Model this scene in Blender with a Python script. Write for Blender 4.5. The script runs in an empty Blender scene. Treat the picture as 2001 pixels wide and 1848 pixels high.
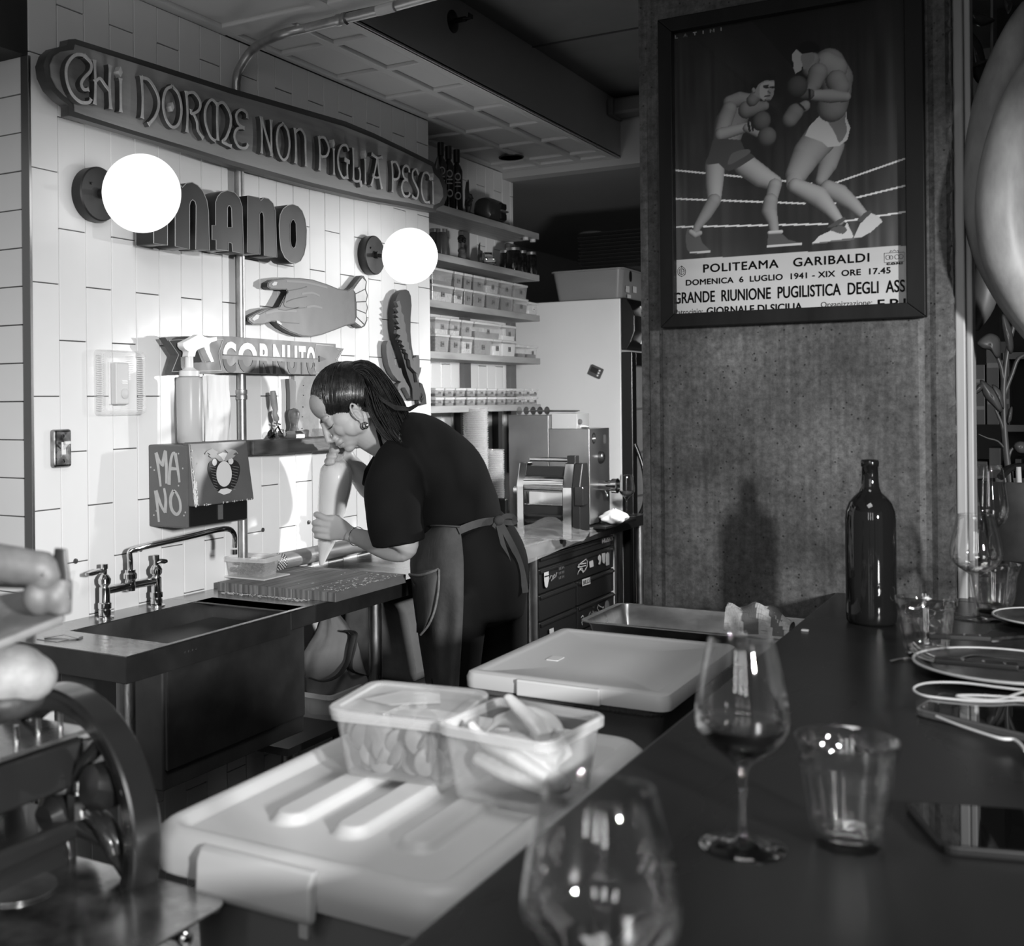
import bpy, bmesh, math, random
import numpy as np
from mathutils import Vector, Matrix
random.seed(7)
SCN = bpy.context.scene
COL = SCN.collection
# ------------------------------------------------------------------ camera
F, PX, PY, RHO, PHI = 2275.0, 720.0, 784.8, 0.01, math.radians(31.42)
CAM = Vector((0, 0, 1.40))
A_ = Vector((-math.sin(PHI), math.cos(PHI), 0))
R0 = Vector((math.cos(PHI), math.sin(PHI), 0)); Z0 = Vector((0, 0, 1))
RV = R0*math.cos(RHO) - Z0*math.sin(RHO)
UV = Z0*math.cos(RHO) + R0*math.sin(RHO)
cd = bpy.data.cameras.new('camera'); cam = bpy.data.objects.new('camera', cd); COL.objects.link(cam)
cd.sensor_width = 36; cd.lens = F/2001*36; cd.sensor_fit = 'HORIZONTAL'
cd.shift_x = (1000.5-PX)/2001; cd.shift_y = -(924-PY)/2001
cd.clip_start = 0.05
cam.matrix_world = Matrix(((RV.x, UV.x, -A_.x, CAM.x), (RV.y, UV.y, -A_.y, CAM.y), (RV.z, UV.z, -A_.z, CAM.z), (0, 0, 0, 1)))
cd.dof.use_dof = True; cd.dof.focus_distance = 3.2; cd.dof.aperture_fstop = 6.0
SCN.camera = cam
SCN.view_settings.view_transform = 'Standard'; SCN.view_settings.look = 'None'
SCN.view_settings.gamma = 1; SCN.view_settings.use_curve_mapping = False
SCN.view_settings.exposure = 0.0
SCN.cycles.max_bounces = 10; SCN.cycles.transparent_max_bounces = 24; SCN.cycles.transmission_bounces = 10
SCN.cycles.caustics_reflective = False; SCN.cycles.caustics_refractive = False
SCN.cycles.use_denoising = True
# ------------------------------------------------------------------ world and light
w = bpy.data.worlds.new('world'); SCN.world = w; w.use_nodes = True
w.node_tree.nodes['Background'].inputs[0].default_value = (.9, .9, .9, 1)
w.node_tree.nodes['Background'].inputs[1].default_value = 0.19
def area(name, loc, target, sx, sy, power):
    l = bpy.data.lights.new(name, 'AREA'); l.shape = 'RECTANGLE'; l.size = sx; l.size_y = sy; l.energy = power
    o = bpy.data.objects.new(name, l); COL.objects.link(o); o.location = loc
    o.rotation_euler = (Vector(target)-Vector(loc)).to_track_quat('-Z', 'Y').to_euler(); return o
area('window_light', (2.75, -1.12, 1.96), (-1.9, 2.6, 1.2), .20, .36, 300)       # daylight outside the front window, right of the camera
fl_ = area('window_light_far', (0.15, 4.75, 1.65), (-1.95, 2.5, 0.95), .12, .12, 17)    # far window down the aisle
fl_.data.spread = math.radians(75)
tl_ = area('aisle_fill_light', (-.80, 3.12, 1.55), (-2.0, 4.9, 1.0), .16, .16, 8.5)           # added light hidden behind the pillar, brightens the fridge and shelves
tl_.data.spread = math.radians(84)
for k_, x_ in enumerate((-.38, .24, .86)): area('dining_fill_light', (x_, -1.3, 1.95), (x_*.5-.5, 3.0, 2.1), .20, 1.1, 5.0)   # added fill behind the camera, in tall panels for streaks on the glasses
rl_ = area('bin_fill_light', (-.25, 1.0, 2.50), (-.75, 1.5, 0.9), .7, .5, 5.5)                # unseen overhead light added to lift the bar and the bins
rl_.data.spread = math.radians(120)
# ------------------------------------------------------------------ pixel to world
def ray(px, py): return A_ + RV*((px-PX)/F) - UV*((py-PY)/F)
def P(px, py, x=None, y=None, z=None, d=None):
    r = ray(px, py)
    t = d if d is not None else ((x-CAM.x)/r.x if x is not None else (y-CAM.y)/r.y if y is not None else (z-CAM.z)/r.z)
    return CAM + r*t
def depth(p): return (Vector(p)-CAM).dot(A_)
# ------------------------------------------------------------------ materials
MATS = {}
def mat(name, g, rough=.5, metal=0, noise=0, scale=8, stretch=None, bump=0, bscale=None, trans=0, ior=1.45, emit=0, alpha=1, spec=.5, wood=False, coat=0, aniso=0, detail=4, sss=0):
    if name in MATS: return MATS[name]
    m = bpy.data.materials.new(name); m.use_nodes = True; nt = m.node_tree; b = nt.nodes['Principled BSDF']
    b.inputs['Base Color'].default_value = (g, g, g, 1); b.inputs['Roughness'].default_value = rough
    b.inputs['Metallic'].default_value = metal; b.inputs['IOR'].default_value = ior
    b.inputs['Transmission Weight'].default_value = trans; b.inputs['Alpha'].default_value = alpha
    b.inputs['Specular IOR Level'].default_value = spec; b.inputs['Coat Weight'].default_value = coat
    b.inputs['Subsurface Weight'].default_value = sss
    if sss: b.inputs['Subsurface Radius'].default_value = (.01, .01, .01)
    if emit: b.inputs['Emission Color'].default_value = (1, 1, 1, 1); b.inputs['Emission Strength'].default_value = emit
    if noise or bump:
        tc = nt.nodes.new('ShaderNodeTexCoord'); mp = nt.nodes.new('ShaderNodeMapping')
        nt.links.new(tc.outputs['Object'], mp.inputs[0]); mp.inputs['Scale'].default_value = stretch or (1, 1, 1)
    if noise:
        n = nt.nodes.new('ShaderNodeTexNoise'); n.inputs['Scale'].default_value = scale; n.inputs['Detail'].default_value = detail
        n.inputs['Roughness'].default_value = .62
        nt.links.new(mp.outputs[0], n.inputs[0]); src = n.outputs[0]
        if wood:
            wv = nt.nodes.new('ShaderNodeTexWave'); wv.inputs['Scale'].default_value = scale*.6; wv.inputs['Distortion'].default_value = 7
            wv.inputs['Detail'].default_value = 3; wv.inputs['Detail Scale'].default_value = 1.2
            nt.links.new(mp.outputs[0], wv.inputs[0])
            mx = nt.nodes.new('ShaderNodeMath'); mx.operation = 'MULTIPLY_ADD'; mx.inputs[1].default_value = .35
            nt.links.new(wv.outputs['Fac'], mx.inputs[0])
            m2 = nt.nodes.new('ShaderNodeMath'); m2.operation = 'MULTIPLY'; m2.inputs[1].default_value = .65
            nt.links.new(src, m2.inputs[0]); nt.links.new(m2.outputs[0], mx.inputs[2]); src = mx.outputs[0]
        r = nt.nodes.new('ShaderNodeMapRange'); r.inputs[1].default_value = .3; r.inputs[2].default_value = .7
        r.inputs[3].default_value = g*(1-noise); r.inputs[4].default_value = min(1, g*(1+noise))
        nt.links.new(src, r.inputs[0]); nt.links.new(r.outputs[0], b.inputs['Base Color'])
        r2 = nt.nodes.new('ShaderNodeMapRange'); r2.inputs[1].default_value = .3; r2.inputs[2].default_value = .7
        r2.inputs[3].default_value = max(0, rough-.06); r2.inputs[4].default_value = min(1, rough+.08)
        nt.links.new(src, r2.inputs[0]); nt.links.new(r2.outputs[0], b.inputs['Roughness'])
    if bump:
        n = nt.nodes.new('ShaderNodeTexNoise'); n.inputs['Scale'].default_value = bscale or scale*3; n.inputs['Detail'].default_value = 5
        nt.links.new(mp.outputs[0], n.inputs[0])
        bp = nt.nodes.new('ShaderNodeBump'); bp.inputs['Strength'].default_value = bump; bp.inputs['Distance'].default_value = .004
        nt.links.new(n.outputs[0], bp.inputs['Height']); nt.links.new(bp.outputs[0], b.inputs['Normal'])
    MATS[name] = m; return m
def clear_mat(name, g=.9, fac=.3, rough=.15, spec_fac=.12):
    """thin clear plastic: mostly transparent with a milky diffuse share and a gloss"""
    if name in MATS: return MATS[name]
    m = bpy.data.materials.new(name); m.use_nodes = True; nt = m.node_tree; b = nt.nodes['Principled BSDF']
    b.inputs['Base Color'].default_value = (g, g, g, 1); b.inputs['Roughness'].default_value = rough
    t = nt.nodes.new('ShaderNodeBsdfTransparent'); t.inputs[0].default_value = (.97, .97, .97, 1)
    mx = nt.nodes.new('ShaderNodeMixShader'); lw = nt.nodes.new('ShaderNodeLayerWeight'); lw.inputs[0].default_value = .35
    ad = nt.nodes.new('ShaderNodeMath'); ad.operation = 'ADD'; ad.use_clamp = True; ad.inputs[1].default_value = fac
    ml = nt.nodes.new('ShaderNodeMath'); ml.operation = 'MULTIPLY'; ml.inputs[1].default_value = .45
    nt.links.new(lw.outputs['Facing'], ml.inputs[0]); nt.links.new(ml.outputs[0], ad.inputs[0])
    nt.links.new(ad.outputs[0], mx.inputs[0]); nt.links.new(t.outputs[0], mx.inputs[1]); nt.links.new(b.outputs[0], mx.inputs[2])
    nt.links.new(mx.outputs[0], nt.nodes['Material Output'].inputs[0]); MATS[name] = m; return m
def thin_glass(name, lo=.05, hi=.85, g=1.0, rough=.02, tint=.98):
    """thin clear glass: sees through, mirrors at grazing angles"""
    if name in MATS: return MATS[name]
    m = bpy.data.materials.new(name); m.use_nodes = True; nt = m.node_tree; nt.nodes.remove(nt.nodes['Principled BSDF'])
    t = nt.nodes.new('ShaderNodeBsdfTransparent'); t.inputs[0].default_value = (tint, tint, tint, 1); gl = nt.nodes.new('ShaderNodeBsdfGlossy')
    gl.inputs['Color'].default_value = (g, g, g, 1); gl.inputs['Roughness'].default_value = rough
    lw = nt.nodes.new('ShaderNodeLayerWeight'); lw.inputs[0].default_value = .5; pw = nt.nodes.new('ShaderNodeMath'); pw.operation = 'POWER'; pw.inputs[1].default_value = 2.2
    mr = nt.nodes.new('ShaderNodeMapRange'); mr.inputs[3].default_value = lo; mr.inputs[4].default_value = hi; mx = nt.nodes.new('ShaderNodeMixShader')
    nt.links.new(lw.outputs['Facing'], pw.inputs[0]); nt.links.new(pw.outputs[0], mr.inputs[0]); nt.links.new(mr.outputs[0], mx.inputs[0])
    nt.links.new(t.outputs[0], mx.inputs[1]); nt.links.new(gl.outputs[0], mx.inputs[2]); nt.links.new(mx.outputs[0], nt.nodes['Material Output'].inputs[0]); MATS[name] = m; return m
def vcol_mat(name, rough=.35, spec=.15):
    m = bpy.data.materials.new(name); m.use_nodes = True; nt = m.node_tree; b = nt.nodes['Principled BSDF']
    a = nt.nodes.new('ShaderNodeVertexColor'); a.layer_name = 'Col'
    nt.links.new(a.outputs[0], b.inputs['Base Color']); b.inputs['Roughness'].default_value = rough; b.inputs['Specular IOR Level'].default_value = spec; return m
# ------------------------------------------------------------------ mesh builder
class MB:
    def __init__(s): s.v = []; s.f = []; s.M = None
    def add(s, vs, fs):
        n = len(s.v)
        s.v += [tuple(s.M @ Vector(v)) if s.M else tuple(v) for v in vs]; s.f += [tuple(i+n for i in f) for f in fs]; return s
    def box(s, x0, x1, y0, y1, z0, z1):
        vs = [(x, y, z) for z in (z0, z1) for y in (y0, y1) for x in (x0, x1)]
        return s.add(vs, [(0, 2, 3, 1), (4, 5, 7, 6), (0, 1, 5, 4), (2, 6, 7, 3), (0, 4, 6, 2), (1, 3, 7, 5)])
    def hexa(s, b, t):  # four bottom, four top corners, same winding
        vs = list(b)+list(t); n = len(b)
        return s.add(vs, [tuple(range(n))[::-1], tuple(range(n, 2*n))]+[(i, (i+1) % n, (i+1) % n+n, i+n) for i in range(n)])
    def rings(s, rings, cap=True, closed=True, loop=False):
        n = len(rings[0]); vs = [p for r in rings for p in r]; fs = []
        K = len(rings)
        for k in range(K if loop else K-1):
            for i in range(n if closed else n-1):
                a = k*n+i; b_ = k*n+(i+1) % n; k2 = (k+1) % K
                fs.append((a, b_, k2*n+(i+1) % n, k2*n+i))
        if cap and not loop and closed: fs += [tuple(range(n))[::-1], tuple(range((K-1)*n, K*n))]
        return s.add(vs, fs)
    def lathe(s, prof, c=(0, 0, 0), axis=(0, 0, 1), seg=32, cap=True, flute=None):
        ax = Vector(axis).normalized(); q = ax.to_track_quat('Z', 'Y'); c = Vector(c); R = []
        for r, h in prof:
            ring = []
            for i in range(seg):
                t = 2*math.pi*i/seg; rr = max(r, 1e-5)
                if flute: rr *= flute(t, h)
                ring.append(c + q @ Vector((rr*math.cos(t), rr*math.sin(t), h)))
            R.append(ring)
        return s.rings(R, cap)
    def tube(s, pts, rad, seg=10, cap=True, flat=None, loop=False):
        pts = [Vector(p) for p in pts]; n = len(pts)
        if not hasattr(rad, '__len__'): rad = [rad]*n
        R = []; prev = None
        for i, p in enumerate(pts):
            if loop: t = pts[(i+1) % n]-pts[i-1]
            else: t = pts[min(i+1, n-1)]-pts[max(i-1, 0)]
            t = t.normalized() if t.length > 1e-9 else Vector((0, 0, 1))
            if prev is None:
                u = t.cross(Vector((0, 0, 1)));
                if u.length < .1: u = t.cross(Vector((0, 1, 0)))
                u.normalize()
            else: u = (prev - t*prev.dot(t)).normalized()
            prev = u; vv = t.cross(u)
            k = flat[i] if hasattr(flat, '__len__') else (flat or 1)
            R.append([p + u*rad[i]*math.cos(2*math.pi*j/seg) + vv*rad[i]*k*math.sin(2*math.pi*j/seg) for j in range(seg)])
        return s.rings(R, cap, loop=loop)
    def cyl(s, p0, p1, r0, r1=None, seg=16): return s.tube([p0, p1], [r0, r0 if r1 is None else r1], seg)
    def ell(s, c, r, M=None, seg=20, rg=12):
        if not hasattr(r, '__len__'): r = (r, r, r)
        c = Vector(c); R = []
        for k in range(rg+1):
            ph = math.pi*k/rg
            ring = [Vector((r[0]*max(math.sin(ph), 1e-4)*math.cos(2*math.pi*i/seg), r[1]*max(math.sin(ph), 1e-4)*math.sin(2*math.pi*i/seg), -r[2]*math.cos(ph))) for i in range(seg)]
            R.append([c + (M @ q if M else q) for q in ring])
        return s.rings(R, True)
    def build(s, name, m, parent=None, smooth=False, bevel=0, seg=2, angle=40, sub=0, solid=0):
        me = bpy.data.meshes.new(name); me.from_pydata(s.v, [], s.f); me.update()
        return finish(me, name, m, parent, smooth, bevel, seg, angle, sub, solid)
def finish(me, name, m, parent=None, smooth=False, bevel=0, seg=2, angle=40, sub=0, solid=0):
    bm = bmesh.new(); bm.from_mesh(me); bmesh.ops.recalc_face_normals(bm, faces=bm.faces); bm.to_mesh(me); bm.free()
    if m: me.materials.append(m)
    o = bpy.data.objects.new(name, me); COL.objects.link(o)
    if smooth:
        for p in me.polygons: p.use_smooth = True
        try: me.set_sharp_from_angle(angle=math.radians(angle))
        except Exception: pass
    if solid: md = o.modifiers.new('s', 'SOLIDIFY'); md.thickness = solid
    if bevel:
        md = o.modifiers.new('b', 'BEVEL'); md.width = bevel; md.segments = seg; md.limit_method = 'ANGLE'; md.angle_limit = math.radians(35)
        md.harden_normals = False
    if sub: md = o.modifiers.new('u', 'SUBSURF'); md.levels = sub; md.render_levels = sub
    if parent: adopt(o, parent)
    return o
def adopt(o, parent):
    """parent without moving: the parent is only translated/rotated by its own matrix"""
    o.parent = parent; o.matrix_parent_inverse = wm(parent).inverted()
def wm(o):
    m = o.matrix_basis.copy()
    if o.parent: m = wm(o.parent) @ o.matrix_parent_inverse @ m
    return m
def thing(name, label, cat, loc=(0, 0, 0), group=None, rz=0):
    o = bpy.data.objects.new(name, None); COL.objects.link(o); o.location = loc; o.rotation_euler = (0, 0, rz)
    o.empty_display_size = .05; tag(o, label, cat, group); return o
def tag(o, label, cat, group=None):
    o['label'] = label; o['category'] = cat
    if group: o['group'] = group
    return o
def struct(o, label=None):
    o['kind'] = 'structure'
    if label: o['label'] = label
    return o
def copy_tree(o, parent=None):
    c = o.copy(); COL.objects.link(c)
    if parent: c.parent = parent
    for ch in list(o.children): copy_tree(ch, c)
    return c
def rot_frame(c, rz=0, rx=0, ry=0): return Matrix.Translation(Vector(c)) @ Matrix.Rotation(rz, 4, 'Z') @ Matrix.Rotation(ry, 4, 'Y') @ Matrix.Rotation(rx, 4, 'X')
def catmull(pts, n=4, closed=True):
    out = []; N = len(pts)
    rng = range(N) if closed else range(N-1)
    V = [Vector(p) for p in pts]
    for i in rng:
        p0, p1, p2, p3 = (V[(i-1) % N], V[i], V[(i+1) % N], V[(i+2) % N]) if closed else (V[max(i-1, 0)], V[i], V[i+1], V[min(i+2, N-1)])
        for k in range(n):
            t = k/n
            out.append(.5*((2*p1)+(p2-p0)*t+(2*p0-5*p1+4*p2-p3)*t*t+(3*p1-p0-3*p2+p3)*t**3))
    if not closed: out.append(V[-1])
    return out
# ---- flat shapes with holes, extruded, put into a frame
def frame(o, u, v):
    o = Vector(o); u = Vector(u); v = Vector(v); n = u.cross(v)
    return Matrix(((u.x, v.x, n.x, o.x), (u.y, v.y, n.y, o.y), (u.z, v.z, n.z, o.z), (0, 0, 0, 1)))
DG = None
def curve_mesh(cu):
    o = bpy.data.objects.new('tmp', cu); COL.objects.link(o)
    dg = bpy.context.evaluated_depsgraph_get(); dg.update()
    me = bpy.data.meshes.new_from_object(o.evaluated_get(dg)); bpy.data.objects.remove(o); return me
def shape(name, loops, depth_, M, m, parent=None, bevel=0, smooth=False):
    """loops in local (u,v); extruded from w=0 to w=depth_ in frame M"""
    cu = bpy.data.curves.new(name, 'CURVE'); cu.dimensions = '2D'; cu.fill_mode = 'BOTH'; cu.extrude = depth_/2
    for lp in loops:
        sp = cu.splines.new('POLY'); sp.points.add(len(lp)-1); sp.use_cyclic_u = True
        for k, p in enumerate(lp): sp.points[k].co = (p[0], p[1], 0, 1)
    me = curve_mesh(cu); me.transform(M @ Matrix.Translation((0, 0, depth_/2))); me.name = name
    me.materials.clear(); return finish(me, name, m, parent, smooth, bevel)
def text(name, s, M, width, height, m, depth_=.0006, parent=None, bold=0, shear=0, spacing=1, clip=None, fat=0):
    """font text scaled to width x height, centred on the origin of frame M"""
    cu = bpy.data.curves.new(name, 'FONT'); cu.body = s; cu.extrude = .02; cu.offset = bold; cu.shear = shear; cu.space_character = spacing
    cu.resolution_u = 4
    me = curve_mesh(cu); co = np.array([v.co for v in me.vertices])
    mn = co.min(0); mx = co.max(0); sc = (mx-mn)
    for v in me.vertices:
        q = (np.array(v.co)-mn)/np.where(sc > 0, sc, 1)
        v.co = ((q[0]-.5)*width, (q[1]-.5)*height, q[2]*depth_)
    if clip:
        bm = bmesh.new(); bm.from_mesh(me)
        bmesh.ops.bisect_plane(bm, geom=bm.verts[:]+bm.edges[:]+bm.faces[:], plane_co=(0, clip[0]*height, 0), plane_no=(0, clip[1], 0), clear_outer=True)
        bm.to_mesh(me); bm.free()
    if fat:
        bm = bmesh.new(); bm.from_mesh(me)
        for dx, dy in ((-fat, 0), (fat, 0), (0, fat), (0, -fat)): t2 = me.copy(); t2.transform(Matrix.Translation((dx, dy, 0))); bm.from_mesh(t2)
        bm.to_mesh(me); bm.free()
    me.transform(M); me.name = name; me.materials.clear()
    return finish(me, name, m, parent)
def remesh(mb, name, m, parent, voxel=.004, smooth_it=3, smooth_f=.5, sub=0):
    """overlapping closed pieces grown into one continuous skin"""
    me = bpy.data.meshes.new(name); me.from_pydata(mb.v, [], mb.f); me.update()
    bm = bmesh.new(); bm.from_mesh(me); bmesh.ops.recalc_face_normals(bm, faces=bm.faces); bm.to_mesh(me); bm.free()
    o = bpy.data.objects.new('tmp', me); COL.objects.link(o)
    md = o.modifiers.new('r', 'REMESH'); md.mode = 'VOXEL'; md.voxel_size = voxel
    if smooth_it: ms = o.modifiers.new('s', 'SMOOTH'); ms.iterations = smooth_it; ms.factor = smooth_f
    dg = bpy.context.evaluated_depsgraph_get(); dg.update()
    me2 = bpy.data.meshes.new_from_object(o.evaluated_get(dg)); bpy.data.objects.remove(o)
    me2.name = name; me2.materials.clear(); me2.materials.append(m)
    for p in me2.polygons: p.use_smooth = True
    o2 = bpy.data.objects.new(name, me2); COL.objects.link(o2)
    if parent: adopt(o2, parent)
    return o2
# ------------------------------------------------------------------ room numbers
WX, Y0, Y1 = -1.968, 1.801, 3.648           # tiled wall face, its near and far end
TZ, TF = .908, -1.591                       # steel worktop height, its front edge
WB = -2.148                                 # wall behind the shelves
SOF, CEIL, FX = 2.396, 2.628, -1.611        # soffit, ceiling, fascia
BZ, BX, PYF = .99, -.44, 2.60               # bar top, bar edge, pillar face
UW, VW = Vector((0, 1, 0)), Vector((0, 0, 1))
def Wf(off): return frame((WX+off, 0, 0), (0, 1, 0), (0, 0, 1))      # (u,v)=(y,z), outward +x
def wp(pts, off=0): return [(lambda q: (q.y, q.z))(P(a, b, x=WX+off)) for a, b in pts]
def Pf(off): return frame((0, PYF-off, 0), (1, 0, 0), (0, 0, 1))     # (u,v)=(x,z), outward -y
def pp(pts, off=0): return [(lambda q: (q.x, q.z))(P(a, b, y=PYF-off)) for a, b in pts]
# common materials
STEEL = mat('brushed_steel', .42, .32, 1, noise=.22, scale=7, stretch=(1, 6, 1), bump=.05, bscale=60)
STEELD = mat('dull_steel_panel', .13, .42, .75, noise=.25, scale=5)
CHROME = mat('chrome', .75, .08, 1)
BLACK = mat('black_plastic', .012, .35)
WHITEP = mat('white_plastic', .78, .4)
DARKM = mat('dark_metal', .03, .35, .8)
# ================================================================== STRUCTURE
m_floor = mat('quarry_tile_floor', .05, .45, noise=.35, scale=6, bump=.2, bscale=30)
fl = struct(MB().box(-3.2, 3.2, -1.5, 9, -.05, 0).build('floor', m_floor))
m_ft = mat('floor_tile_clay', .075, .4, noise=.3, scale=9)
ftile = MB().box(-.073, .073, -.073, .073, 0, .006).build('floor_tile', m_ft, fl, bevel=.002, seg=1)
ftile.location = (-1.85, 1.3, 0)
for i in range(9):
    for j in range(22):
        if i == j == 0: continue
        c = ftile.copy(); COL.objects.link(c); c.location = (-1.85+i*.15, 1.3+j*.15, random.uniform(-.001, .001))
# tiled wall, running-bond upright tiles
m_grout = mat('dark_grout', .10, .9)
m_tile = mat('white_glazed_tile', .80, .14, noise=.035, scale=2.2, spec=.3, bump=.02, bscale=5)
wl = struct(MB().box(-2.3, WX-.006, Y0+.03, Y1, 0, SOF+.01).box(WX-.05, WX-.006, Y0+.008, Y0+.03, 0, SOF+.01).box(-2.3, WX-.006, Y0+.008, Y0+.03, 2.17, SOF+.01).build('wall_left', m_grout))
TW, TH, ZR = .0840, .2535, 1.419
TMESH = {}
def tile(parent, M, wid, hei, key):
    if key not in TMESH:
        o = MB().box(0, wid, 0, hei, -.008, 0).build('tile', m_tile, None, bevel=.0014, seg=2)
        me = o.data; TMESH[key] = o; first = True
    else:
        o = TMESH[key].copy(); COL.objects.link(o); o.parent = None
    o.matrix_world = M @ Matrix.Rotation(random.uniform(-.0025, .0025), 4, 'X') @ Matrix.Rotation(random.uniform(-.004, .004), 4, 'Y')
    o.parent = parent; return o
g = .0012
for k in range(22):
    u = Y0+k*TW+g; z = ZR - 8*TH + (TH/2 if k % 2 else 0)
    while z < SOF:
        a, b = max(z, 0), min(z+TH, SOF)
        if b-a > .01: tile(wl, frame((WX, u, a+g), (0, 1, 0), (0, 0, 1)), TW-2*g, b-a-2*g, ('v', round(b-a, 3)))
        z += TH
# return wall left of the corner, flat-laid tiles
wr = struct(MB().box(-3.0, WX-.02, Y0+.006, Y0+.1, 0, 2.17).build('wall_back', m_grout))
for r in range(-17, 10):
    z = 1.408+r*.0851
    if z < 0 or z+.08 > 2.2: continue
    for c in range(3):
        x1 = WX-.02-c*.2535 + (.12 if r % 2 else 0); x1 = min(x1, WX-.02)
        x0 = WX-.02-(c+1)*.2535 + (.12 if r % 2 else 0)
        tile(wr, frame((x0+g, Y0, z+g), (1, 0, 0), (0, 0, 1)), x1-x0-2*g, .0851-2*g, ('h', round(x1-x0, 3)))
struct(MB().box(WX-.022, WX+.002, Y0-.004, Y0+.004, 0, 2.17).build('trim_1', mat('aluminium_trim', .5, .3, 1), bevel=.001), 'slim metal corner trim between the two tiled walls')
struct(MB().box(-3.0, WX-.004, 1.2, Y0+.1, 2.17, 2.30).box(-3, WX-.004, .4, Y0+.1, 2.34, 2.6).build('trim_2', mat('dark_soffit', .02, .6, noise=.3, scale=6)), 'dark bulkhead above the flat-laid tiles')
# wall behind the shelves and rooms beyond
m_white = mat('matt_white_wall', .62, .55)
wb = struct(MB().box(-2.6, WB-.006, Y1, 4.772, 0, 2.368).build('wall_left.001', m_grout))
k = 0
while Y1+k*TW < 4.77:
    u = Y1+k*TW+g; wd = min(TW, 4.772-Y1-k*TW); z = ZR-4*TH + (TH/2 if k % 2 else 0)-TH
    while z < SOF:
        a, b = max(z, 0), min(z+TH, SOF)
        if b-a > .01 and wd > .01: tile(wb, frame((WB, u, a+g), (0, 1, 0), (0, 0, 1)), wd-2*g, b-a-2*g, ('s', round(b-a, 3), round(wd, 3)))
        z += TH
    k += 1
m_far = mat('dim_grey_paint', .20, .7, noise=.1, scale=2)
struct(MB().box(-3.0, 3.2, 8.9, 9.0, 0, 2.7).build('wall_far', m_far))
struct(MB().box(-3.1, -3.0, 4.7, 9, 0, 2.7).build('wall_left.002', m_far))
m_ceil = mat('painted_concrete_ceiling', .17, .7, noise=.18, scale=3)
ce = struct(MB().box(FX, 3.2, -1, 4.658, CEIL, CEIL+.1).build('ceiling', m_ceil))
for k, yy in enumerate((1.5, 2.6, 3.75)): MB().box(FX, 3.2, yy, yy+.008, CEIL-.004, CEIL+.01).build('joint_strip', mat('dark_joint', .06, .8), ce)
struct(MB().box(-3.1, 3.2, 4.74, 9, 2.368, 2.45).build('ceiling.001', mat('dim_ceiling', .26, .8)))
struct(MB().box(-2.3, 3.2, 4.658, 4.74, 2.368, 2.70).build('trim_3', mat('grey_header', .45, .7)), 'pale header where the soffit ends')
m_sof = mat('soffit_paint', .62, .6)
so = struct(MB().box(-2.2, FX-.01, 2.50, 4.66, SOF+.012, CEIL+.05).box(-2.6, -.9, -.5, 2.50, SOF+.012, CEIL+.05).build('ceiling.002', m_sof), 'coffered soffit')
struct(MB().box(FX-.01, FX, 2.56, 4.66, SOF, CEIL+.02).build('trim_4', mat('fascia_paint', .42, .65)), 'tall smooth fascia along the soffit')
# battens
def batten(x0, x1, y0, y1, dz=0): return MB().box(x0, x1, y0, y1, SOF+dz, SOF+.014).build('batten', m_sof, so, bevel=.005, seg=2)
for x0, x1, y0 in ((-1.968, -1.942, 2.50), (-2.148, -2.118, 3.65), (-1.796, -1.764, 2.50), (-1.655, -1.611, 2.50)): batten(x0, x1, y0, 4.658)
for k in range(0, 7):
    y = 2.734+.2936*k; batten(-2.148 if y > 3.65 else -1.968, -1.62, y-.014, y+.014, .0006)
batten(-2.148, -1.62, 4.60, 4.658, .0006); batten(-1.968, -.9, 2.44, 2.52, .0006)
for yy in (.9, 1.3, 1.7, 2.07): batten(-1.968, -.9, yy-.025, yy+.025, .0006)
for xx in (-1.955, -1.62, -1.28, -.93): batten(xx-.02, xx+.02, -.5, 2.5)
pv = P(999, 307, z=SOF); tag(MB().lathe([(.045, 0), (.05, -.003), (.052, .002), (.045, .004)], (pv.x, pv.y, SOF-.001)).lathe([(.001, .0), (.044, .0)], (pv.x, pv.y, SOF-.004)).build('recessed_downlight', mat('unlit_downlight', .02, .6)), 'small dark round downlight in the coffered soffit', 'ceiling light')
# pillar
pil_m = mat('board_formed_concrete', .058, .6, noise=.6, scale=4.5, bump=.55, bscale=38, detail=9)
nt = pil_m.node_tree; b = nt.nodes['Principled BSDF']
# pits: small dark voids
vo = nt.nodes.new('ShaderNodeTexVoronoi'); vo.inputs['Scale'].default_value = 55; tc = nt.nodes.new('ShaderNodeTexCoord')
nz = nt.nodes.new('ShaderNodeTexNoise'); nz.inputs['Scale'].default_value = 6
nt.links.new(tc.outputs['Object'], vo.inputs[0]); nt.links.new(tc.outputs['Object'], nz.inputs[0])
th = nt.nodes.new('ShaderNodeMapRange'); th.inputs[1].default_value = .09; th.inputs[2].default_value = .15; th.inputs[3].default_value = .15; th.inputs[4].default_value = 1
nt.links.new(vo.outputs['Distance'], th.inputs[0])
mul = nt.nodes.new('ShaderNodeMath'); mul.operation = 'MULTIPLY'; nt.links.new(th.outputs[0], mul.inputs[0])
old = b.inputs['Base Color'].links[0].from_socket; nt.links.new(old, mul.inputs[1])
fn = nt.nodes.new('ShaderNodeTexNoise'); fn.inputs['Scale'].default_value = 70; fn.inputs['Detail'].default_value = 6; fn.inputs['Roughness'].default_value = .75; nt.links.new(tc.outputs['Object'], fn.inputs[0])
fr_ = nt.nodes.new('ShaderNodeMapRange'); fr_.inputs[1].default_value = .35; fr_.inputs[2].default_value = .68; fr_.inputs[3].default_value = .55; fr_.inputs[4].default_value = 1.65; nt.links.new(fn.outputs[0], fr_.inputs[0])
m3 = nt.nodes.new('ShaderNodeMath'); m3.operation = 'MULTIPLY'; nt.links.new(mul.outputs[0], m3.inputs[0]); nt.links.new(fr_.outputs[0], m3.inputs[1])
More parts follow.
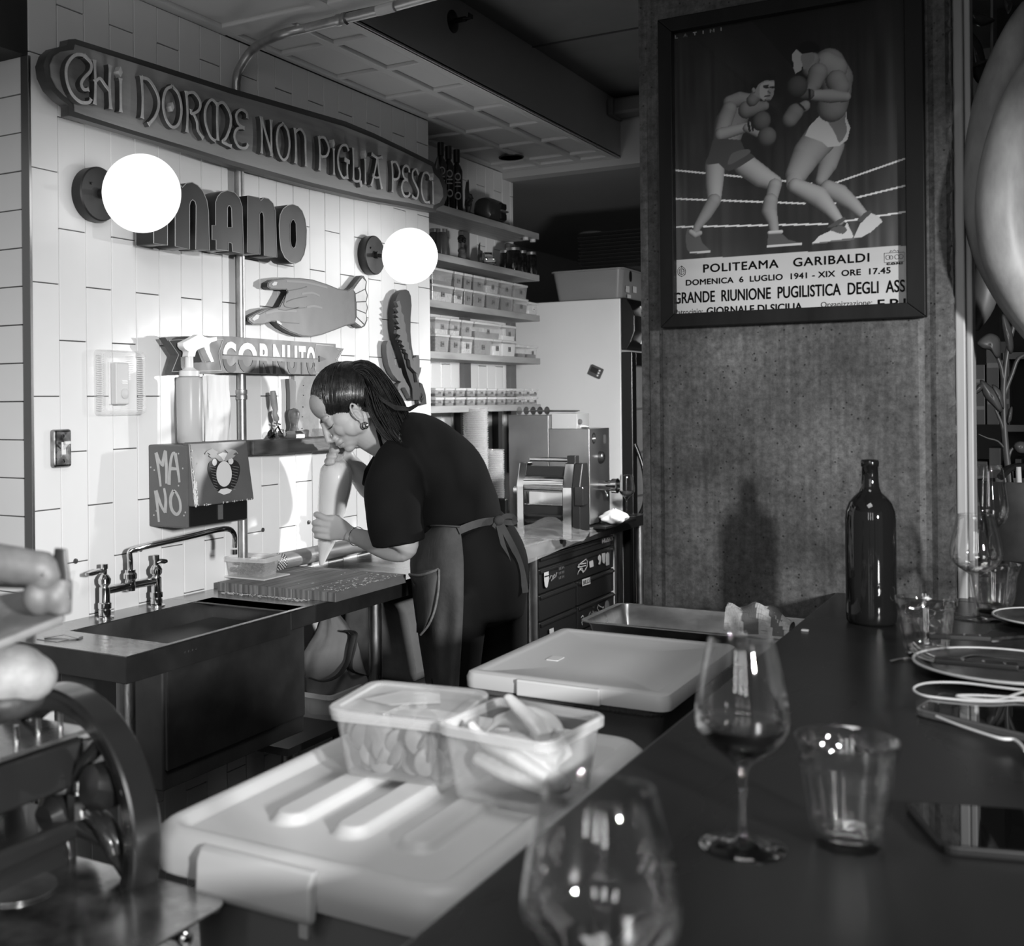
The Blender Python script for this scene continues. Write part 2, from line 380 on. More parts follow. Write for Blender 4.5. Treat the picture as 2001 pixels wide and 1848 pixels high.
ln = nt.nodes.new('ShaderNodeTexNoise'); ln.inputs['Scale'].default_value = 3; ln.inputs['Detail'].default_value = 3; mp9 = nt.nodes.new('ShaderNodeMapping'); mp9.inputs['Scale'].default_value = (30, 1, 1.2); nt.links.new(tc.outputs['Object'], mp9.inputs[0]); nt.links.new(mp9.outputs[0], ln.inputs[0])
lr_ = nt.nodes.new('ShaderNodeMapRange'); lr_.inputs[1].default_value = .3; lr_.inputs[2].default_value = .7; lr_.inputs[3].default_value = .75; lr_.inputs[4].default_value = 1.25; nt.links.new(ln.outputs[0], lr_.inputs[0])
m4 = nt.nodes.new('ShaderNodeMath'); m4.operation = 'MULTIPLY'; nt.links.new(m3.outputs[0], m4.inputs[0]); nt.links.new(lr_.outputs[0], m4.inputs[1]); nt.links.new(m4.outputs[0], b.inputs['Base Color'])
xl = P(1250, 600, y=PYF).x; xr = P(1863, 600, y=PYF).x
bm = bmesh.new()
NX, NZ = 60, 220
rs = random.Random(3)
grid = {}
for i in range(NX+1):
    for j in range(NZ+1):
        u, v_ = i/NX, j/NZ; x = xl+(xr-xl)*u; z = CEIL*v_; off = rs.uniform(-.0003, .0003)
        du = abs(u-.925)
        if du < .012: off += .004+rs.uniform(0, .0015)        # form seam ridge near the right side
        if u < .07: off += .006 if .03 < u else .014
        if i in (0, NX): off += .012+rs.uniform(-.004, .004); x += rs.uniform(-.003, .003)
        grid[i, j] = bm.verts.new((x, PYF+off, z))
for i in range(NX):
    for j in range(NZ): bm.faces.new((grid[i, j], grid[i+1, j], grid[i+1, j+1], grid[i, j+1]))
me = bpy.data.meshes.new('pillar'); bm.to_mesh(me); bm.free()
b2 = MB(); b2.v = [tuple(v.co) for v in me.vertices]; b2.f = [tuple(p.vertices) for p in me.polygons]; b2.box(xl+.001, xr-.001, PYF+.008, PYF+.34, 0, CEIL)
struct(b2.build('wall_pillar', pil_m), 'rough concrete pillar holding the framed poster')
# light timber post right of the pillar, window frame beyond
m_post = mat('pale_painted_post', .33, .45, noise=.22, scale=3, stretch=(8, 8, .6))
q = P(1866, 600, y=2.64).x; q2 = P(1899, 600, y=2.64).x
struct(MB().box(q, q+.6*(q2-q), 2.64, 2.74, 0, CEIL).box(q+.62*(q2-q), q2, 2.66, 2.74, 0, CEIL).build('trim_5', m_post, bevel=.003), 'pale upright post beside the pillar')
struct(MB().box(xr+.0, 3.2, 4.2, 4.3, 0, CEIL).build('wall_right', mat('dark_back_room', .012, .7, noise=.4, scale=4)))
# window wall on the dining side, right of the camera, with the daylight opening
m_ww = mat('dining_wall_paint', .22, .7, noise=.1, scale=3)
struct(MB().box(1.25, 1.40, -1.2, -.85, 0, CEIL).box(1.25, 1.40, 1.5, 4.2, 0, CEIL).box(1.25, 1.40, -.85, 1.5, 0, .85).box(1.25, 1.40, -.85, 1.5, 1.92, CEIL).build('wall_right.001', m_ww))
wf = MB()
for y in (-.85, .31, 1.46): wf.box(1.29, 1.33, y, y+.04, .85, 1.92)
wf.box(1.29, 1.33, -.85, 1.5, .85, .89).box(1.29, 1.33, -.85, 1.5, 1.89, 1.92)
struct(wf.build('window_1', mat('window_frame_paint', .3, .5)))
struct(MB().box(-.47, -.42, 3.72, 4.62, 1.775, CEIL).build('light_blocker', m_ww), 'unseen panel added beyond the pillar to shade the upper tiled wall')  # added out of view, cuts the far light off the upper wall
# conduit
def W(px, py, off=.0): return P(px, py, x=WX+off)
yc = W(468, 340, .0145).y
cpt = [Vector((WX+.0145, yc, .93)), Vector((WX+.0145, yc, 2.14))]+catmull([Vector((WX+.0145, yc, 2.16)), P(462, 160, x=WX+.01454), P(474, 124, x=WX+.045), P(500, 92, x=WX+.10), P(545, 69, z=2.34), P(600, 55, z=2.352)], 5, False)
cpt += [P(668, 38, z=2.352), P(742, 20, z=2.352), P(960, -40, z=2.352)]
cond = thing('conduit_pipe', 'galvanised steel conduit rising up the tiled wall and bending along the soffit', 'pipe', (WX+.0145, yc, .93))
m_galv = mat('galvanised_steel', .42, .38, .85, noise=.25, scale=18)
MB().tube(cpt, .0125, 14).build('pipe', m_galv, cond, smooth=True)
for pt, ax in ((Vector((WX+.0145, yc, W(475, 771, .0145).z)), (0, 0, 1)), (P(668, 38, z=2.35), (P(742, 20, z=2.352)-P(620, 52, z=2.35)))):
    MB().lathe([(.0127, -.014), (.0155, -.013), (.0155, -.004), (.014, 0), (.0155, .004), (.0155, .013), (.0127, .014)], pt, ax, 16).build('coupling', m_galv, cond, smooth=True)
MB().tube([P(738+dx, 25+dy, z=2.350) for dx, dy in ((0, -4), (34, -13))], .0135, 12).build('paper_label', mat('label_paper', .6, .7), cond)
for pt, dr in ((P(583, 58, z=2.35), Vector((.8, .5, 0))), (P(512, 92, x=WX+.10), Vector((.5, .3, .8)))):
    MB().tube([pt+dr.normalized()*.0*k for k in (0, 1)] if 0 else [pt-dr.normalized()*.003, pt+dr.normalized()*.003], .0155, 12).build('tie_strap', mat('pale_strap', .6, .5), cond)
# ================================================================== WALL SIGNS, LAMPS AND FITTINGS
def ribbon(mb, pts, wd, M, w0, w1):
    """flat stroke with thickness, in frame M"""
    n = len(pts); V = [Vector((p[0], p[1])) for p in pts]
    if not hasattr(wd, '__len__'): wd = [wd]*n
    R = []
    for i in range(n):
        t = (V[min(i+1, n-1)]-V[max(i-1, 0)]); t = t.normalized() if t.length > 1e-9 else Vector((1, 0))
        nn = Vector((-t.y, t.x))*wd[i]/2
        a, b = V[i]+nn, V[i]-nn
        R.append([M @ Vector((a.x, a.y, w1)), M @ Vector((b.x, b.y, w1)), M @ Vector((b.x, b.y, w0)), M @ Vector((a.x, a.y, w0))])
    mb.rings(R)
def decal(pts, M, w0, w1, m, name, parent=None, holes=()):
    return shape(name, [pts]+list(holes), w1-w0, M @ Matrix.Translation((0, 0, w0)), m, parent)
def circ(c, r, n=24, ry=None): return [(c[0]+r*math.cos(2*math.pi*i/n), c[1]+(ry or r)*math.sin(2*math.pi*i/n)) for i in range(n)]
# ---- long carved motto sign
m_signd = mat('dark_wood_edge', .075, .45, noise=.35, scale=5, stretch=(1, .25, 3), wood=True)
m_signl = mat('weathered_board', .30, .5, noise=.28, scale=7, stretch=(1, .3, 3), wood=True, bump=.1, bscale=60)
m_letter = mat('carved_letter_paint', .60, .5, noise=.2, scale=40)
out = [(147,76),(300,124),(450,172),(600,215),(675,237),(730,260),(790,289),(847,317),(852,330),(864,343),(872,362),(874,383),(868,400),(853,407),(852,415),(800,405),(725,392),(610,365),(450,322),(375,297),(250,260),(160,233),(135,226),(135,206),(118,194),(100,175),(88,150),(85,127),(92,107),(106,94),(132,88),(133,77)]
inn = [(147,87),(300,135),(450,183),(600,226),(672,247),(730,270),(790,298),(844,325),(847,338),(858,350),(865,368),(866,384),(859,396),(847,401),(846,407),(800,396),(725,384),(610,357),(450,313),(375,289),(250,251),(165,224),(146,217),(145,200),(127,187),(111,171),(100,150),(98,127),(105,110),(119,101),(145,97)]
def cvx(pts, off): return wp(pts, off)
sg = thing('motto_sign', 'long carved wooden sign reading chi dorme non piglia pesci, over the globe lamps', 'sign', tuple(W(480, 240, .02)))
shape('board', [cvx(out, .055)], .026, Wf(.029), m_signd, sg, bevel=.003)
shape('face_panel', [cvx(inn, .057)], .003, Wf(.0545), m_signl, sg)
GL = {
 'C1': [[(1,.93),(.72,1.02),(.35,.95),(.05,.68),(.02,.38),(.2,.1),(.55,-.04),(.9,0),(1,.1)],[(.72,1.02),(1,.9),(.98,.72),(.72,.52),(.6,.36),(.72,.26),(.9,.3)]],
 'C': [[(.95,.78),(.95,.93),(.65,1),(.3,.93),(.05,.6),(.12,.22),(.45,0),(.9,.03)]],
 'H': [[(.1,0),(.14,.5),(.1,1)],[(.85,0),(.8,.5),(.85,1)],[(.1,.5),(.35,.62),(.6,.5),(.82,.4)]],
 'i': [[(.5,0),(.5,.4),(.5,.78)]], 'D': [[(.12,0),(.16,.5),(.1,1)],[(.12,.96),(.5,.95),(.9,.68),(.95,.4),(.75,.12),(.42,-.1)]],
 'O': [[(.5,1),(.85,.85),(1,.5),(.85,.15),(.5,0),(.15,.15),(0,.5),(.15,.85),(.5,1)]],
 'R': [[(.12,-.02),(.17,.5),(.1,1)],[(.14,.95),(.55,1.02),(.9,.84),(.8,.62),(.4,.48),(.36,.58)],[(.5,.5),(.7,.3),(.75,.1),(1.05,-.05)]],
 'M': [[(.46,.93),(.26,1),(.05,.75),(.02,.4),(.2,.05),(.4,-.03)],[(.48,0),(.46,.5),(.48,.97)],[(.48,.93),(.7,1.02),(.95,.8),(.97,.5),(.8,.15),(.66,0),(1,-.05)]],
 'E': [[(.95,.82),(.9,.96),(.5,1),(.15,.82),(.3,.6),(.75,.54)],[(.7,.54),(.2,.46),(.0,.22),(.3,.0),(.8,.02),(.98,.14)]],
 'N': [[(.12,0),(.16,.5),(.1,1)],[(.85,0),(.85,.5),(.85,1)],[(.12,.97),(.5,.5),(.88,.03)]],
 'n': [[(.12,0),(.16,.5),(.1,1)],[(.14,.9),(.5,1.02),(.82,.85),(.85,.5),(.88,0)]],
 'P': [[(.15,0),(.2,.5),(.12,1)],[(.15,.96),(.6,1.0),(.95,.75),(.75,.5),(.3,.42)]],
 'G': [[(.9,.86),(.7,1),(.3,.92),(.03,.6),(.08,.25),(.4,0),(.7,.04)],[(.78,.0),(.75,.3),(.8,.55)],[(.55,.56),(.95,.52)]],
 'L': [[(.2,.02),(.25,.5),(.2,1)],[(.18,.04),(.6,0),(1.2,.06),(1.3,.3),(1.1,.45)],[(1.3,.05),(1.5,-.12)]],
 'A': [[(.1,0),(.4,.5),(.62,.97)],[(.95,0),(.72,.5),(.62,.97)],[(.2,.35),(.5,.3),(.8,.36)],[(.15,1.0),(.6,.94),(1,1.02)]],
 'S': [[(.9,.85),(.6,1),(.2,.88),(.2,.65),(.6,.45),(.85,.25),(.6,.02),(.1,.06)]]}
TXT = [('C1',129,178),('H',181,222),('i',229,243),('D',273,312),('O',319,355),('R',361,395),('M',400,452),('E',458,485),('N',508,534),('O',541,566),('n',574,601),('P',621,644),('i',648,657),('G',660,684),('L',688,700),('i',709,719),('A',723,747),('P',764,782),('E',785,801),('S',804,820),('C',823,841),('i',842,851)]
o_ = .073
vb = P(200, 208, x=WX+o_).z; vt = P(200, 122, x=WX+o_).z
for gname, xa, xb in TXT:
    ym = 160+(xa-150)*.30; ua = P(xa, ym, x=WX+o_).y; ub = P(xb, ym, x=WX+o_).y; mb = MB(); cap = MB(); hh = vt-vb; dyy = -.012*(xa-129)/720 if 0 else 0
    for ist, st in enumerate(GL[gname]):
        sm = catmull([(a, b) for a, b in st], 4, False) if len(st) > 2 else [Vector(p) for p in st]
        pts = [(ua+(ub-ua)*p[0], vb+hh*p[1]) for p in sm]; n = len(pts)
        wds = [hh*(.068+.06*max(0, 1-min(i, n-1-i)/1.2)) if len(st) < 5 else hh*(.074 if 0 < i < n-1 else .12) for i in range(n)]
        ribbon(mb, pts, wds, Wf(.057), 0, .015); ribbon(cap, pts, [w_*.96 for w_ in wds], Wf(.057), .015, .0165+.0004*ist)
    dot = MB()
    if gname == 'i': c = (ua+(ub-ua)*.5, vb+hh*.93); ribbon(dot, [(c[0], c[1]-.012), (c[0], c[1]), (c[0], c[1]+.012)], [.001, .015, .001], Wf(.057), 0, .0165)
    if gname == 'O' and xa < 400: c = (ua+(ub-ua)*.5, vb+hh*.5); ribbon(dot, [(c[0], c[1]-.011), (c[0], c[1]), (c[0], c[1]+.011)], [.001, .013, .001], Wf(.057), 0, .0165)
    lt = mb.build('letter', m_signd, sg); lt['kind'] = 'stuff' if 0 else 'part'; del lt['kind']; cap.build('letter_face', m_letter, lt)
    if dot.v: dot.build('letter_dot', m_letter, lt)
# ---- globe wall lamps
m_glow = mat('lit_opal_globe', .9, .4, emit=1.15); m_plate = mat('dark_bronze', .035, .4, .5, noise=.2, scale=10)
for lab, (gx, gy), zc in (('larger-looking lit globe wall lamp at the left, partly hiding block letters', (277, 378), None), ('smaller-looking lit globe wall lamp, beside the shelves', (801, 500), None)):
    gx_ = WX+.158; c = P(gx, gy, x=gx_)
    t = thing('globe_wall_lamp', lab, 'wall lamp', (WX, c.y, c.z), 'globe lamps on the tiled wall')
    pc = Vector((WX, c.y, c.z+.012))
    MB().lathe([(.0, 0), (.062, 0), (.063, .003), (.063, .028), (.060, .031), (0, .031)], pc, (1, 0, 0), 40).build('wall_plate', m_plate, t, smooth=True)
    MB().tube([pc+Vector((.03, 0, 0)), c-Vector((.06, 0, 0))], .006, 12).lathe([(.011, 0), (.012, .012)], pc+Vector((.031, 0, 0)), (1, 0, 0), 16).build('arm', m_plate, t, smooth=True)
    MB().lathe([(.0, 0), (.003, 0), (.003, .004), (0, .005)], pc+Vector((.031, -.03, .02)), (1, 0, 0), 8).build('screw', m_plate, t)
    MB().ell(c, .0885, seg=48, rg=32).build('glass_globe', m_glow, t, smooth=True, angle=180)
    l = bpy.data.lights.new('globe_glow', 'POINT'); l.energy = 0.95; l.shadow_soft_size = .088
    # the light sits just in front of the opal glass so the wall receives it with soft shadows
    lo = bpy.data.objects.new('globe_glow', l); COL.objects.link(lo); lo.location = c; adopt(lo, t)
    t.children[-1]
    for ch in t.children:
        if ch.name.startswith('glass_globe'): ch.visible_shadow = False
# ---- block letters
m_block = mat('dark_block_letter', .014, .42, noise=.35, scale=14); m_edge = mat('pale_edge_line', .42, .5)
BL = {
 'm': ([[(300,475),(327,479),(327,400),(329,394),(334,391),(339,394),(342,400),(342,481),(370,487),(370,402),(372,394),(376,390),(381,394),(383,402),(382,487),(409,489),(407,412),(404,392),(396,373),(386,362),(375,356),(364,358),(356,366),(348,356),(338,350),(325,350),(312,358),(304,372),(300,392)]], []),
 'a': ([[(414,440),(421,440),(421,395),(425,384),(432,376),(444,372),(458,376),(468,388),(473,404),(476,496),(454,491),(453,476),(450,474),(446,474),(446,490),(422,487),(422,469),(414,468)]], [[(444,406),(446,402),(449,402),(452,407),(453,444),(444,444)]]),
 'n': ([[(484,382),(506,386),(509,392),(515,386),(524,388),(533,397),(538,413),(541,503),(516,499),(515,424),(513,415),(510,414),(507,418),(508,497),(483,493)]], []),
 'o': ([[(545,440),(547,420),(553,408),(562,401),(572,399),(582,403),(590,412),(596,428),(599,450),(598,478),(594,497),(587,510),(577,515),(566,512),(556,503),(549,488),(546,465)]], [[(567,438),(570,430),(574,429),(578,437),(579,470),(577,482),(573,485),(569,481),(567,470)]])}
FO = .085
for key, lab in (('m', 'block letter M half hidden behind the larger globe lamp'), ('a', 'thick block letter A between the M and the N on the tiles'), ('n', 'thick block letter N in front of the conduit pipe'), ('o', 'rounded block letter O at the end of the block word')):
    outer, holes = BL[key]; L = [wp(outer[0], FO)]+[wp(h, FO) for h in holes]
    cc = np.mean(np.array(L[0]), 0); t = thing('block_letter', lab, 'letter', (WX, cc[0], cc[1]), 'block letters on the tiled wall')
    shape('letter_body', L, FO-.030, Wf(.030), m_block, t)
    mb = MB()
    for lp in L: mb.tube([Wf(FO+.0005) @ Vector((a, b, 0)) for a, b in lp], .0011, 5, loop=True)
    mb.build('edge_line', m_edge, t)
# ---- pointing hand sign
hand = [(524,552),(535,546),(560,543),(587,543),(612,546),(640,555),(662,564),(680,567),(690,560),(700,547),(707,538),(712,539),(718,550),(716,565),(720,577),(717,590),(720,601),(717,613),(719,625),(714,637),(707,641),(694,632),(675,637),(655,645),(630,654),(610,658),(590,657),(567,649),(550,639),(540,629),(532,628),(515,634),(495,634),(485,627),(485,620),(500,612),(517,604),(545,600),(547,597),(555,582),(562,570),(560,566),(545,566),(530,565),(523,560)]
hs = thing('hand_sign', 'painted wooden hand sign pointing left with two fingers, pale ruffled cuff', 'sign', tuple(W(610, 600)))
m_hand = mat('painted_hand_wood', .085, .45, noise=.3, scale=9); m_cuff = mat('painted_cuff', .55, .5, noise=.12, scale=20); m_line = mat('dark_paint_line', .02, .5)
HO = .03
shape('hand_board', [wp(hand, HO)], .02, Wf(.008), m_line, hs, bevel=.0015)
def inset(pts, k):
    n = len(pts); o = []
    for i in range(n):
        a, b = Vector(pts[i-1]), Vector(pts[(i+1) % n]); t = (b-a).normalized(); o.append((pts[i][0]-t.y*k, pts[i][1]+t.x*k))
    return o
hin = inset([(a, b) for a, b in hand], 2.2)
shape('painted_hand', [wp([p for p in hin if p[0] < 696], HO)], .0012, Wf(.028), m_hand, hs)
for q in ([(691,566),(700,553),(708,543),(715,550),(713,564),(695,573)],[(695,575),(713,566),(717,577),(715,588),(696,589)],[(697,591),(715,590),(717,601),(715,611),(697,604)],[(697,606),(715,613),(716,624),(712,633),(697,618)],[(696,620),(711,635),(706,638),(694,629)]):
    decal(wp(q, HO), Wf(0), .0285, .0300, m_cuff, 'cuff_scallop', hs)
for q in ([(531,555),(536,550),(542,551),(540,557),(533,558)],[(492,623),(500,615),(507,615),(505,622),(496,627)],[(540,626),(546,628),(551,633),(549,635),(542,631)]):
    decal(wp(q, HO), Wf(0), .0285, .0305, m_cuff, 'nail', hs)
mb = MB()
for q in ([(563,568),(575,566),(590,563),(600,560)],[(562,570),(557,585),(556,598),(575,602),(597,601)],[(560,590),(575,584),(600,579)],[(548,600),(525,606),(505,616)],[(545,604),(560,606),(585,600)],[(540,628),(560,630),(585,632)]):
    ribbon(mb, wp(catmull(q, 3, False), HO), .0025, Wf(0), .028, .0300)
mb.build('painted_crease', m_line, hs)['kind'] = 'stuff'
mb = MB()
for q in ([(560,549),(600,552),(640,562)],[(590,574),(610,572),(625,578)],[(600,600),(615,598),(630,602)],[(520,612),(545,607),(580,608)]):
    ribbon(mb, wp(catmull(q, 3, False), HO), [.004]*(len(q)*3-2) if 0 else .006, Wf(0), .028, .0296)
mb.build('painted_highlight', mat('hand_highlight', .14, .45), hs)['kind'] = 'stuff'
# ---- ribbon sign
m_rib = mat('ribbon_sign_paint', .075, .45, noise=.3, scale=16); m_rl = mat('ribbon_letter_paint', .75, .5, noise=.1, scale=20); m_rd = mat('ribbon_letter_shadow', .03, .5)
rsn = thing('ribbon_sign', 'banner-shaped wooden sign reading cornuto with an arrow through the letters', 'sign', tuple(W(500, 695)))
rb = [(323,659),(396,655),(450,657),(540,664),(656,672),(656,679),(672,681),(660,702),(670,725),(655,728),(655,732),(560,731),(450,728),(345,733),(335,730),(346,694)]
shape('banner_board', [wp(rb, .052)], .022, Wf(.030), m_rib, rsn, bevel=.0012)
mb = MB()
for q in ([(331,665),(392,661)],[(331,665),(350,693),(337,726)],[(437,663),(428,690),(434,724)],[(392,661),(437,663)],[(337,726),(434,724)],[(618,673),(613,700),(617,727)],[(618,673),(652,676)],[(660,683),(668,685),(657,702),(666,722)],[(617,727),(650,728)]):
    ribbon(mb, wp(q, .054), .0016, Wf(0), .052, .0532)
mb.build('painted_border', m_edge, rsn)['kind'] = 'stuff'
mb = MB(); ribbon(mb, wp([(437,693),(500,696),(560,699),(625,701)], .054), .0022, Wf(0), .052, .0545)
ribbon(mb, wp([(624,701),(638,701.5)], .054), [.018, .0005], Wf(0), .052, .0545); mb.build('painted_arrow', m_line, rsn)
u0, v0 = wp([(436, 727)], .054)[0]; u1, v1 = wp([(436, 664)], .054)[0]; ue, ve = wp([(615, 698)], .054)[0]
cw, ch = ue-u0, v1-v0-.006
Mt = Wf(.052) @ Matrix.Translation(((u0+ue)/2, (v0+v1)/2, 0))
for ch_, xa, xb in zip('CORNUTO', (436, 466, 508, 534, 562, 584, 600), (462, 503, 529, 557, 581, 598, 616)):
    ya_ = P(xa, 697, x=WX+.054).y; yb_ = P(xb, 697, x=WX+.054).y; Ml = Wf(.052) @ Matrix.Translation(((ya_+yb_)/2, (v0+v1)/2, 0))
    text('letter', ch_, Ml, yb_-ya_, ch, m_rl, .0015, rsn, bold=.04, clip=(.06, -1))
    text('letter_shadow', ch_, Ml @ Matrix.Translation((0, -.004, 0)), yb_-ya_, ch, m_rd, .0012, rsn, bold=.04, clip=(-.05, 1))
# ---- carved leaf decoration
m_lfd = mat('leaf_carving_dark', .018, .45); m_lfg = mat('leaf_carving_grey', .085, .5, noise=.3, scale=14, stretch=(1, 1, .3))
def zz(q, o=(740, 550), s=7.1): return [(o[0]+a/s, o[1]+b/s) for a, b in q]
lf = thing('leaf_carving', 'dark carved wooden feather-like leaf hung on the tiles behind the ponytail', 'wall decoration', tuple(W(800, 680)))
big = zz([(380,110),(420,130),(450,200),(460,330),(448,500),(445,700),(460,880),(490,1060),(540,1250),(580,1500),(600,1640),(480,1640),(470,1480),(400,1280),(340,1060),(300,930),(250,790),(225,640),(215,420),(235,270),(270,180),(320,130)])
shape('large_leaf', [wp(big, .035)], .022, Wf(.012), m_lfd, lf, bevel=.003)
ser = [(285,265),(310,350),(310,420),(345,470),(350,550),(370,600),(370,680),(390,740),(395,830),(415,850),(420,940),(440,950),(460,1060),(500,1160),(545,1290),(500,1250),(440,1180),(430,1090),(405,1070),(405,1010),(370,980),(375,950),(325,925),(355,900),(310,865),(325,825),(265,800),(300,750),(245,720),(255,670),(300,650),(235,600),(280,590),(230,510),(275,500),(230,460),(270,430),(235,370),(270,350),(240,280)]
shape('serrated_leaf', [wp(zz(ser), .045)], .012, Wf(.034), m_lfg, lf, bevel=.001)
sm1 = [(140,820),(175,820),(195,930),(215,1030),(245,1160),(275,1170),(300,1200),(325,1200),(350,1300),(400,1400),(470,1520),(490,1640),(460,1620),(380,1470),(330,1470),(290,1520),(275,1470),(290,1420),(330,1390),(280,1370),(200,1270),(150,1150),(125,1000),(120,880)]
shape('small_leaf', [wp(zz(sm1), .03)], .018, Wf(.008), m_lfg, lf, bevel=.001)
sm2 = [(495,1060),(535,1050),(550,1020),(575,1020),(590,1090),(590,1190),(615,1190),(605,1250),(575,1330),(560,1400),(545,1300)]
shape('small_leaf', [wp(zz(sm2), .05)], .014, Wf(.03), m_lfg, lf, bevel=.001)
shape('small_leaf', [wp(zz([(590,1400),(620,1420),(640,1480),(665,1560),(680,1700),(600,1720),(585,1600)]), .03)], .02, Wf(.006), m_lfd, lf)
# ---- thermostat in a clear cover
tq = W(225, 750); th = thing('thermostat', 'white thermostat behind a clear plastic lockable cover on the tiles', 'thermostat', (WX, tq.y, tq.z))
(ya, za), (yb, zb) = wp([(184, 813), (271, 687)], .0)[0], wp([(184, 813), (268, 686)], .0)[1]
cy, cz = (ya+yb)/2, (za+zb)/2; hw, hh = (yb-ya)/2, (zb-za)/2
def rrect(c, hw, hh, r, n=5):
    o = []
    for sx, sy, a0 in ((1, 1, 0), (-1, 1, 90), (-1, -1, 180), (1, -1, 270)):
        for k in range(n+1):
            a = math.radians(a0+90*k/n); o.append((c[0]+sx*(hw-r)+r*math.cos(a), c[1]+sy*(hh-r)+r*math.sin(a)))
    return o
m_clear = clear_mat('clear_cover_plastic', .85, .16, .08)
mb = MB(); R = []
for k, (w_, ins) in enumerate(((.0, 0), (.030, .003), (.034, .008), (.034, .016))): R.append([Wf(0) @ Vector((a, b, w_)) for a, b in rrect((cy, cz), hw-ins, hh-ins, .012)])
mb.rings(R, cap=False); mb.build('clear_cover', m_clear, th, smooth=True, angle=30)
mb = MB()
for k in range(26):
    z = cz-hh+.014+k*(2*hh-.028)/25
    for yy in (cy-hw+.001, cy+hw-.008): mb.box(WX+.008, WX+.026, yy, yy+.006, z-.0008, z+.0012)
o = mb.build('vent_slot', clear_mat('clear_rib', .95, .5, .1), th); o['kind'] = 'stuff'
MB().box(WX, WX+.004, cy-.027, cy+.024, cz-.052, cz+.05).build('back_plate', WHITEP, th, bevel=.002)
m_off = mat('off_white_plastic', .60, .45)
MB().box(WX+.004, WX+.024, cy-.024, cy+.020, cz-.052, cz+.048).build('housing', m_off, th, bevel=.004, seg=3)
for dz, hz in ((.013, .002), (.008, .002)): MB().box(WX+.024, WX+.0255, cy-.006, cy+.012, cz+dz-.01, cz+dz+hz-.01).build('display_slot', mat('pale_display', .8, .3), th)
MB().lathe([(0, 0), (.0125, 0), (.0125, .002), (.0105, .003), (0, .003)], (WX+.024, cy+.004, cz-.026), (1, 0, 0), 24).build('dial', m_off, th, smooth=True)
# ---- light switch
sq = W(115, 876, 0); sw = thing('light_switch', 'metal switch plate with a pale toggle, low on the tiles at the left', 'switch', (WX, sq.y, sq.z))
(a0, b0), (a1, b1) = wp([(97, 914)])[0], wp([(131, 838)])[0]
cy, cz = (a0+a1)/2, (b0+b1)/2
MB().box(WX, WX+.016, a0, a1, b0, b1).build('plate', mat('stained_steel_plate', .33, .22, 1, noise=.6, scale=30), sw, bevel=.006, seg=3)
MB().box(WX+.016, WX+.0175, cy-.006, cy+.006, cz-.014, cz+.014).build('toggle_frame', WHITEP, sw)
MB().tube([(WX+.015, cy, cz), (WX+.03, cy, cz+.012)], [.0045, .0035], 10).box(WX+.027, WX+.031, cy-.008, cy+.008, cz+.010, cz+.016).build('toggle', WHITEP, sw)
for dz in (.028, -.028): MB().lathe([(0, 0), (.004, 0), (.003, .002), (0, .0022)], (WX+.016, cy, cz+dz), (1, 0, 0), 12).build('screw', CHROME, sw)
# ---- plugs in the grout
for px, py, l in ((147, 1096, 'dark round plug in the grout above the sink, leftmost'), (274, 1073, 'dark round plug in the grout beside the tap spout'), (513, 1035, 'dark round plug in the grout right of the dispenser'), (603, 1020, 'dark round hole behind the piping bag')):
    c = W(px, py); tag(MB().lathe([(0, 0), (.006, 0), (.006, .003), (.004, .004), (0, .0035)], c, (1, 0, 0), 16).build('wall_plug', mat('dull_plug', .08, .4, .5), smooth=True), l, 'wall plug')
# ---- towel dispenser
y0 = W(290, 945).y; xf = P(368, 945, y=y0).x; y1 = P(484, 900, x=xf).y
zt = P(368, 868, x=xf).z; zb = P(370, 1033, x=xf).z; zm = P(372, 990, x=xf).z
dp = thing('towel_dispenser', 'painted metal paper towel dispenser with graffiti and a two-headed bird, under the spray bottle', 'dispenser', ((WX+xf)/2, (y0+y1)/2, zb))
m_disp = mat('dispenser_paint', .10, .38, noise=.1, scale=10); m_chip = mat('chipped_paint', .62, .6)
MB().box(WX, xf-.004, y0, y1, zb, zt-.002).build('body', m_disp, dp, bevel=.004)
# bulging front cover, leaning out toward the bottom
yb0 = y0+.004; ov = .016
MB().hexa([(xf-.01, yb0, zm), (xf+ov, yb0, zm), (xf+ov, y1+.006, zm), (xf-.01, y1+.006, zm)], [(xf-.02, yb0, zt+.004), (xf, yb0, zt+.004), (xf, y1-.004, zt+.004), (xf-.02, y1-.004, zt+.004)]).build('front_cover', m_disp, dp, bevel=.004, seg=3)
MB().box(xf-.006, xf-.001, y0+.006, y1-.004, zb+.004, zm+.002).build('towel_slot', BLACK, dp)
MB().box(xf-.002, xf+.002, (y0+y1)/2-.004, (y0+y1)/2+.012, zb+.012, zm-.004).build('tab', mat('worn_tab', .25, .4, .6), dp)
Md = frame((0, y0, 0), (1, 0, 0), (0, 0, 1)) ; Md = Matrix(((1, 0, 0, 0), (0, 0, -1, y0), (0, 1, 0, 0), (0, 0, 0, 1)))
def dpx(q): return [(lambda r: (r.x, r.z))(P(a, b, y=y0)) for a, b in q]
m_graf = mat('graffiti_paint', .40, .5, noise=.15, scale=40)
def zq(q): return [(280+a/4.4, 640+b/4.4) for a, b in q]
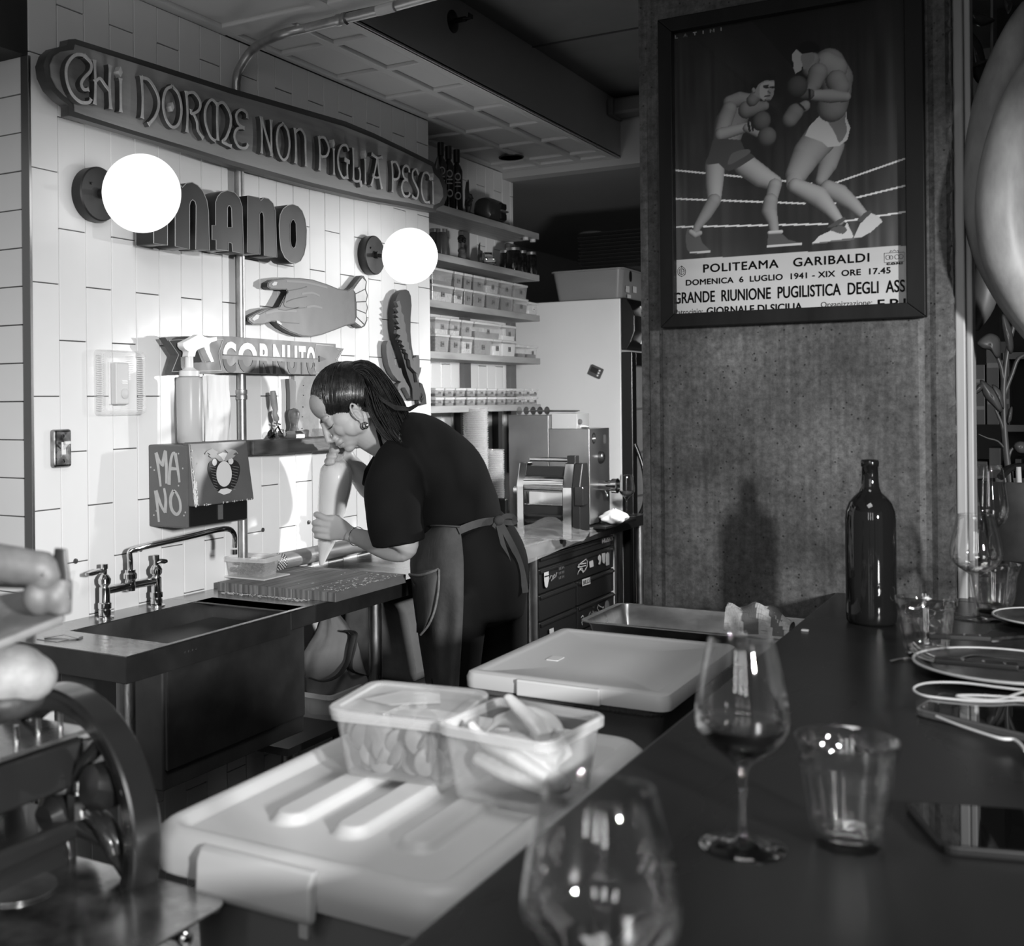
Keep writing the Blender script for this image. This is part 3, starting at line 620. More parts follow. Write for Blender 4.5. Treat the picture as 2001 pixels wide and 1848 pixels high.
for st in ([[(110,1075),(130,1200),(150,1365)],[(110,1075),(140,1150),(175,1190)],[(165,1190),(180,1100),(190,1055)],[(190,1060),(200,1200),(200,1340)]], [[(222,1350),(230,1200),(250,1090),(275,1080)],[(275,1080),(295,1200),(312,1330)],[(230,1210),(290,1215)]], [[(105,1400),(120,1520),(135,1670)],[(110,1400),(150,1520),(188,1590)],[(188,1590),(195,1480),(180,1380)]], [[(262,1400),(235,1470),(245,1560),(285,1605),(318,1570),(315,1490),(285,1420),(262,1400)]]):
    mb = MB()
    for ii, s_ in enumerate(st): ribbon(mb, dpx(zq(catmull(s_, 4, False))), [.010-.004*i/(len(s_)*4-4) for i in range(len(s_)*4-3)], Md, 0, .0006+.0003*ii)
    mb.build('graffiti_letter', m_graf, dp)
mb = MB()
for q in ((95,1225),(303,1083),(340,1210),(303,1358),(113,1575),(92,1612),(350,1615),(362,1588),(65,1200)):
    a = dpx(zq([q]))[0]; mb.rings([[Md @ Vector((u, v, w_)) for u, v in circ(a, .0022, 10)] for w_ in (0, .0006)])
mb.build('paint_dot', m_graf, dp)['kind'] = 'stuff'
# chips along edges
mb = MB(); rc = random.Random(5)
nv = Vector((ov, 0, -(zt-zm)))  # along the cover face, downwards
def cov(u, t): return Vector((xf+ov*t+.0005, yb0+(y1-yb0)*u, zt+.004+(zm-zt-.004)*t))
for k in range(90):
    t = rc.random()**.6; u = abs(rc.gauss(0, .035)) if k < 60 else rc.random(); t = t if k < 60 else .985
    s_ = rc.uniform(.0006, .0035)*(1.6 if t > .6 and k < 60 else .8)
    if u > 1: continue
    c = cov(u, t); n_ = rc.randint(4, 6); a0 = rc.random()*6
    mb.rings([[c+Vector((w_, s_*rc.uniform(.5, 1)*math.cos(a0+6.283*i/n_), s_*rc.uniform(.6, 1.6)*math.sin(a0+6.283*i/n_))) for i in range(n_)] for w_ in (0, .0004)])
o = mb.build('paint_chip', m_chip, dp); o['kind'] = 'stuff'
# two-headed bird emblem on the cover
e1 = Vector((0, 1, 0)); e2 = (cov(.5, 0)-cov(.5, 1)).normalized(); Mc = frame(cov(0, .5), e1, e2); Mi = Mc.inverted()
def cpx(q):
    nrm = e1.cross(e2); o = []
    for a, b in zq(q):
        r = ray(a, b); t = (cov(0, .5)-CAM).dot(nrm)/r.dot(nrm); v = Mi @ (CAM+r*t); o.append((v.x, v.y))
    return o
m_ink = mat('emblem_ink', .02, .5); m_pale = mat('emblem_pale', .62, .5); m_bird = mat('emblem_bird', .34, .5)
decal(cpx(catmull([(560,1170),(600,1140),(690,1130),(790,1140),(828,1190),(825,1260),(790,1360),(740,1410),(690,1425),(635,1400),(590,1330),(558,1250)], 2)), Mc, .0004, .0008, m_ink, 'wing_ring', dp)
for q in (circ((692, 1258), 66, 24, 110), circ((610, 1158), 20, 14, 30), circ((750, 1148), 22, 14, 28), [(640,1415),(665,1388),(715,1380),(760,1395),(740,1422),(690,1437)], [(640,1090),(680,1072),(720,1080),(700,1140),(685,1145)]):
    decal(cpx(q), Mc, .0008, .0012, m_pale, 'pale_oval', dp)
for q in ([(528,1080),(548,1058),(590,1040),(640,1070),(625,1085),(665,1110),(690,1150),(650,1150),(620,1120),(580,1120),(560,1100),(575,1092),(550,1075),(532,1092)], [(812,1080),(790,1055),(750,1045),(700,1050),(725,1075),(695,1130),(700,1155),(740,1130),(770,1118),(790,1098),(770,1090),(795,1070),(808,1088)]):
    decal(cpx(q), Mc, .0010, .0014, m_bird, 'bird_head', dp)
mb = MB()
for k in range(9):
    for sx in (0, 1):
        yy = 1190+k*24; xo = (570+k*5, 622+k*2) if not sx else (765-k*2, 820-k*4)
        ribbon(mb, cpx([(xo[0], yy), (xo[1], yy+12)]), .0006, Mc, .0009, .0013)
mb.build('feather_line', m_bird, dp)['kind'] = 'stuff'
# ---- spray bottle and folded cloth on the dispenser
def PZ(px, py, z): return P(px, py, z=z)
bx = WX+.072; bc = P(371, 866, x=bx); sb = thing('spray_bottle', 'translucent spray bottle with white trigger, standing on the dispenser', 'spray bottle', (bx, bc.y, zt))
m_btl = mat('translucent_bottle', .68, .3, trans=.35, ior=1.3, sss=.0)
tp = P(371, 735, x=bx).z; rb_ = .031
MB().lathe([(0, 0), (rb_*.93, 0), (rb_, .004), (rb_*1.02, .06), (rb_*1.08, tp-zt-.012), (rb_, tp-zt-.004), (.024, tp-zt), (0, tp-zt)], (bx, bc.y, zt), seg=32).build('bottle_body', m_btl, sb, smooth=True)
MB().lathe([(0, .0), (rb_*.97, .0), (rb_*.985, .018), (0, .018)], (bx, bc.y, zt+.003), seg=24).build('liquid', mat('cleaning_liquid', .36, .3), sb, smooth=True)
MB().lathe([(.0255, 0), (.0255, .013), (.018, .016), (.011, .022), (.0105, .05), (0, .05)], (bx, bc.y, tp), seg=28, flute=lambda t, h: 1+.012*math.cos(t*28) if h < .014 else 1).build('cap', WHITEP, sb, smooth=True, angle=30)
zc = tp+.05; hy = bc.y
def sp(a, b): q = P(280+a/4.4, 640+b/4.4, x=bx); return (q.y, q.z)
Ms = frame((bx-.009, 0, 0), (0, 1, 0), (0, 0, 1))
shape('sprayer_head', [[sp(*q) for q in ((318,130),(380,100),(450,60),(480,60),(500,78),(545,92),(608,80),(610,112),(560,128),(545,145),(550,200),(585,292),(560,297),(520,220),(500,170),(470,180),(445,190),(430,205),(420,250),(360,250),(365,205),(335,185),(318,160))]], .018, Ms, WHITEP, sb, bevel=.003)
MB().tube([Vector((bx, *sp(400, 250))), Vector((bx, *sp(398, 345)))], .009, 14).tube([Vector((bx, *sp(470, 150))), Vector((bx, *sp(375, 152)))], .0065, 12).build('pump', WHITEP, sb, smooth=True)
MB().tube([Vector((bx, *sp(545, 108))), Vector((bx, *sp(612, 95)))], .0062, 12).build('nozzle', WHITEP, sb, smooth=True)
cx_ = WX+.045; mb = MB(); R = []
for k in range(15):
    f = k/14; q0 = P(400+2*f*0, 862-(862-733)*f, x=cx_); q1 = P(441+3*math.sin(f*5)+f*3, 862-(862-733)*f, x=cx_); ring = []
    for i in range(40):
        a = 2*math.pi*i/40; rr = 1+.06*math.sin(7*a+f*3)+.04*math.sin(13*a-4*f)
        ring.append(Vector((cx_+.026*rr*math.sin(a), (q0.y+q1.y)/2+(q1.y-q0.y)/2*rr*math.cos(a), max(q0.z, zt))))
    R.append(ring)
tag(mb.rings(R).build('folded_cloth', mat('white_cloth', .80, .85), smooth=True, angle=60), 'white bundled cloth standing on the dispenser beside the spray bottle', 'cloth')
# ---- small thick wooden shelf with tools
sx1 = WX+.085; ya = P(511, 880, x=sx1).y; zt2 = P(511, 861, x=sx1).z; zb2 = P(512, 890, x=sx1).z; ye = P(748, 868, x=sx1).y
m_thick = mat('dark_timber', .055, .5, noise=.45, scale=9, stretch=(3, .4, 3), wood=True, bump=.15, bscale=50)
yc0 = P(564, 880, x=sx1).y
ws = tag(MB().hexa([(WX, ya-.0, zb2), (sx1-.03, ya+.0, zb2), (sx1, yc0, zb2), (sx1, ye, zb2), (WX, ye, zb2)], [(WX, ya, zt2), (sx1-.03, ya, zt2), (sx1, yc0, zt2), (sx1, ye, zt2), (WX, ye, zt2)]).build('wooden_ledge', m_thick, bevel=.004), 'thick dark timber ledge on the tiles behind the head', 'shelf')
def onl(px, py, x): return P(px, py, x=x)
xl_ = WX+.045
c = P(532, 861, x=xl_); m_hnd = mat('pale_beech_handle', .27, .5, noise=.15, scale=30); cw_ = thing('pasta_cutter', 'pasta cutter with pale wooden handle and two wheels, leaning on the ledge', 'pasta cutter', (xl_, c.y, zt2))
MB().tube([P(a, b, x=xl_) for a, b in ((533,764),(534,772),(536,790),(538,800),(537,808),(540,818),(541,821))], [.0075,.0092,.0095,.0078,.0068,.0085,.007], 16).build('handle', m_hnd, cw_, smooth=True)
MB().tube([P(541, 820, x=xl_), P(541, 833, x=xl_), P(534, 848, x=xl_)], .003, 8).tube([P(541, 830, x=xl_), P(548, 842, x=xl_), P(552, 848, x=xl_)], .003, 8).tube([P(534, 826, x=xl_), P(548, 829, x=xl_)], .002, 8).build('fork', CHROME, cw_, smooth=True)
MB().lathe([(.0, -.003), (.014, -.001), (.0145, 0), (.014, .001), (0, .003)], P(531, 849, x=xl_+.006), (1, -.4, 0), 24).build('cutting_wheel', CHROME, cw_, smooth=True)
MB().lathe([(.0, -.002), (.013, -.002), (.013, .002), (0, .002)], P(551, 848, x=xl_), (.3, -1, 0), 48, flute=lambda t, h: 1+.09*math.sin(t*16)).build('crimping_wheel', CHROME, cw_)
c = P(575, 861, x=xl_); st_ = thing('pasta_stamp', 'turned wooden pasta stamp with a metal base, on the ledge', 'pasta stamp', (xl_, c.y, zt2))
MB().lathe([(0, .020), (.014, .020), (.014, .026), (.011, .03), (.0105, .04), (.015, .056), (.0165, .068), (.0155, .076), (.011, .083), (0, .086)], (xl_, c.y, zt2), seg=28).build('knob_handle', mat('turned_wood', .10, .45, noise=.4, scale=16, stretch=(1, 1, 4), wood=True), st_, smooth=True)
MB().box(xl_-.022, xl_+.022, c.y-.022, c.y+.022, zt2, zt2+.012).hexa([(xl_-.021, c.y-.021, zt2+.012), (xl_+.021, c.y-.021, zt2+.012), (xl_+.021, c.y+.021, zt2+.012), (xl_-.021, c.y+.021, zt2+.012)], [(xl_-.014, c.y-.014, zt2+.021), (xl_+.014, c.y-.014, zt2+.021), (xl_+.014, c.y+.014, zt2+.021), (xl_-.014, c.y+.014, zt2+.021)]).build('stamp_base', mat('stamp_metal', .3, .3, 1), st_, bevel=.001)
pd = [(566,740),(572,740),(579,745),(580,755),(579,768),(578,862),(568,862),(568,768)]
shape('tall_paddle', [wp(pd, .02)], .012, Wf(.006), mat('stained_paddle', .10, .5, noise=.2, scale=20, stretch=(1, 1, .3)), None, bevel=.001)
tag(bpy.context.scene.objects['tall_paddle'], 'slim grey wooden paddle standing behind the pasta stamp', 'paddle')
bd = thing('pinned_board', 'pale grooved gnocchi board standing on the ledge behind the head', 'board', tuple(W(600, 800, .01)))
shape('board', [wp([(577,732),(623,734),(625,860),(577,860)], .015)], .010, Wf(.002), mat('pale_stone_board', .38, .7, noise=.18, scale=40), bd, bevel=.001)
mb = MB()
for k, (a, b) in enumerate(((593,753),(593,772),(592,795),(591,814),(590,837))): mb.box(*(lambda q: (q.x, q.x+.002, q.y-.0015, q.y+.0015, q.z-.0015, q.z+.0015))(P(a, b, x=WX+.012)))
mb.build('nail_hole', BLACK, bd)['kind'] = 'stuff'
mb = MB(); R = []
q = P(630, 852, x=WX+.06)
for k in range(6):
    R.append([q+Vector(((.03+.003*math.sin(i*2.3+k))*math.cos(i*.785), (.035+.004*math.sin(i*1.7+k*2))*math.sin(i*.785), (k-2.5)*.009)) for i in range(8)])
tag(mb.rings(R).build('plastic_bag', clear_mat('thin_bag_plastic', .7, .28, .1), smooth=True, angle=25), 'crumpled clear plastic bag on the ledge in front of the face', 'bag')
# ================================================================== WORKTOPS, SINK, TAP, PREP
def TP(px, py, z=TZ): return P(px, py, z=z)
m_top = mat('steel_worktop', .36, .24, .95, noise=.3, scale=5, stretch=(1, 3, 1), bump=.04, bscale=40)
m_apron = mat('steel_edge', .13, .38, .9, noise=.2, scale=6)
ty0 = 1.689
# --- sink unit: y from ty0 to ys1 ; board table beyond
ys1 = TP(595, 1197).y
bc = [TP(163, 1232), TP(413, 1162), TP(578, 1188), TP(318, 1260)]           # basin opening corners
bx0 = (bc[0].x+bc[1].x)/2; bx1 = (bc[2].x+bc[3].x)/2; by0 = (bc[0].y+bc[3].y)/2; by1 = (bc[1].y+bc[2].y)/2
sk = thing('sink_unit', 'stainless steel sink with deep basin against the tiles, left of the wooden board', 'sink', ((WX+TF)/2, (ty0+ys1)/2, 0))
T = .003
MB().box(WX, bx0, ty0, ys1, TZ-T, TZ).box(bx1, TF, ty0, ys1, TZ-T, TZ).box(bx0, bx1, ty0, by0, TZ-T, TZ).box(bx0, bx1, by1, ys1, TZ-T, TZ).build('sink_top', m_top, sk)
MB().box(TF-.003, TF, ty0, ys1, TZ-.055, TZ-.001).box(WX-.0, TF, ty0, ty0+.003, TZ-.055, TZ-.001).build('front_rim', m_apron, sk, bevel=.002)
D = .26; mb = MB()
mb.box(bx0-.002, bx0, by0, by1, TZ-D, TZ-T).box(bx1, bx1+.002, by0, by1, TZ-D, TZ-T).box(bx0, bx1, by0-.002, by0, TZ-D, TZ-T).box(bx0, bx1, by1, by1+.002, TZ-D, TZ-T).box(bx0, bx1, by0, by1, TZ-D-.002, TZ-D)
mb.build('basin', mat('basin_steel', .14, .35, .85, noise=.25, scale=6), sk)
px0 = P(318, 1500, x=TF-.02).y; px1 = P(594, 1400, x=TF-.02).y
MB().box(bx0-.02, TF-.02, px0, px1, P(594, 1428, x=TF-.02).z, TZ-.05).build('basin_housing', STEELD, sk, bevel=.003)
lz = 0
for (a, b) in ((260, 1400), (150, 1300)):
    q = P(a, b, x=TF-.03 if a == 260 else WX+.05)
    MB().cyl((q.x, ty0+.03, 0), (q.x, ty0+.03, TZ-.01), .019, seg=20).build('leg', STEEL, sk, smooth=True)
mb = MB(); q = P(372, 1271, x=TF); mb_M = frame(Vector((TF+.0002, q.y, q.z)), (0, 1, 0), (0, 0, 1))
for k in range(7): ribbon(mb, [(-.018+.006*k, -.002), (-.016+.006*k, .002*(-1)**k)], .0012, mb_M, 0, .0004)
mb.build('maker_mark', m_top, sk)['kind'] = 'stuff'
# scraps lying in/on the sink
for a, b, l in ((343, 1246, 'dark wire scrap lying in the sink basin, nearer'),):
    q = P(a, b, z=TZ-.05); tag(MB().tube([Vector((q.x+.02*math.cos(k*.5), q.y+.028*math.sin(k*.5), TZ-D+.004+.002*k)) for k in range(11)], .0035, 8).build('whisk_wire', CHROME, smooth=True), 'curved metal utensil handle lying inside the sink basin', 'utensil')
q = TP(100, 1250); tag(MB().box(q.x-.03, q.x+.03, q.y-.012, q.y+.02, TZ, TZ+.0015).tube([(q.x-.02, q.y, TZ+.004), (q.x+.01, q.y+.03, TZ+.008), (q.x+.045, q.y+.04, TZ+.002)], [.012, .009, .012], 8, flat=.2).build('foil_scrap', mat('foil', .5, .35, .7), smooth=True), 'torn wrapper scrap on the near left corner of the sink', 'scrap')
# --- board table and far table, one run each
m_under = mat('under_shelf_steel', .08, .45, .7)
ym = TP(905, 1085).y
t1 = thing('prep_table', 'steel work table carrying the wooden board, in front of the person', 'table', ((WX+TF)/2, (ys1+ym)/2, 0))
MB().box(WX+.002, TF, ys1+.001, ym, TZ-.003, TZ).build('table_top', m_top, t1)
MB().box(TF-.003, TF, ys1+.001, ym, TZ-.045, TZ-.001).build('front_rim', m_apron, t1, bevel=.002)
for px in (733,):
    yl = P(px, 1250, x=TF-.035).y
    for x in (TF-.035, WX+.05): MB().cyl((x, yl, 0), (x, yl, TZ-.003), .019, seg=20).build('leg', STEEL, t1, smooth=True)
t2 = thing('prep_table', 'far steel work table with drawers under it, behind the person', 'table', (-1.87, (ym+4.88)/2, 0))
MB().box(WX+.001, TF, ym+.002, Y1, TZ-.003, TZ).box(WB, TF, Y1, 4.883, TZ-.003, TZ).build('table_top', m_top, t2)
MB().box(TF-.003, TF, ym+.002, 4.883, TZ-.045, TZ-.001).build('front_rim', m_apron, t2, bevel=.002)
for y in (P(1041, 1150, x=TF-.02).y, 4.85):
    MB().cyl((TF-.02, y, 0), (TF-.02, y, TZ-.003), .017, seg=20).build('leg', STEEL, t2, smooth=True)
MB().box(TF-.02, TF-.012, P(1203, 1100, x=TF-.015).y, P(1216, 1100, x=TF-.015).y, 0, TZ-.04).build('leg_panel', STEEL, t2)
# --- bridge tap
tx = WX+.045
def T3(px, py): return P(px, py, x=tx)
a, c_, b = T3(205, 1200), T3(255, 1150), T3(306, 1180)
tp_ = thing('bridge_tap', 'chrome bridge tap with two lever handles and a long swivel spout over the sink', 'tap', (tx, c_.y, TZ))
for q, nm, e in ((a, 'post', 1), (b, 'post', -1)):
    MB().lathe([(0, 0), (.021, 0), (.021, .003), (.012, .005), (.0125, .005), (.0145, .006), (.0145, .018), (.012, .020), (.0155, .022), (.0155, .034), (.0125, .036), (.0125, .070), (.009, .073), (.0145, .080), (.015, .090), (.010, .098), (.006, .101), (.006, .112), (.008, .113), (.008, .124), (0, .125)], (tx, q.y, TZ), seg=24).build('post', CHROME, tp_, smooth=True, angle=30)
zb_ = TZ+.062
MB().tube([(tx, a.y, zb_), (tx, b.y, zb_)], .0095, 16).build('bridge', CHROME, tp_, smooth=True)
MB().lathe([(.011, -.012), (.013, 0), (.012, .014), (.016, .018), (.016, .028), (.0125, .032), (.0125, .038), (0, .038)], (tx, c_.y, zb_), seg=20).build('spout_base', CHROME, tp_, smooth=True, angle=30)
# swivel spout: reaches out over the basin
sx = tx+.13; tipz = P(457, 1078, x=sx); top_ = P(440, 1036, x=sx-.004)
e0 = Vector((tx, c_.y, zb_+.035)); hz = P(250, 1094, x=tx).z
pts = catmull([e0, Vector((tx, c_.y, hz)), P(254, 1078, x=tx+.003), P(268, 1072, x=tx+.012), P(300, 1064, x=tx+.035), P(380, 1046, x=tx+.085), P(425, 1035, x=tx+.117), P(448, 1034, x=tx+.127), P(458, 1046, x=sx), P(458, 1070, x=sx)], 5, False)
MB().tube(pts, .0068, 14).build('spout', CHROME, tp_, smooth=True)
MB().cyl(tipz+Vector((0, 0, .006)), tipz-Vector((0, 0, .006)), .0088, seg=16).build('aerator', CHROME, tp_, smooth=True)
for q, e in ((a, P(170, 1122, x=tx+.01)), (b, P(326, 1096, x=tx+.012))):
    h0 = Vector((tx, q.y, e.z-.001)); MB().tube([h0, h0.lerp(e, .35)+Vector((0, 0, .002)), h0.lerp(e, .75), e], [.006, .0088, .009, .006], 12, flat=.7).build('lever', CHROME, tp_, smooth=True)
# --- wooden board
BT = TZ+.0235
m_wb = mat('butcher_board', .115, .5, noise=.38, scale=7, stretch=(4, .5, 1), wood=True, bump=.05, bscale=40)
m_wb2 = mat('butcher_board_light', .15, .5, noise=.35, scale=8, stretch=(4, .5, 1), wood=True)
k1 = P(412, 1133, z=BT); k2 = P(654, 1161, z=BT); k3 = P(787, 1121, z=BT)
yb0, yb1 = (k1.y+k2.y)/2, k3.y; xb1 = (k2.x+k3.x)/2; xb0 = WX+.035
wbd = thing('butcher_board', 'large laminated wooden board dusted with flour, under the piping bag', 'board', ((xb0+xb1)/2, (yb0+yb1)/2, TZ))
NS = 14
for i in range(NS):
    xa, xb = xb0+(xb1-xb0)*i/NS, xb0+(xb1-xb0)*(i+1)/NS
    MB().box(xa+.0002, xb-.0002, yb0, yb1, TZ, BT-random.uniform(0, .0006)).build('stave', m_wb if i % 2 else m_wb2, wbd, bevel=.0008, seg=1)
mb = MB(); rf = random.Random(9); m_flour = mat('flour', .62, .9)
for k in range(130):
    x = xb1-abs(rf.gauss(0, .06)); y = rf.uniform(yb0+.02, yb1-.02)
    if x < xb0+.02: continue
    r = rf.uniform(.0005, .0022); st2 = rf.uniform(1, 3.5); a0 = rf.uniform(-.3, .3)
    mb.rings([[Vector((x+r*math.cos(t), y+r*st2*math.sin(t)*rf.uniform(.6, 1.2), BT+w_)) for t in [6.283*i/7 for i in range(7)]] for w_ in (0, .0006)])
o = mb.build('flour_dust', m_flour, wbd); o['kind'] = 'stuff'
mb = MB()
for k in range(140):
    x = rf.uniform(WX+.06, TF-.05); y = yb0-abs(rf.gauss(0, .012)); r = rf.uniform(.001, .004)
    mb.rings([[Vector((x+r*1.6*math.cos(t), y+r*math.sin(t)*rf.uniform(.5, 1.2), TZ+w_)) for t in [6.283*i/7 for i in range(7)]] for w_ in (0, .0005)])
o = mb.build('flour_spill', m_flour); tag(o, 'dried flour spilled on the steel along the near edge of the wooden board', 'flour'); o['kind'] = 'stuff'
# --- rolling pin at the wall
rx = WX+.05; r0 = P(545, 1079, x=rx); r1 = P(735, 1042, x=rx)
rp = thing('rolling_pin', 'thick rolling pin with patterned end lying against the tiles behind the piping bag', 'rolling pin', ((r0.x+r1.x)/2, (r0.y+r1.y)/2, BT))
rr = .0235; zz_ = BT+rr; e = Vector((0, 1, 0)); y_a, y_b = P(527, 1085, x=rx).y, P(760, 1040, x=rx).y
MB().lathe([(0, 0), (.018, 0), (rr, .006), (rr, .008)], (rx, y_a, zz_), e, 32).build('end_cap', mat('dark_end', .02, .4), rp, smooth=True)
ys_ = y_a+.008; pw = .045
MB().cyl((rx, ys_, zz_), (rx, ys_+pw, zz_), rr, seg=32).build('patterned_band', mat('band_ground', .02, .4), rp, smooth=True)
mb = MB()
for i in range(18):
    for j in range(7):
        a0 = 2*math.pi*(i+.5*(j % 2))/18; yy = ys_+.003+j*.0062; u = .19
        c = [Vector((rx+(rr+w_)*math.cos(a), zz_ and y, zz_+(rr+w_)*math.sin(a))) for w_ in (0, .0006) for a, y in ((a0-u*.6, yy), (a0, yy-.0028), (a0+u*.6, yy), (a0, yy+.0028))]
        mb.hexa(c[:4], c[4:])
o = mb.build('band_pattern', mat('band_pale', .45, .5), rp); o['kind'] = 'stuff'
MB().cyl((rx, ys_+pw, zz_), (rx, y_b, zz_), rr, seg=32).build('barrel', mat('pin_wood', .16, .45, noise=.3, scale=8, stretch=(3, .5, 3), wood=True), rp, smooth=True)
# --- clear tubs
def tub(name, label, cat, c, w, d, h, rz=0, lid=True, contents=None, mats=None, group=None, taper=.86, rim=.007, parent=None, r=.012, flutes=True):
    """rounded clear container; c is the base centre"""
    t = thing(name, label, cat, c, group, rz) if parent is None else parent
    mc = mats or clear_mat('tub_plastic', .8, .07, .12); M = Matrix.Translation(Vector(c)) @ Matrix.Rotation(rz, 4, 'Z')
    mb = MB(); mb.M = M; R = []
    for k in range(5):
        f = k/4; s = taper+(1-taper)*f; R.append([Vector((a, b, h*f)) for a, b in rrect((0, 0), w/2*s, d/2*s, r)])
    R.append([Vector((a, b, h)) for a, b in rrect((0, 0), w/2-.0015, d/2-.0015, r)])
    for k in range(4, -1, -1):
        f = k/4; s = taper+(1-taper)*f; R.append([Vector((a, b, max(.0015, h*f))) for a, b in rrect((0, 0), w/2*s-.0015, d/2*s-.0015, r)])
    mb.rings(R, True); mb.build('tub_body', mc, t, smooth=True, angle=30)
    mb = MB(); mb.M = M; R = []
    for dz, e_ in ((-.012, 0), (-.012, rim*.6), (-.002, rim*.7), (0, rim*.4), (0, -.001), (-.012, 0)): R.append([Vector((a, b, h+dz)) for a, b in rrect((0, 0), w/2+e_, d/2+e_, r+e_)])
    mb.rings(R, False); mb.build('rim', clear_mat('rim_plastic', .85, .25, .15), t, smooth=True, angle=30)
    if lid:
        mb = MB(); mb.M = M; R = []
        for dz, e_ in ((-.006, rim), (.002, rim), (.004, rim*.7), (.004, -.006), (.0015, -.009)): R.append([Vector((a, b, h+dz)) for a, b in rrect((0, 0), w/2+e_, d/2+e_, r+e_ if r+e_ > .003 else .003)])
        mb.rings(R, False); n = len(R[0]); mb.add(R[-1], [tuple(range(n))]); mb.build('lid', clear_mat('clear_lid_plastic', .85, .22, .12), t, smooth=True, angle=30)
    return t
z_ = BT
c = P(474, 1128, z=z_)
gt = tub('greens_tub', 'small clear tub of dark chopped greens on the corner of the wooden board', 'tub', (c.x+.012, c.y+.030, z_+.004), .125, .095, .052, math.radians(8), lid=False)
mb = MB(); rg = random.Random(4)
for k in range(70):
    q = Vector((c.x+.012+rg.uniform(-.045, .045), c.y+.030+rg.uniform(-.034, .034), z_+.010+rg.uniform(0, .032)))
    M3 = Matrix.Rotation(rg.uniform(0, 6), 3, 'Z') @ Matrix.Rotation(rg.uniform(-1, 1), 3, 'X'); s_ = rg.uniform(.007, .013)
    mb.rings([[q+M3 @ Vector((s_*math.cos(t)*(1+.2*math.sin(3*t)), s_*.7*math.sin(t), .0008*w_+.003*math.sin(t*2))) for t in [6.283*i/8 for i in range(8)]] for w_ in (0, 1)])
o = mb.build('chopped_greens', mat('dark_greens', .09, .45, noise=.7, scale=60)); tag(o, 'dark chopped leafy greens filling the small clear tub', 'greens'); o['kind'] = 'stuff'
MB_ = MB().box(c.x-.055, c.x+.090, c.y-.025, c.y+.095, z_, z_+.004); tag(MB_.build('tub_lid', clear_mat('lid_plastic', .85, .45, .15), bevel=.0015), 'flat pale lid lying under the small tub of greens', 'lid')
# --- stuff under the table
bb = P(660, 1290, x=-1.72); m_bag = mat('canvas_bag', .17, .8, noise=.15, scale=10, bump=.2, bscale=60)
tb = thing('tote_bag', 'slumped pale canvas tote bag with dark straps under the table', 'bag', (bb.x, bb.y, .50))
mb = MB(); R = []
for k in range(15):
    f = k/14; y_ = 1420-f*235; ring = []
    hw = [30, 48, 58, 62, 66, 66, 62, 58, 54, 50, 44, 36, 28, 18, 6][k]; cxp = [640, 642, 648, 652, 652, 650, 648, 646, 644, 646, 650, 652, 650, 646, 642][k]
    q0 = P(cxp, y_, x=-1.74)
    for i in range(36):
        a = 2*math.pi*i/36; fold = 1+.10*math.sin(3*a+f*4)+.07*math.sin(7*a-f*7)+.04*math.sin(12*a+f*13)
        ring.append(q0+R0*(hw/2275*depth(q0)*math.cos(a)*fold)+A_*(.085*math.sin(a)*fold*(1-.5*f)))
    R.append(ring)
mb.rings(R).build('bag_body', m_bag, tb, smooth=True, angle=70)
for st in ([(676,1232),(690,1240),(684,1270),(678,1295),(660,1320),(630,1331),(600,1322)], [(676,1232),(694,1236),(692,1262),(684,1295),(690,1312),(722,1322),(740,1332)]):
    MB().tube([P(a, b, x=-1.655) for a, b in catmull(st, 4, False)], .008, 8, flat=.3).build('strap', mat('dark_webbing', .02, .7), tb, smooth=True)
q = P(650, 1415, x=-1.72)
tub('storage_tub', 'tall clear storage tub on a pale lid on the floor rack under the tote bag', 'tub', (q.x-.02, q.y, P(650, 1418, x=-1.70).z), .16, .20, .10, 0, lid=False)
zs = P(650, 1422, x=-1.62).z
rk = thing('floor_rack', 'low steel under-shelf below the work table', 'rack', (-1.8, q.y, 0))
MB().box(WX+.02, TF-.03, P(600, 1400, x=TF-.03).y-.08, 3.4, zs-.022, zs-.004).build('shelf_plate', m_under, rk)
for y in (q.y-.1, 3.3): MB().cyl((TF-.05, y, 0), (TF-.05, y, zs-.02), .012).build('post', m_under, rk)
q = P(780, 1290, x=-1.80)
tag(MB().hexa([(WX+.05, q.y-.16, zs-.004), (-1.66, q.y-.16, zs-.004), (-1.66, q.y+.25, zs-.004), (WX+.05, q.y+.25, zs-.004)], [(WX+.05, q.y-.13, zs+.32), (-1.72, q.y-.13, zs+.22), (-1.70, q.y+.23, zs+.20), (WX+.05, q.y+.22, zs+.30)]).build('flour_sack', mat('paper_sack', .10, .8, noise=.3, scale=9, bump=.3, bscale=12), bevel=.03, seg=4, smooth=True), 'large dull paper sack under the table behind the table leg', 'sack')
# --- tool chest with drawers
cy0, cy1 = P(1052, 1150, x=TF-.03).y, P(1200, 1110, x=TF-.03).y; cx1 = TF-.03
def C2(px, py): q = P(px, py, x=cx1); return (q.y, q.z)
ct = thing('tool_chest', 'black tool chest of drawers covered in stickers under the far table', 'tool chest', (cx1-.2, (cy0+cy1)/2, 0))
zt0 = TZ-.055
MB().box(cx1-.42, cx1-.012, cy0, cy1, .06, zt0).build('cabinet', mat('black_enamel', .010, .3), ct, bevel=.003)
m_drw = mat('black_drawer_front', .014, .32)
zz2 = [zt0-.004, C2(1120, 1082)[1]-.0, 0, 0]
def zat(px, py): return P(px, py, x=cx1).z
L1 = zat(1198, 1064); L2 = zat(1198, 1108); 
ymid = P(1127, 1200, x=cx1).y; g_ = .005
rows = [(zt0-.004, L1, [(cy0, cy1)]), (L1-g_, L2, [(cy0, cy1)])]
zc_ = L2-g_; hgt = (L1-L2)*1.0
for k in range(6):
    rows.append((zc_, zc_-hgt, [(cy0, ymid-.003), (ymid+.003, cy1)])); zc_ -= hgt+g_
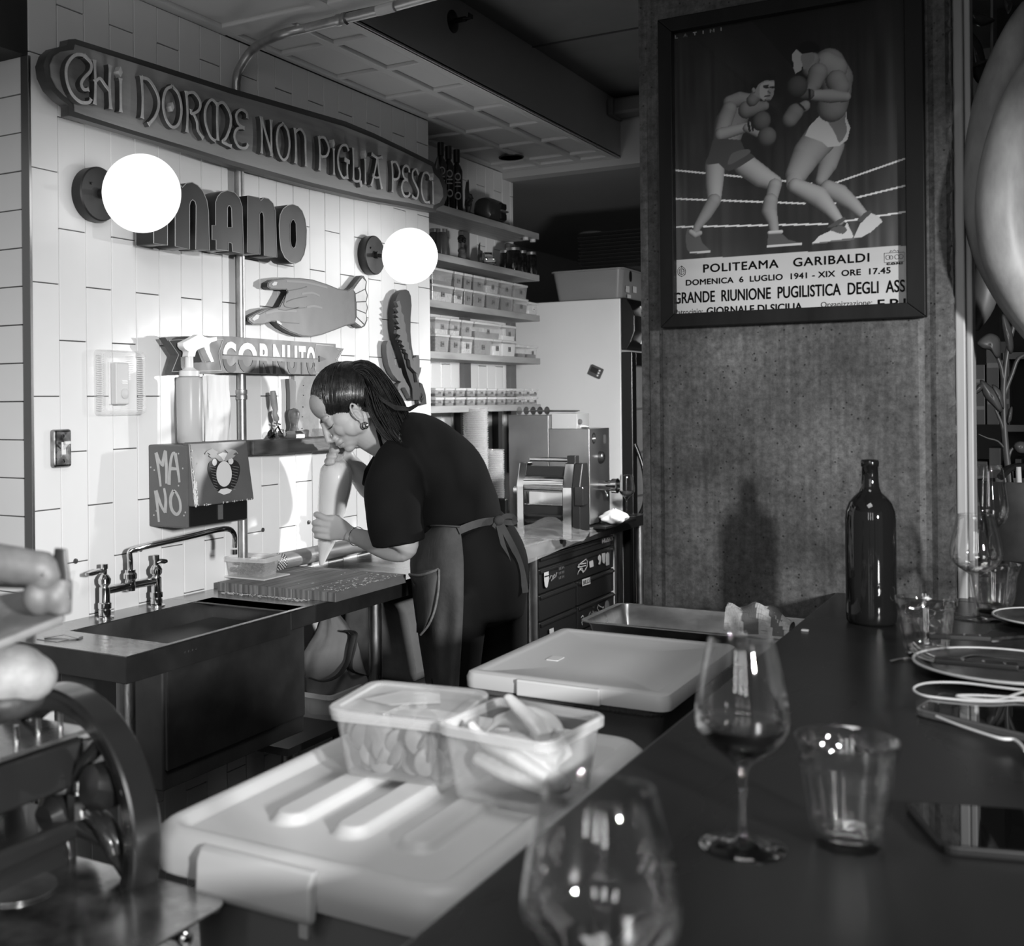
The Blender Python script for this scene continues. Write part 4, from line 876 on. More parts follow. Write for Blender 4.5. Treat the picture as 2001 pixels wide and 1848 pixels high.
for zt_, zb_2, spans in rows:
    if zb_2 < .07: break
    for ya_, yb_ in spans:
        d_ = MB().box(cx1-.012, cx1, ya_+.006, yb_-.006, zb_2, zt_).build('drawer', m_drw, ct, bevel=.003)
        MB().hexa([(cx1, ya_+.012, zt_-.018), (cx1+.006, ya_+.012, zt_-.014), (cx1+.006, yb_-.012, zt_-.014), (cx1, yb_-.012, zt_-.018)], [(cx1, ya_+.012, zt_-.002), (cx1+.007, ya_+.012, zt_-.006), (cx1+.007, yb_-.012, zt_-.006), (cx1, yb_-.012, zt_-.002)]).build('handle_rail', m_drw, d_, bevel=.002)
MB().lathe([(0, 0), (.006, 0), (.005, .003), (0, .003)], (cx1, P(1127, 1071, x=cx1).y, zat(1127, 1071)), (1, 0, 0), 12).build('lock', CHROME, ct)
m_stk = mat('sticker_print', .38, .5); m_stk2 = mat('sticker_dim', .16, .5)
def zc3(q): return [(1040+a/8.4, 1030+b/8.4) for a, b in q]
Mch = frame((cx1+.0075, 0, 0), (0, 1, 0), (0, 0, 1))
def spx(q): return [C2(*p) for p in zc3(q)]
S = [[(160,745),(235,720),(240,860),(215,980),(195,990),(170,960),(162,860)], [(905,560),(965,535),(975,640),(912,662)], [(785,855),(915,815),(922,925),(792,965)], [(1110,430),(1165,415),(1168,560),(1150,595),(1125,575)], [(1180,440),(1205,405),(1232,430),(1235,610),(1180,630)], circ((1198, 1302), 38, 20, 105), [(1050,480),(1075,445),(1098,480),(1098,540),(1080,612),(1055,605),(1070,550),(1048,520)], [(250,1670),(315,1645),(325,1740),(250,1760)]]
for k, q in enumerate(S): decal(spx(q), Mch, 0, .0008, m_stk if k not in (5,) else m_stk2, 'sticker', ct)
decal(spx([(165,800),(238,780),(238,800),(165,820)]), Mch, .0008, .0012, BLACK, 'sticker_band', ct)
mb = MB()
for q in ([(715,650),(760,590),(850,520),(875,560),(870,640),(840,700),(800,740),(785,705),(760,690),(730,720),(712,775)], [(720,655),(850,625)], [(725,610),(855,585)], [(745,680),(790,670),(800,715),(830,715),(850,660)]):
    ribbon(mb, spx(q), .0035, Mch, 0, .0008)
mb.build('sticker_outline', m_stk, ct)['kind'] = 'stuff'
mb = MB()
for q in ([(1050,1270),(1090,1300),(1125,1310),(1135,1360),(1100,1440),(1060,1470)], [(1050,1270),(1040,1330),(1065,1370),(1075,1440)], [(1140,1290),(1130,1340)], [(770,1480),(800,1445),(815,1480),(780,1560),(790,1600)]):
    ribbon(mb, spx(q), .003, Mch, 0, .0008)
mb.build('sticker_outline', m_stk, ct)['kind'] = 'stuff'
def chest_text(s, q0, q1, hpx, m_):
    a = C2(*zc3([q0])[0]); b_ = C2(*zc3([q1])[0]); u = Vector((0, b_[0]-a[0], b_[1]-a[1])); L = u.length
    u = Vector((0, 1, 0)); M_ = frame((cx1+.0085, (a[0]+b_[0])/2, (a[1]+b_[1])/2), u, (0, 0, 1)); text('lettering', s, M_, L, hpx, m_, .0005, ct, bold=.02)
chest_text('HUSKY', (1115, 225), (1300, 175), .018, m_stk); chest_text('BILLS', (800, 905), (912, 872), .016, BLACK)
chest_text('Cobra', (895, 1430), (1028, 1400), .024, m_stk2)
mb = MB()
for q in ([(250,850),(275,790),(300,800),(290,850),(330,770),(345,800),(372,740)], [(275,875),(320,830),(365,790)]): ribbon(mb, spx(q), .005, Mch, 0, .0008)
for r_ in range(3):
    for c4 in range(4): ribbon(mb, spx([(408+c4*25, 660+r_*75-c4*9), (410+c4*25, 700+r_*75-c4*9)]), .003, Mch, 0, .0008)
mb.build('sticker_script', m_stk2, ct)['kind'] = 'stuff'
# ================================================================== THE PERSON AND THE PIPING BAG
DW = 3.22
def J(px, py, d=DW): return P(px, py, d=d)
def loftpx(mb, secs, n=28, fold=0, fk=3, ph=0, up=None):
    """sections (px, py, d, half_px, half_depth_m): ellipses across the drawn path"""
    C = [J(s[0], s[1], s[2]) for s in secs]; R = []; N = len(secs)
    for i, s in enumerate(secs):
        a, b = secs[max(i-1, 0)], secs[min(i+1, N-1)]; tx, ty = b[0]-a[0], -(b[1]-a[1]); L = math.hypot(tx, ty) or 1
        e1 = (RV*(-ty/L)+UV*(tx/L)); r1 = s[3]*s[2]/F; ring = []
        for k in range(n):
            t = 2*math.pi*k/n; m_ = 1+fold*math.sin(fk*t+ph+i*.9)
            ring.append(C[i]+e1*(r1*math.cos(t)*m_)+A_*(s[4]*math.sin(t)*m_))
        R.append(ring)
    mb.rings(R); return mb
def interp(secs, k=3):
    out = []
    A = [np.array(s, float) for s in secs]
    for i in range(len(A)-1):
        p0, p1, p2, p3 = A[max(i-1, 0)], A[i], A[i+1], A[min(i+2, len(A)-1)]
        for j in range(k):
            t = j/k; out.append(tuple(.5*((2*p1)+(p2-p0)*t+(2*p0-5*p1+4*p2-p3)*t*t+(3*p1-p0-3*p2+p3)*t**3)))
    out.append(tuple(A[-1])); return out
woman = thing('person', 'person in black t-shirt and grey half apron, ponytail, bent over a piping bag', 'person', (J(930, 1100).x, J(930, 1100).y, 0))
H = J(672, 787, 3.28); Fw = (RV*-.75+UV*-.66).normalized(); Up = (RV*-.66+UV*.75).normalized(); Lf = -A_
yaw = math.radians(12); Fw2 = (Fw*math.cos(yaw)+Lf*math.sin(yaw)); Lf2 = (Lf*math.cos(yaw)-Fw*math.sin(yaw)); Fw, Lf = Fw2, Lf2
HS = 1.0
def hl(f, l, u): return H+Fw*f*HS+Lf*l*HS+Up*u*HS
HM = Matrix((Fw, Lf, Up)).transposed()
m_skin = mat('skin', .42, .48, sss=.08, bump=.03, bscale=300, noise=.04, scale=20)
mb = MB()
def he(c, r, seg=24, rg=16, rot=None): mb.ell(hl(*c), [x*HS for x in r], HM @ rot if rot else HM, seg, rg)
he((-.012, 0, .012), (.090, .070, .084)); he((.042, 0, .032), (.044, .054, .048)); he((.036, 0, -.030), (.052, .056, .065))
he((.038, 0, -.075), (.045, .045, .036)); he((.070, 0, -.104), (.017, .019, .014)); he((.055, 0, -.09), (.030, .032, .022))
for s_ in (-1, 1):
    he((.050, s_*.031, -.046), (.030, .022, .030)); he((.012, s_*.050, -.070), (.034, .016, .030)); he((.072, s_*.026, .000), (.014, .022, .009))
    he((.030, s_*.0435, -.058), (.034, .019, .036)); he((.034, s_*.043, -.030), (.034, .019, .030))
    he((.068, s_*.029, -.019), (.0155, .015, .013)); he((.088, s_*.0095, -.057), (.0085, .0075, .0065))
mb.tube([hl(.080, 0, .004), hl(.088, 0, -.016), hl(.099, 0, -.038), hl(.106, 0, -.051), hl(.094, 0, -.061)], [.008, .0075, .0085, .0085, .006], 12)
he((.083, 0, -.074), (.012, .022, .010)); he((.089, 0, -.0755), (.009, .017, .0045)); he((.085, 0, -.0865), (.010, .015, .0055))
# ear
ec = (.006, .068, -.046)
pts = [hl(ec[0]+.012*math.cos(a)-.004*math.sin(a), ec[1]+.008+.004*math.cos(a), ec[2]+.026*math.sin(a)+.004) for a in [math.radians(x) for x in range(-70, 231, 25)]]
mb.tube(pts, .0034, 8); he((ec[0]-.002, ec[1]+.002, ec[2]-.002), (.012, .006, .024)); he((ec[0]+.006, ec[1]+.004, ec[2]-.026), (.0065, .005, .008))
mb.tube([hl(ec[0]+.004, ec[1]+.008, ec[2]+.014), hl(ec[0]-.006, ec[1]+.010, ec[2]+.004), hl(ec[0]-.004, ec[1]+.009, ec[2]-.014)], .0028, 8)
# neck, trunk, arms, legs of the continuous body
loftpx(mb, interp([(694, 822, 3.28, 36, .050), (722, 842, 3.275, 38, .052), (752, 858, 3.26, 40, .055), (785, 868, 3.25, 48, .10)]))
loftpx(mb, interp([(770, 862, 3.24, 40, .12), (800, 868, 3.23, 58, .155), (835, 900, 3.22, 66, .14), (870, 950, 3.21, 66, .12), (900, 1020, 3.20, 62, .12), (930, 1090, 3.20, 80, .14), (935, 1150, 3.2, 70, .14)]))
loftpx(mb, interp([(900, 1150, 3.12, 44, .07), (893, 1300, 3.12, 36, .055), (888, 1500, 3.12, 32, .05), (886, 1740, 3.12, 22, .035)]))
loftpx(mb, interp([(965, 1150, 3.28, 44, .07), (972, 1300, 3.28, 36, .055), (976, 1500, 3.28, 32, .05), (978, 1730, 3.28, 22, .035)]))
loftpx(mb, interp([(785, 885, 3.10, 34, .045), (782, 950, 3.06, 32, .042), (784, 1020, 3.03, 30, .04), (789, 1066, 3.02, 29, .036), (784, 1080, 3.025, 20, .026)]))
loftpx(mb, interp([(802, 1068, 3.02, 16, .02), (786, 1076, 3.03, 22, .032), (757, 1070, 3.07, 24, .034), (722, 1057, 3.13, 20.5, .030), (700, 1049, 3.17, 17, .024), (684, 1043, 3.20, 15.5, .019), (668, 1036, 3.235, 21, .017), (650, 1031, 3.262, 26, .014), (638, 1030, 3.275, 24, .012)]))
def finger(p, r, seg=10): mb.tube([J(*q) for q in catmull(p, 3, False)], [r[min(int(i/3), len(r)-1)]+(r[min(int(i/3)+1, len(r)-1)]-r[min(int(i/3), len(r)-1)])*(i % 3)/3 for i in range(3*(len(p)-1)+1)], seg); e_ = J(*p[-1]); mb.ell(e_, r[-1]*.98, None, 10, 8)
RF = [.0102, .0098, .0092, .0084, .0078]
for k, (my, py_, tx_) in enumerate(((1014, 1005, 617), (1026, 1021, 613.5), (1038, 1034.5, 614), (1050, 1047, 617.5))):
    rr_ = [x*(1, 1, .97, .9)[k] for x in RF]
    finger([(652, my, 3.262), (638, my-1, 3.268), (tx_+4, py_, 3.285), (tx_+1, py_+1, 3.318), (tx_+12, py_+2, 3.352), (tx_+22, py_+2, 3.362)], rr_+[.0074])
finger([(664, 1030, 3.27), (664, 1018, 3.30), (660, 1010, 3.335), (652, 1008, 3.36), (642, 1008, 3.372)], [.012, .0105, .0098, .009, .008])
# far arm and fist at the top of the bag
loftpx(mb, interp([(775, 890, 3.36, 34, .045), (756, 935, 3.40, 31, .04), (738, 968, 3.42, 26, .035)]))
loftpx(mb, interp([(744, 972, 3.42, 22, .03), (722, 948, 3.42, 26, .034), (700, 922, 3.41, 21, .028), (684, 901, 3.40, 16, .021), (672, 886, 3.385, 18, .017), (662, 873, 3.37, 20, .014)]))
for k, (x0, y0_, x1_, y1_) in enumerate(((662, 864, 650, 866), (660, 875, 648, 878), (656, 886, 643, 890), (650, 896, 639, 901))):
    rr_ = [.0098, .0095, .009, .0084, .0078]
    finger([(x0+12, y0_, 3.37), (x0+1, y0_, 3.345), (x1_, y1_, 3.335), (x1_+3, y1_+3, 3.315), (x1_+12, y1_+2, 3.312)], rr_)
finger([(680, 878, 3.38), (676, 868, 3.35), (664, 860, 3.33), (655, 860, 3.325)], [.0125, .0108, .0098, .0088])
body = remesh(mb, 'body', m_skin, woman, .0030, 4, .5)
# face details
m_brow = mat('dark_brow', .035, .7); m_lip = mat('lip', .33, .4)
MB().tube([hl(.0875, .010, -.001), hl(.084, .022, .003), hl(.076, .036, .003), hl(.066, .046, -.001)], [.0018, .0032, .0028, .001], 8, flat=.5).build('eyebrow', m_brow, body, smooth=True)
MB().tube([hl(.0855, .0155, -.026), hl(.0845, .024, -.0285), hl(.078, .035, -.0285), hl(.069, .043, -.025)], [.0008, .0016, .0016, .0007], 8).build('eyelashes', mat('lash', .012, .6), body, smooth=True)
MB().tube([hl(.0935, .0, -.0810), hl(.092, .009, -.0810), hl(.087, .015, -.0812), hl(.079, .0215, -.082)], [.0008, .0009, .0008, .0005], 8).build('mouth_line', mat('mouth_shadow', .14, .6), body, smooth=True)
MB().ell(hl(.0885, .003, -.0765), (.0085, .0160, .0038), HM, 16, 10).ell(hl(.0845, .003, -.0858), (.0095, .0145, .0046), HM, 16, 10).build('lips', m_lip, body, smooth=True)
# ------- hair
m_hair = mat('dark_hair', .012, .24, spec=1.0, noise=.5, scale=60)
HC, HRr = (-.018, 0, .016), (.096, .0775, .0915)
def fmax(u):
    T = [(-.055, -.010), (-.052, .046), (-.035, .060), (-.005, .068), (.018, .0735), (.045, .080), (.060, .2), (.2, .2)]
    if u <= T[0][0]: return T[0][1]
    for (u0_, f0_), (u1_, f1_) in zip(T, T[1:]):
        if u <= u1_: return f0_+(f1_-f0_)*(u-u0_)/(u1_-u0_)
    return .2
def keep(f, l, u):
    if u < -.072: return False
    if abs(l) < .030 and f > 0 and u < .050: return False
    if abs(l) > .04 and (f-.008)**2+((u+.046)*.8)**2 < .024**2: return False
    return f < fmax(u)
mb = MB(); ns, nr = 96, 64; idx = {}
for j in range(nr+1):
    for i in range(ns):
        ph, th_ = math.pi*j/nr, 2*math.pi*i/ns
        f, l, u = HC[0]+HRr[0]*math.sin(ph)*math.cos(th_), HRr[1]*math.sin(ph)*math.sin(th_), HC[2]+HRr[2]*math.cos(ph)
        idx[i, j] = (f, l, u)
vs = []; vid = {}
def gv(i, j):
    if (i, j) not in vid: vid[i, j] = len(vs); vs.append(hl(*idx[i, j]))
    return vid[i, j]
fs = []
for j in range(nr):
    for i in range(ns):
        q = [(i, j), ((i+1) % ns, j), ((i+1) % ns, j+1), (i, j+1)]
        if all(keep(*idx[a]) for a in q): fs.append([gv(*a) for a in q])
mb.add(vs, fs)
# combed strands running from the hairline to the tie
tie = (-.060, 0, .064)
def onell(f, u, s_):
    v = 1-((f-HC[0])/HRr[0])**2-((u-HC[2])/HRr[2])**2
    return (f, s_*HRr[1]*math.sqrt(max(v, 0)), u)
rh = random.Random(11); line = [(.058, .061), (.0735, .030), (.073, .018), (.067, -.005), (.060, -.035), (.052, -.046), (.044, -.052), (.034, -.030), (.020, -.022), (.004, -.020), (-.010, -.030), (-.018, -.052), (-.026, -.068), (-.040, -.070), (-.060, -.060)]
def unit(p): return Vector(((p[0]-HC[0])/HRr[0], p[1]/HRr[1], (p[2]-HC[2])/HRr[2])).normalized()
tu = unit(tie)
starts = []
for s_ in (1, -1):
    for k in range(330):
        x = rh.random()*(len(line)-1); a = int(x); t = x-a
        f = line[a][0]*(1-t)+line[a+1][0]*t+rh.uniform(-.004, .006); u = line[a][1]*(1-t)+line[a+1][1]*t+rh.uniform(-.006, .004)
        starts.append(onell(f, u, s_))
for k in range(60): l_ = rh.uniform(-.05, .05); starts.append((HC[0]+HRr[0]*.80, l_, .070-abs(l_)*.15))
for p in starts:
    su = unit(p); ang = su.angle(tu); pts = []; rad = []
    for k in range(9):
        t = k/8; v = (su*math.sin((1-t)*ang)+tu*math.sin(t*ang))/math.sin(ang); h_ = 1.004+.016*math.sin(math.pi*t)
        pts.append(hl(HC[0]+HRr[0]*v.x*h_, HRr[1]*v.y*h_, HC[2]+HRr[2]*v.z*h_)); rad.append(.0003+.0017*math.sin(math.pi*min(1, t*.9+.02)))
    mb.tube(pts, rad, 5)
hair = mb.build('hair', m_hair, woman, smooth=True, angle=180)
tp0 = hl(-.070, 0, .072)
MB().lathe([(.013, -.006), (.0165, -.003), (.0165, .003), (.013, .006)], hl(-.068, 0, .070), Up*.6-Fw, 20).build('hair_tie', mat('hair_tie', .02, .5), woman, smooth=True)
path = [(683, 737, 3.28, 11), (697, 722, 3.27, 15), (718, 728, 3.26, 22), (737, 757, 3.24, 29), (753, 795, 3.21, 34), (772, 832, 3.17, 32), (790, 860, 3.13, 24), (802, 882, 3.11, 13), (809, 900, 3.10, 4)]
PI_ = interp(path, 3); mb = MB()
loftpx(mb, [(a, b, c, h*.82, .030*min(1, h/26)) for a, b, c, h in PI_], 20, .05, 7)
for k in range(150):
    s_ = rh.uniform(-1, 1); dd = rh.uniform(-1, .4); w_ = rh.uniform(0, 6); L_ = rh.randint(int(len(PI_)*.72), len(PI_)); pts = []; rad = []
    for i in range(L_):
        a, b, c, h = PI_[i]; p_, n_ = PI_[max(i-1, 0)], PI_[min(i+1, len(PI_)-1)]; tx_, ty_ = n_[0]-p_[0], n_[1]-p_[1]; LL = math.hypot(tx_, ty_); wob = s_+.08*math.sin(w_+i*.5)
        pts.append(J(a-ty_/LL*h*wob, b+tx_/LL*h*wob, c+dd*.034*math.sqrt(max(0, 1-min(1, s_*s_)))-.002)); rad.append(.0022*(1-.75*(i/(L_-1))**3))
    mb.tube(pts, rad, 5)
for k in range(16):
    o_2 = rh.uniform(-5, 5); e_2 = rh.uniform(-7, 5)
    mb.tube([J(a+o_2*.3, b+o_2*c2, d_) for a, b, d_, c2 in ((716, 745, 3.22, 1), (745, 780, 3.18, 1), (772, 797, 3.13, 1), (800, 800, 3.10, .8), (818, 790, 3.09, .4), (826+e_2*.3, 774+e_2, 3.09, .1))], [.002, .002, .002, .0016, .001, .0004], 5)
for k in range(26):
    x_ = rh.uniform(780, 812); y_ = rh.uniform(850, 885)
    mb.tube([J(x_, y_, 3.11), J(x_+rh.uniform(4, 14), y_+rh.uniform(4, 14), 3.10), J(x_+rh.uniform(14, 30), y_+rh.uniform(2, 24), 3.09)], [.0012, .0008, .0003], 4)
mb.build('ponytail', m_hair, woman, smooth=True, angle=180)
for dz, r_ in ((0, .0085), (-.004, .007)):
    c = hl(ec[0]+.007, ec[1]+.010+dz, ec[2]-.040); MB().tube([c+(Fw*math.cos(a)+Up*math.sin(a))*r_ for a in [2*math.pi*i/16 for i in range(16)]], .0024, 8, loop=True).build('earring', CHROME, woman, smooth=True)
# bracelet
c = J(697, 1048, 3.175); tx_ = (J(684, 1043, 3.20)-J(722, 1057, 3.13)).normalized(); u_ = tx_.cross(A_).normalized(); v_ = tx_.cross(u_)
MB().tube([c+(u_*.0262*math.cos(a)+v_*.0262*math.sin(a)) for a in [2*math.pi*i/40 for i in range(40)]], .0011, 6, loop=True).build('bracelet', CHROME, woman)
# ------- t-shirt
m_shirt = mat('black_cotton', .008, .8, noise=.25, scale=3, bump=.4, bscale=11, spec=.12)
mb = MB()
loftpx(mb, interp([(758, 868, 3.25, 34, .075), (776, 866, 3.245, 50, .13), (800, 868, 3.235, 66, .175), (832, 893, 3.225, 79, .172), (862, 930, 3.215, 86, .160), (884, 975, 3.21, 86, .150), (898, 1015, 3.205, 82, .148), (904, 1034, 3.20, 80, .146)], 4), 48, .018, 5)
loftpx(mb, interp([(792, 872, 3.12, 36, .06), (780, 905, 3.09, 50, .07), (771, 950, 3.07, 58, .070), (770, 1000, 3.045, 57, .066), (775, 1038, 3.03, 54, .062), (779, 1062, 3.02, 53, .060)], 4), 40, .022, 4)
loftpx(mb, interp([(785, 880, 3.33, 36, .05), (765, 915, 3.37, 44, .055), (745, 945, 3.40, 42, .055), (735, 962, 3.41, 38, .05)], 4), 32, .02, 4)
shirt = remesh(mb, 't_shirt', m_shirt, woman, .006, 4, .5)
MB().tube([J(745+9*math.cos(a)-0, 868+33*math.cos(a), 3.255+.062*math.sin(a)) for a in [2*math.pi*i/40 for i in range(40)]], .0045, 8, loop=True).build('collar', m_shirt, woman, smooth=True)
# ------- trousers and shoes
m_trs = mat('black_trousers', .008, .8, bump=.2, bscale=12, spec=.2)
mb = MB()
loftpx(mb, interp([(903, 1030, 3.20, 78, .142), (920, 1060, 3.2, 90, .155), (933, 1100, 3.20, 98, .165), (938, 1150, 3.20, 92, .16), (938, 1200, 3.20, 84, .14)], 3), 40)
loftpx(mb, interp([(898, 1150, 3.12, 60, .09), (892, 1230, 3.12, 56, .085), (890, 1320, 3.12, 48, .072), (888, 1500, 3.12, 42, .065), (886, 1745, 3.12, 36, .055)], 3), 28)
loftpx(mb, interp([(968, 1150, 3.27, 62, .09), (972, 1230, 3.28, 58, .085), (976, 1320, 3.28, 52, .075), (978, 1500, 3.28, 44, .065), (980, 1725, 3.28, 36, .055)], 3), 28)
remesh(mb, 'trousers', m_trs, woman, .009, 4, .5)
for (a, b_, d_) in ((884, 1765, 3.12), (976, 1740, 3.28)):
    q = J(a, b_, d_); f_ = Vector((-.98, -.18, 0)).normalized(); mb = MB(); R = []
    for k, (t, hw_, ht) in enumerate(((-.07, .025, .05), (-.06, .036, .08), (0, .040, .085), (.07, .044, .06), (.13, .046, .045), (.165, .036, .035), (.18, .012, .02))):
        cc = Vector((q.x, q.y, 0))+f_*t; sd = Vector((-f_.y, f_.x, 0)); R.append([cc+sd*(hw_*math.cos(x))+Vector((0, 0, ht*.5+ht*.5*math.sin(x)*1.0)) for x in [2*math.pi*i/16 for i in range(16)]])
    mb.rings(R).build('shoe', mat('shoe', .02, .5), woman, smooth=True)
# ------- apron
m_apr = mat('denim_apron', .085, .85, noise=.22, scale=14, bump=.25, bscale=90, spec=.2)
rows = interp([(1027, 829, 898), (1045, 817, 901), (1070, 806, 904), (1100, 801, 906), (1150, 805, 906), (1200, 811, 905), (1260, 820, 902), (1340, 832, 897), (1430, 838, 893), (1500, 840, 890)], 3)
ra = random.Random(2)
mb = MB(); R = []
for i, (y_, l_, r_) in enumerate(rows):
    ring = []; row2 = []
    for k in range(25):
        t = k/24; f_ = max(0, min(1, (y_-1040)/200)); fold = .006*f_*math.sin(t*14+y_*.012)+.004*math.sin(t*7-y_*.02)
        d_ = 3.235-.240*math.sin(min(1, t*1.02)*math.pi/2)**.55-fold; sl = 8*(1-t)*0
        yy_ = y_+(6*t if i < 3 else 0)*0; ring.append(J(l_+(r_-l_)*t, yy_, d_)); row2.append(J(l_+(r_-l_)*t, yy_, d_+.004))
    R.append(ring+row2[::-1])
mb.rings(R); apron = mb.build('apron', m_apr, woman, smooth=True, angle=80)
def atape(p, r=.002, w_=None, name='apron_seam', m_=None, flat=1, par=None): return MB().tube([J(*q) for q in catmull(p, 4, False)], r, 8, flat=flat).build(name, m_ or m_apr, par or woman, smooth=True)
# pocket: gaping hem and bulging bag
mb = MB(); R = []
for k in range(9):
    t = k/8; R.append([J(857-(857-800)*t, 1113+10*t-4*math.sin(t*3), 2.985+.13*t*t), J(854-(854-814)*t*1.0, 1132+12*t, 2.975+.13*t*t), J(850-37*t, 1160+20*t, 2.98+.13*t*t), J(842-26*t, 1200+20*t, 2.985+.12*t*t), J(828-12*t, 1236, 3.0+.10*t)])
mb.rings(R, cap=False, closed=False); mb.build('pocket', m_apr, apron, smooth=True, solid=.003)
MB().tube([J(*q) for q in catmull([(857, 1112, 2.98), (838, 1119, 2.995), (818, 1124, 3.04), (800, 1122, 3.11)], 4, False)], .0035, 8).build('pocket_hem', mat('denim_faded', .17, .85, noise=.3, scale=60), apron, smooth=True)
MB().tube([J(*q) for q in catmull([(858, 1112, 2.972), (857, 1150, 2.968), (850, 1190, 2.97), (838, 1220, 2.98), (822, 1240, 3.01)], 4, False)], .003, 8).build('pocket_edge', mat('denim_faded', .17), apron, smooth=True)
MB().tube([J(*q) for q in [(829, 1028, 3.235), (845, 1027, 3.08), (862, 1027, 3.03), (880, 1028, 3.00), (898, 1029, 2.99)]], .0045, 8, flat=.6).build('waistband', m_apr, apron, smooth=True)
def strap(p, hw, name='apron_tie'):
    q = catmull(p, 4, False); mb = MB(); R = []
    for i, c in enumerate(q):
        a, b_ = q[max(i-1, 0)], q[min(i+1, len(q)-1)]; tx_, ty_ = b_[0]-a[0], b_[1]-a[1]; L_ = math.hypot(tx_, ty_) or 1; nx, ny = -ty_/L_, tx_/L_
        R.append([J(c[0]+nx*hw, c[1]+ny*hw, c[2]), J(c[0]-nx*hw, c[1]-ny*hw, c[2]), J(c[0]-nx*hw, c[1]-ny*hw, c[2]+.003), J(c[0]+nx*hw, c[1]+ny*hw, c[2]+.003)])
    mb.rings(R); return mb.build(name, m_apr, woman, smooth=True, angle=50)
strap([(896, 1037, 2.99), (920, 1027, 3.015), (945, 1020, 3.06), (965, 1018, 3.09), (976, 1014, 3.11)], 7.5)
strap([(978, 1014, 3.09), (990, 1008, 3.10), (1003, 1010, 3.12), (1006, 1020, 3.13), (992, 1021, 3.11), (978, 1018, 3.09)], 5)
strap([(978, 1022, 3.08), (992, 1048, 3.07), (1008, 1080, 3.08), (1020, 1115, 3.09), (1027, 1158, 3.10)], 6)
strap([(974, 1026, 3.08), (982, 1060, 3.065), (992, 1090, 3.065), (998, 1118, 3.07)], 4.5)
strap([(976, 1016, 3.085), (966, 1026, 3.08), (965, 1042, 3.08), (974, 1044, 3.08), (980, 1032, 3.08), (977, 1020, 3.085)], 3.5)
MB().ell(J(975, 1017, 3.085), (.014, .014, .014)).build('tie_knot', m_apr, woman, smooth=True)
# ------- piping bag
pbt = J(628, 1103, 3.354)
pb = thing('piping_bag', 'full translucent piping bag squeezed upright onto the wooden board', 'piping bag', tuple(pbt))
sec = [(628, 1104, 4), (629, 1098, 6), (633, 1080, 11), (638, 1060, 17), (643, 1030, 22.5), (648, 1000, 27), (653, 965, 31.5), (656, 935, 33), (656, 915, 29), (657, 903, 19), (660, 893, 10), (664, 886, 6), (668, 872, 7), (670, 862, 9)]
SI = interp([(a, b, 3.352 if b > 900 else 3.345, c, c/F*3.35) for a, b, c in sec], 3)
mb = MB(); R = []
for i, s in enumerate(SI):
    pl = .10*max(0, min(1, (930-s[1])/30)) if s[1] < 930 else .012; R_ = []
    for k in range(40):
        t = 2*math.pi*k/40; m_ = 1+pl*math.sin(9*t+.3*i)+.01*math.sin(3*t+i*.4)
        R_.append(J(s[0], s[1], s[2])+(RV*math.cos(t)+A_*math.sin(t))*(s[4]*m_))
    R.append(R_)
mb.rings(R); mb.build('bag_film', clear_mat('bag_film', .9, .16, .12), pb, smooth=True, angle=180)
mb = MB(); R = []
for i, s in enumerate(SI):
    if s[1] < 902: break
    R.append([J(s[0], s[1], s[2])+(RV*math.cos(t)+A_*math.sin(t))*(s[4]*.95) for t in [2*math.pi*k/32 for k in range(32)]])
mb.rings(R); mb.build('cream_filling', mat('cream_filling', .62, .5, sss=.1), pb, smooth=True, angle=180)
# ================================================================== SHELVES, SHELF GOODS, MACHINES, FRIDGE
SX, SY0, SY1 = -1.984, Y1+.004, 4.674
def SP(px, py): return P(px, py, x=SX)
m_shelf = mat('beech_shelf', .30, .5, noise=.2, scale=7, stretch=(3, .5, 3), wood=True)
shz = []
tops = [(1057, 455, 12, 'top wooden shelf, carrying dark bottles and a helmet-shaped object'), (1057, 548, 14, 'second wooden shelf from the top, carrying jars and a toy car'), (1057, 614, 13, 'third wooden shelf, carrying two layers of clear spice tubs'), (1057, 697, 12, 'fourth wooden shelf, carrying tubs with paper labels'), (1057, 788, 12, 'lowest wooden shelf, carrying rows of small labelled pots')]
zs_l = [SP(848, 395).z, SP(848, 492).z, SP(848, 586).z, SP(848, 686).z, SP(850, 793).z]
for z, (px, py, th_, lab) in zip(zs_l, tops):
    hgt = .026; y_e = SY1
    t = tag(MB().box(WB+.001, SX, SY0, y_e, z-hgt, z).build('wooden_shelf', m_shelf, bevel=.002), lab, 'shelf', 'wooden wall shelves'); shz.append(z)
m_bat = mat('shelf_batten', .12, .5, noise=.2, scale=8)
for px in (902, 992):
    y_ = P(px, 480, x=WB).y; tag(MB().box(WB+.0005, WB+.022, y_-.03, y_+.03, zs_l[4]-.3, zs_l[0]-.03).build('shelf_upright', m_bat, bevel=.001), 'upright timber strip behind the shelves, '+('left' if px < 950 else 'right')+' one', 'upright')
def at_shelf(px, k, x): q = P(px, 500, x=x); return Vector((x, q.y, shz[k]))
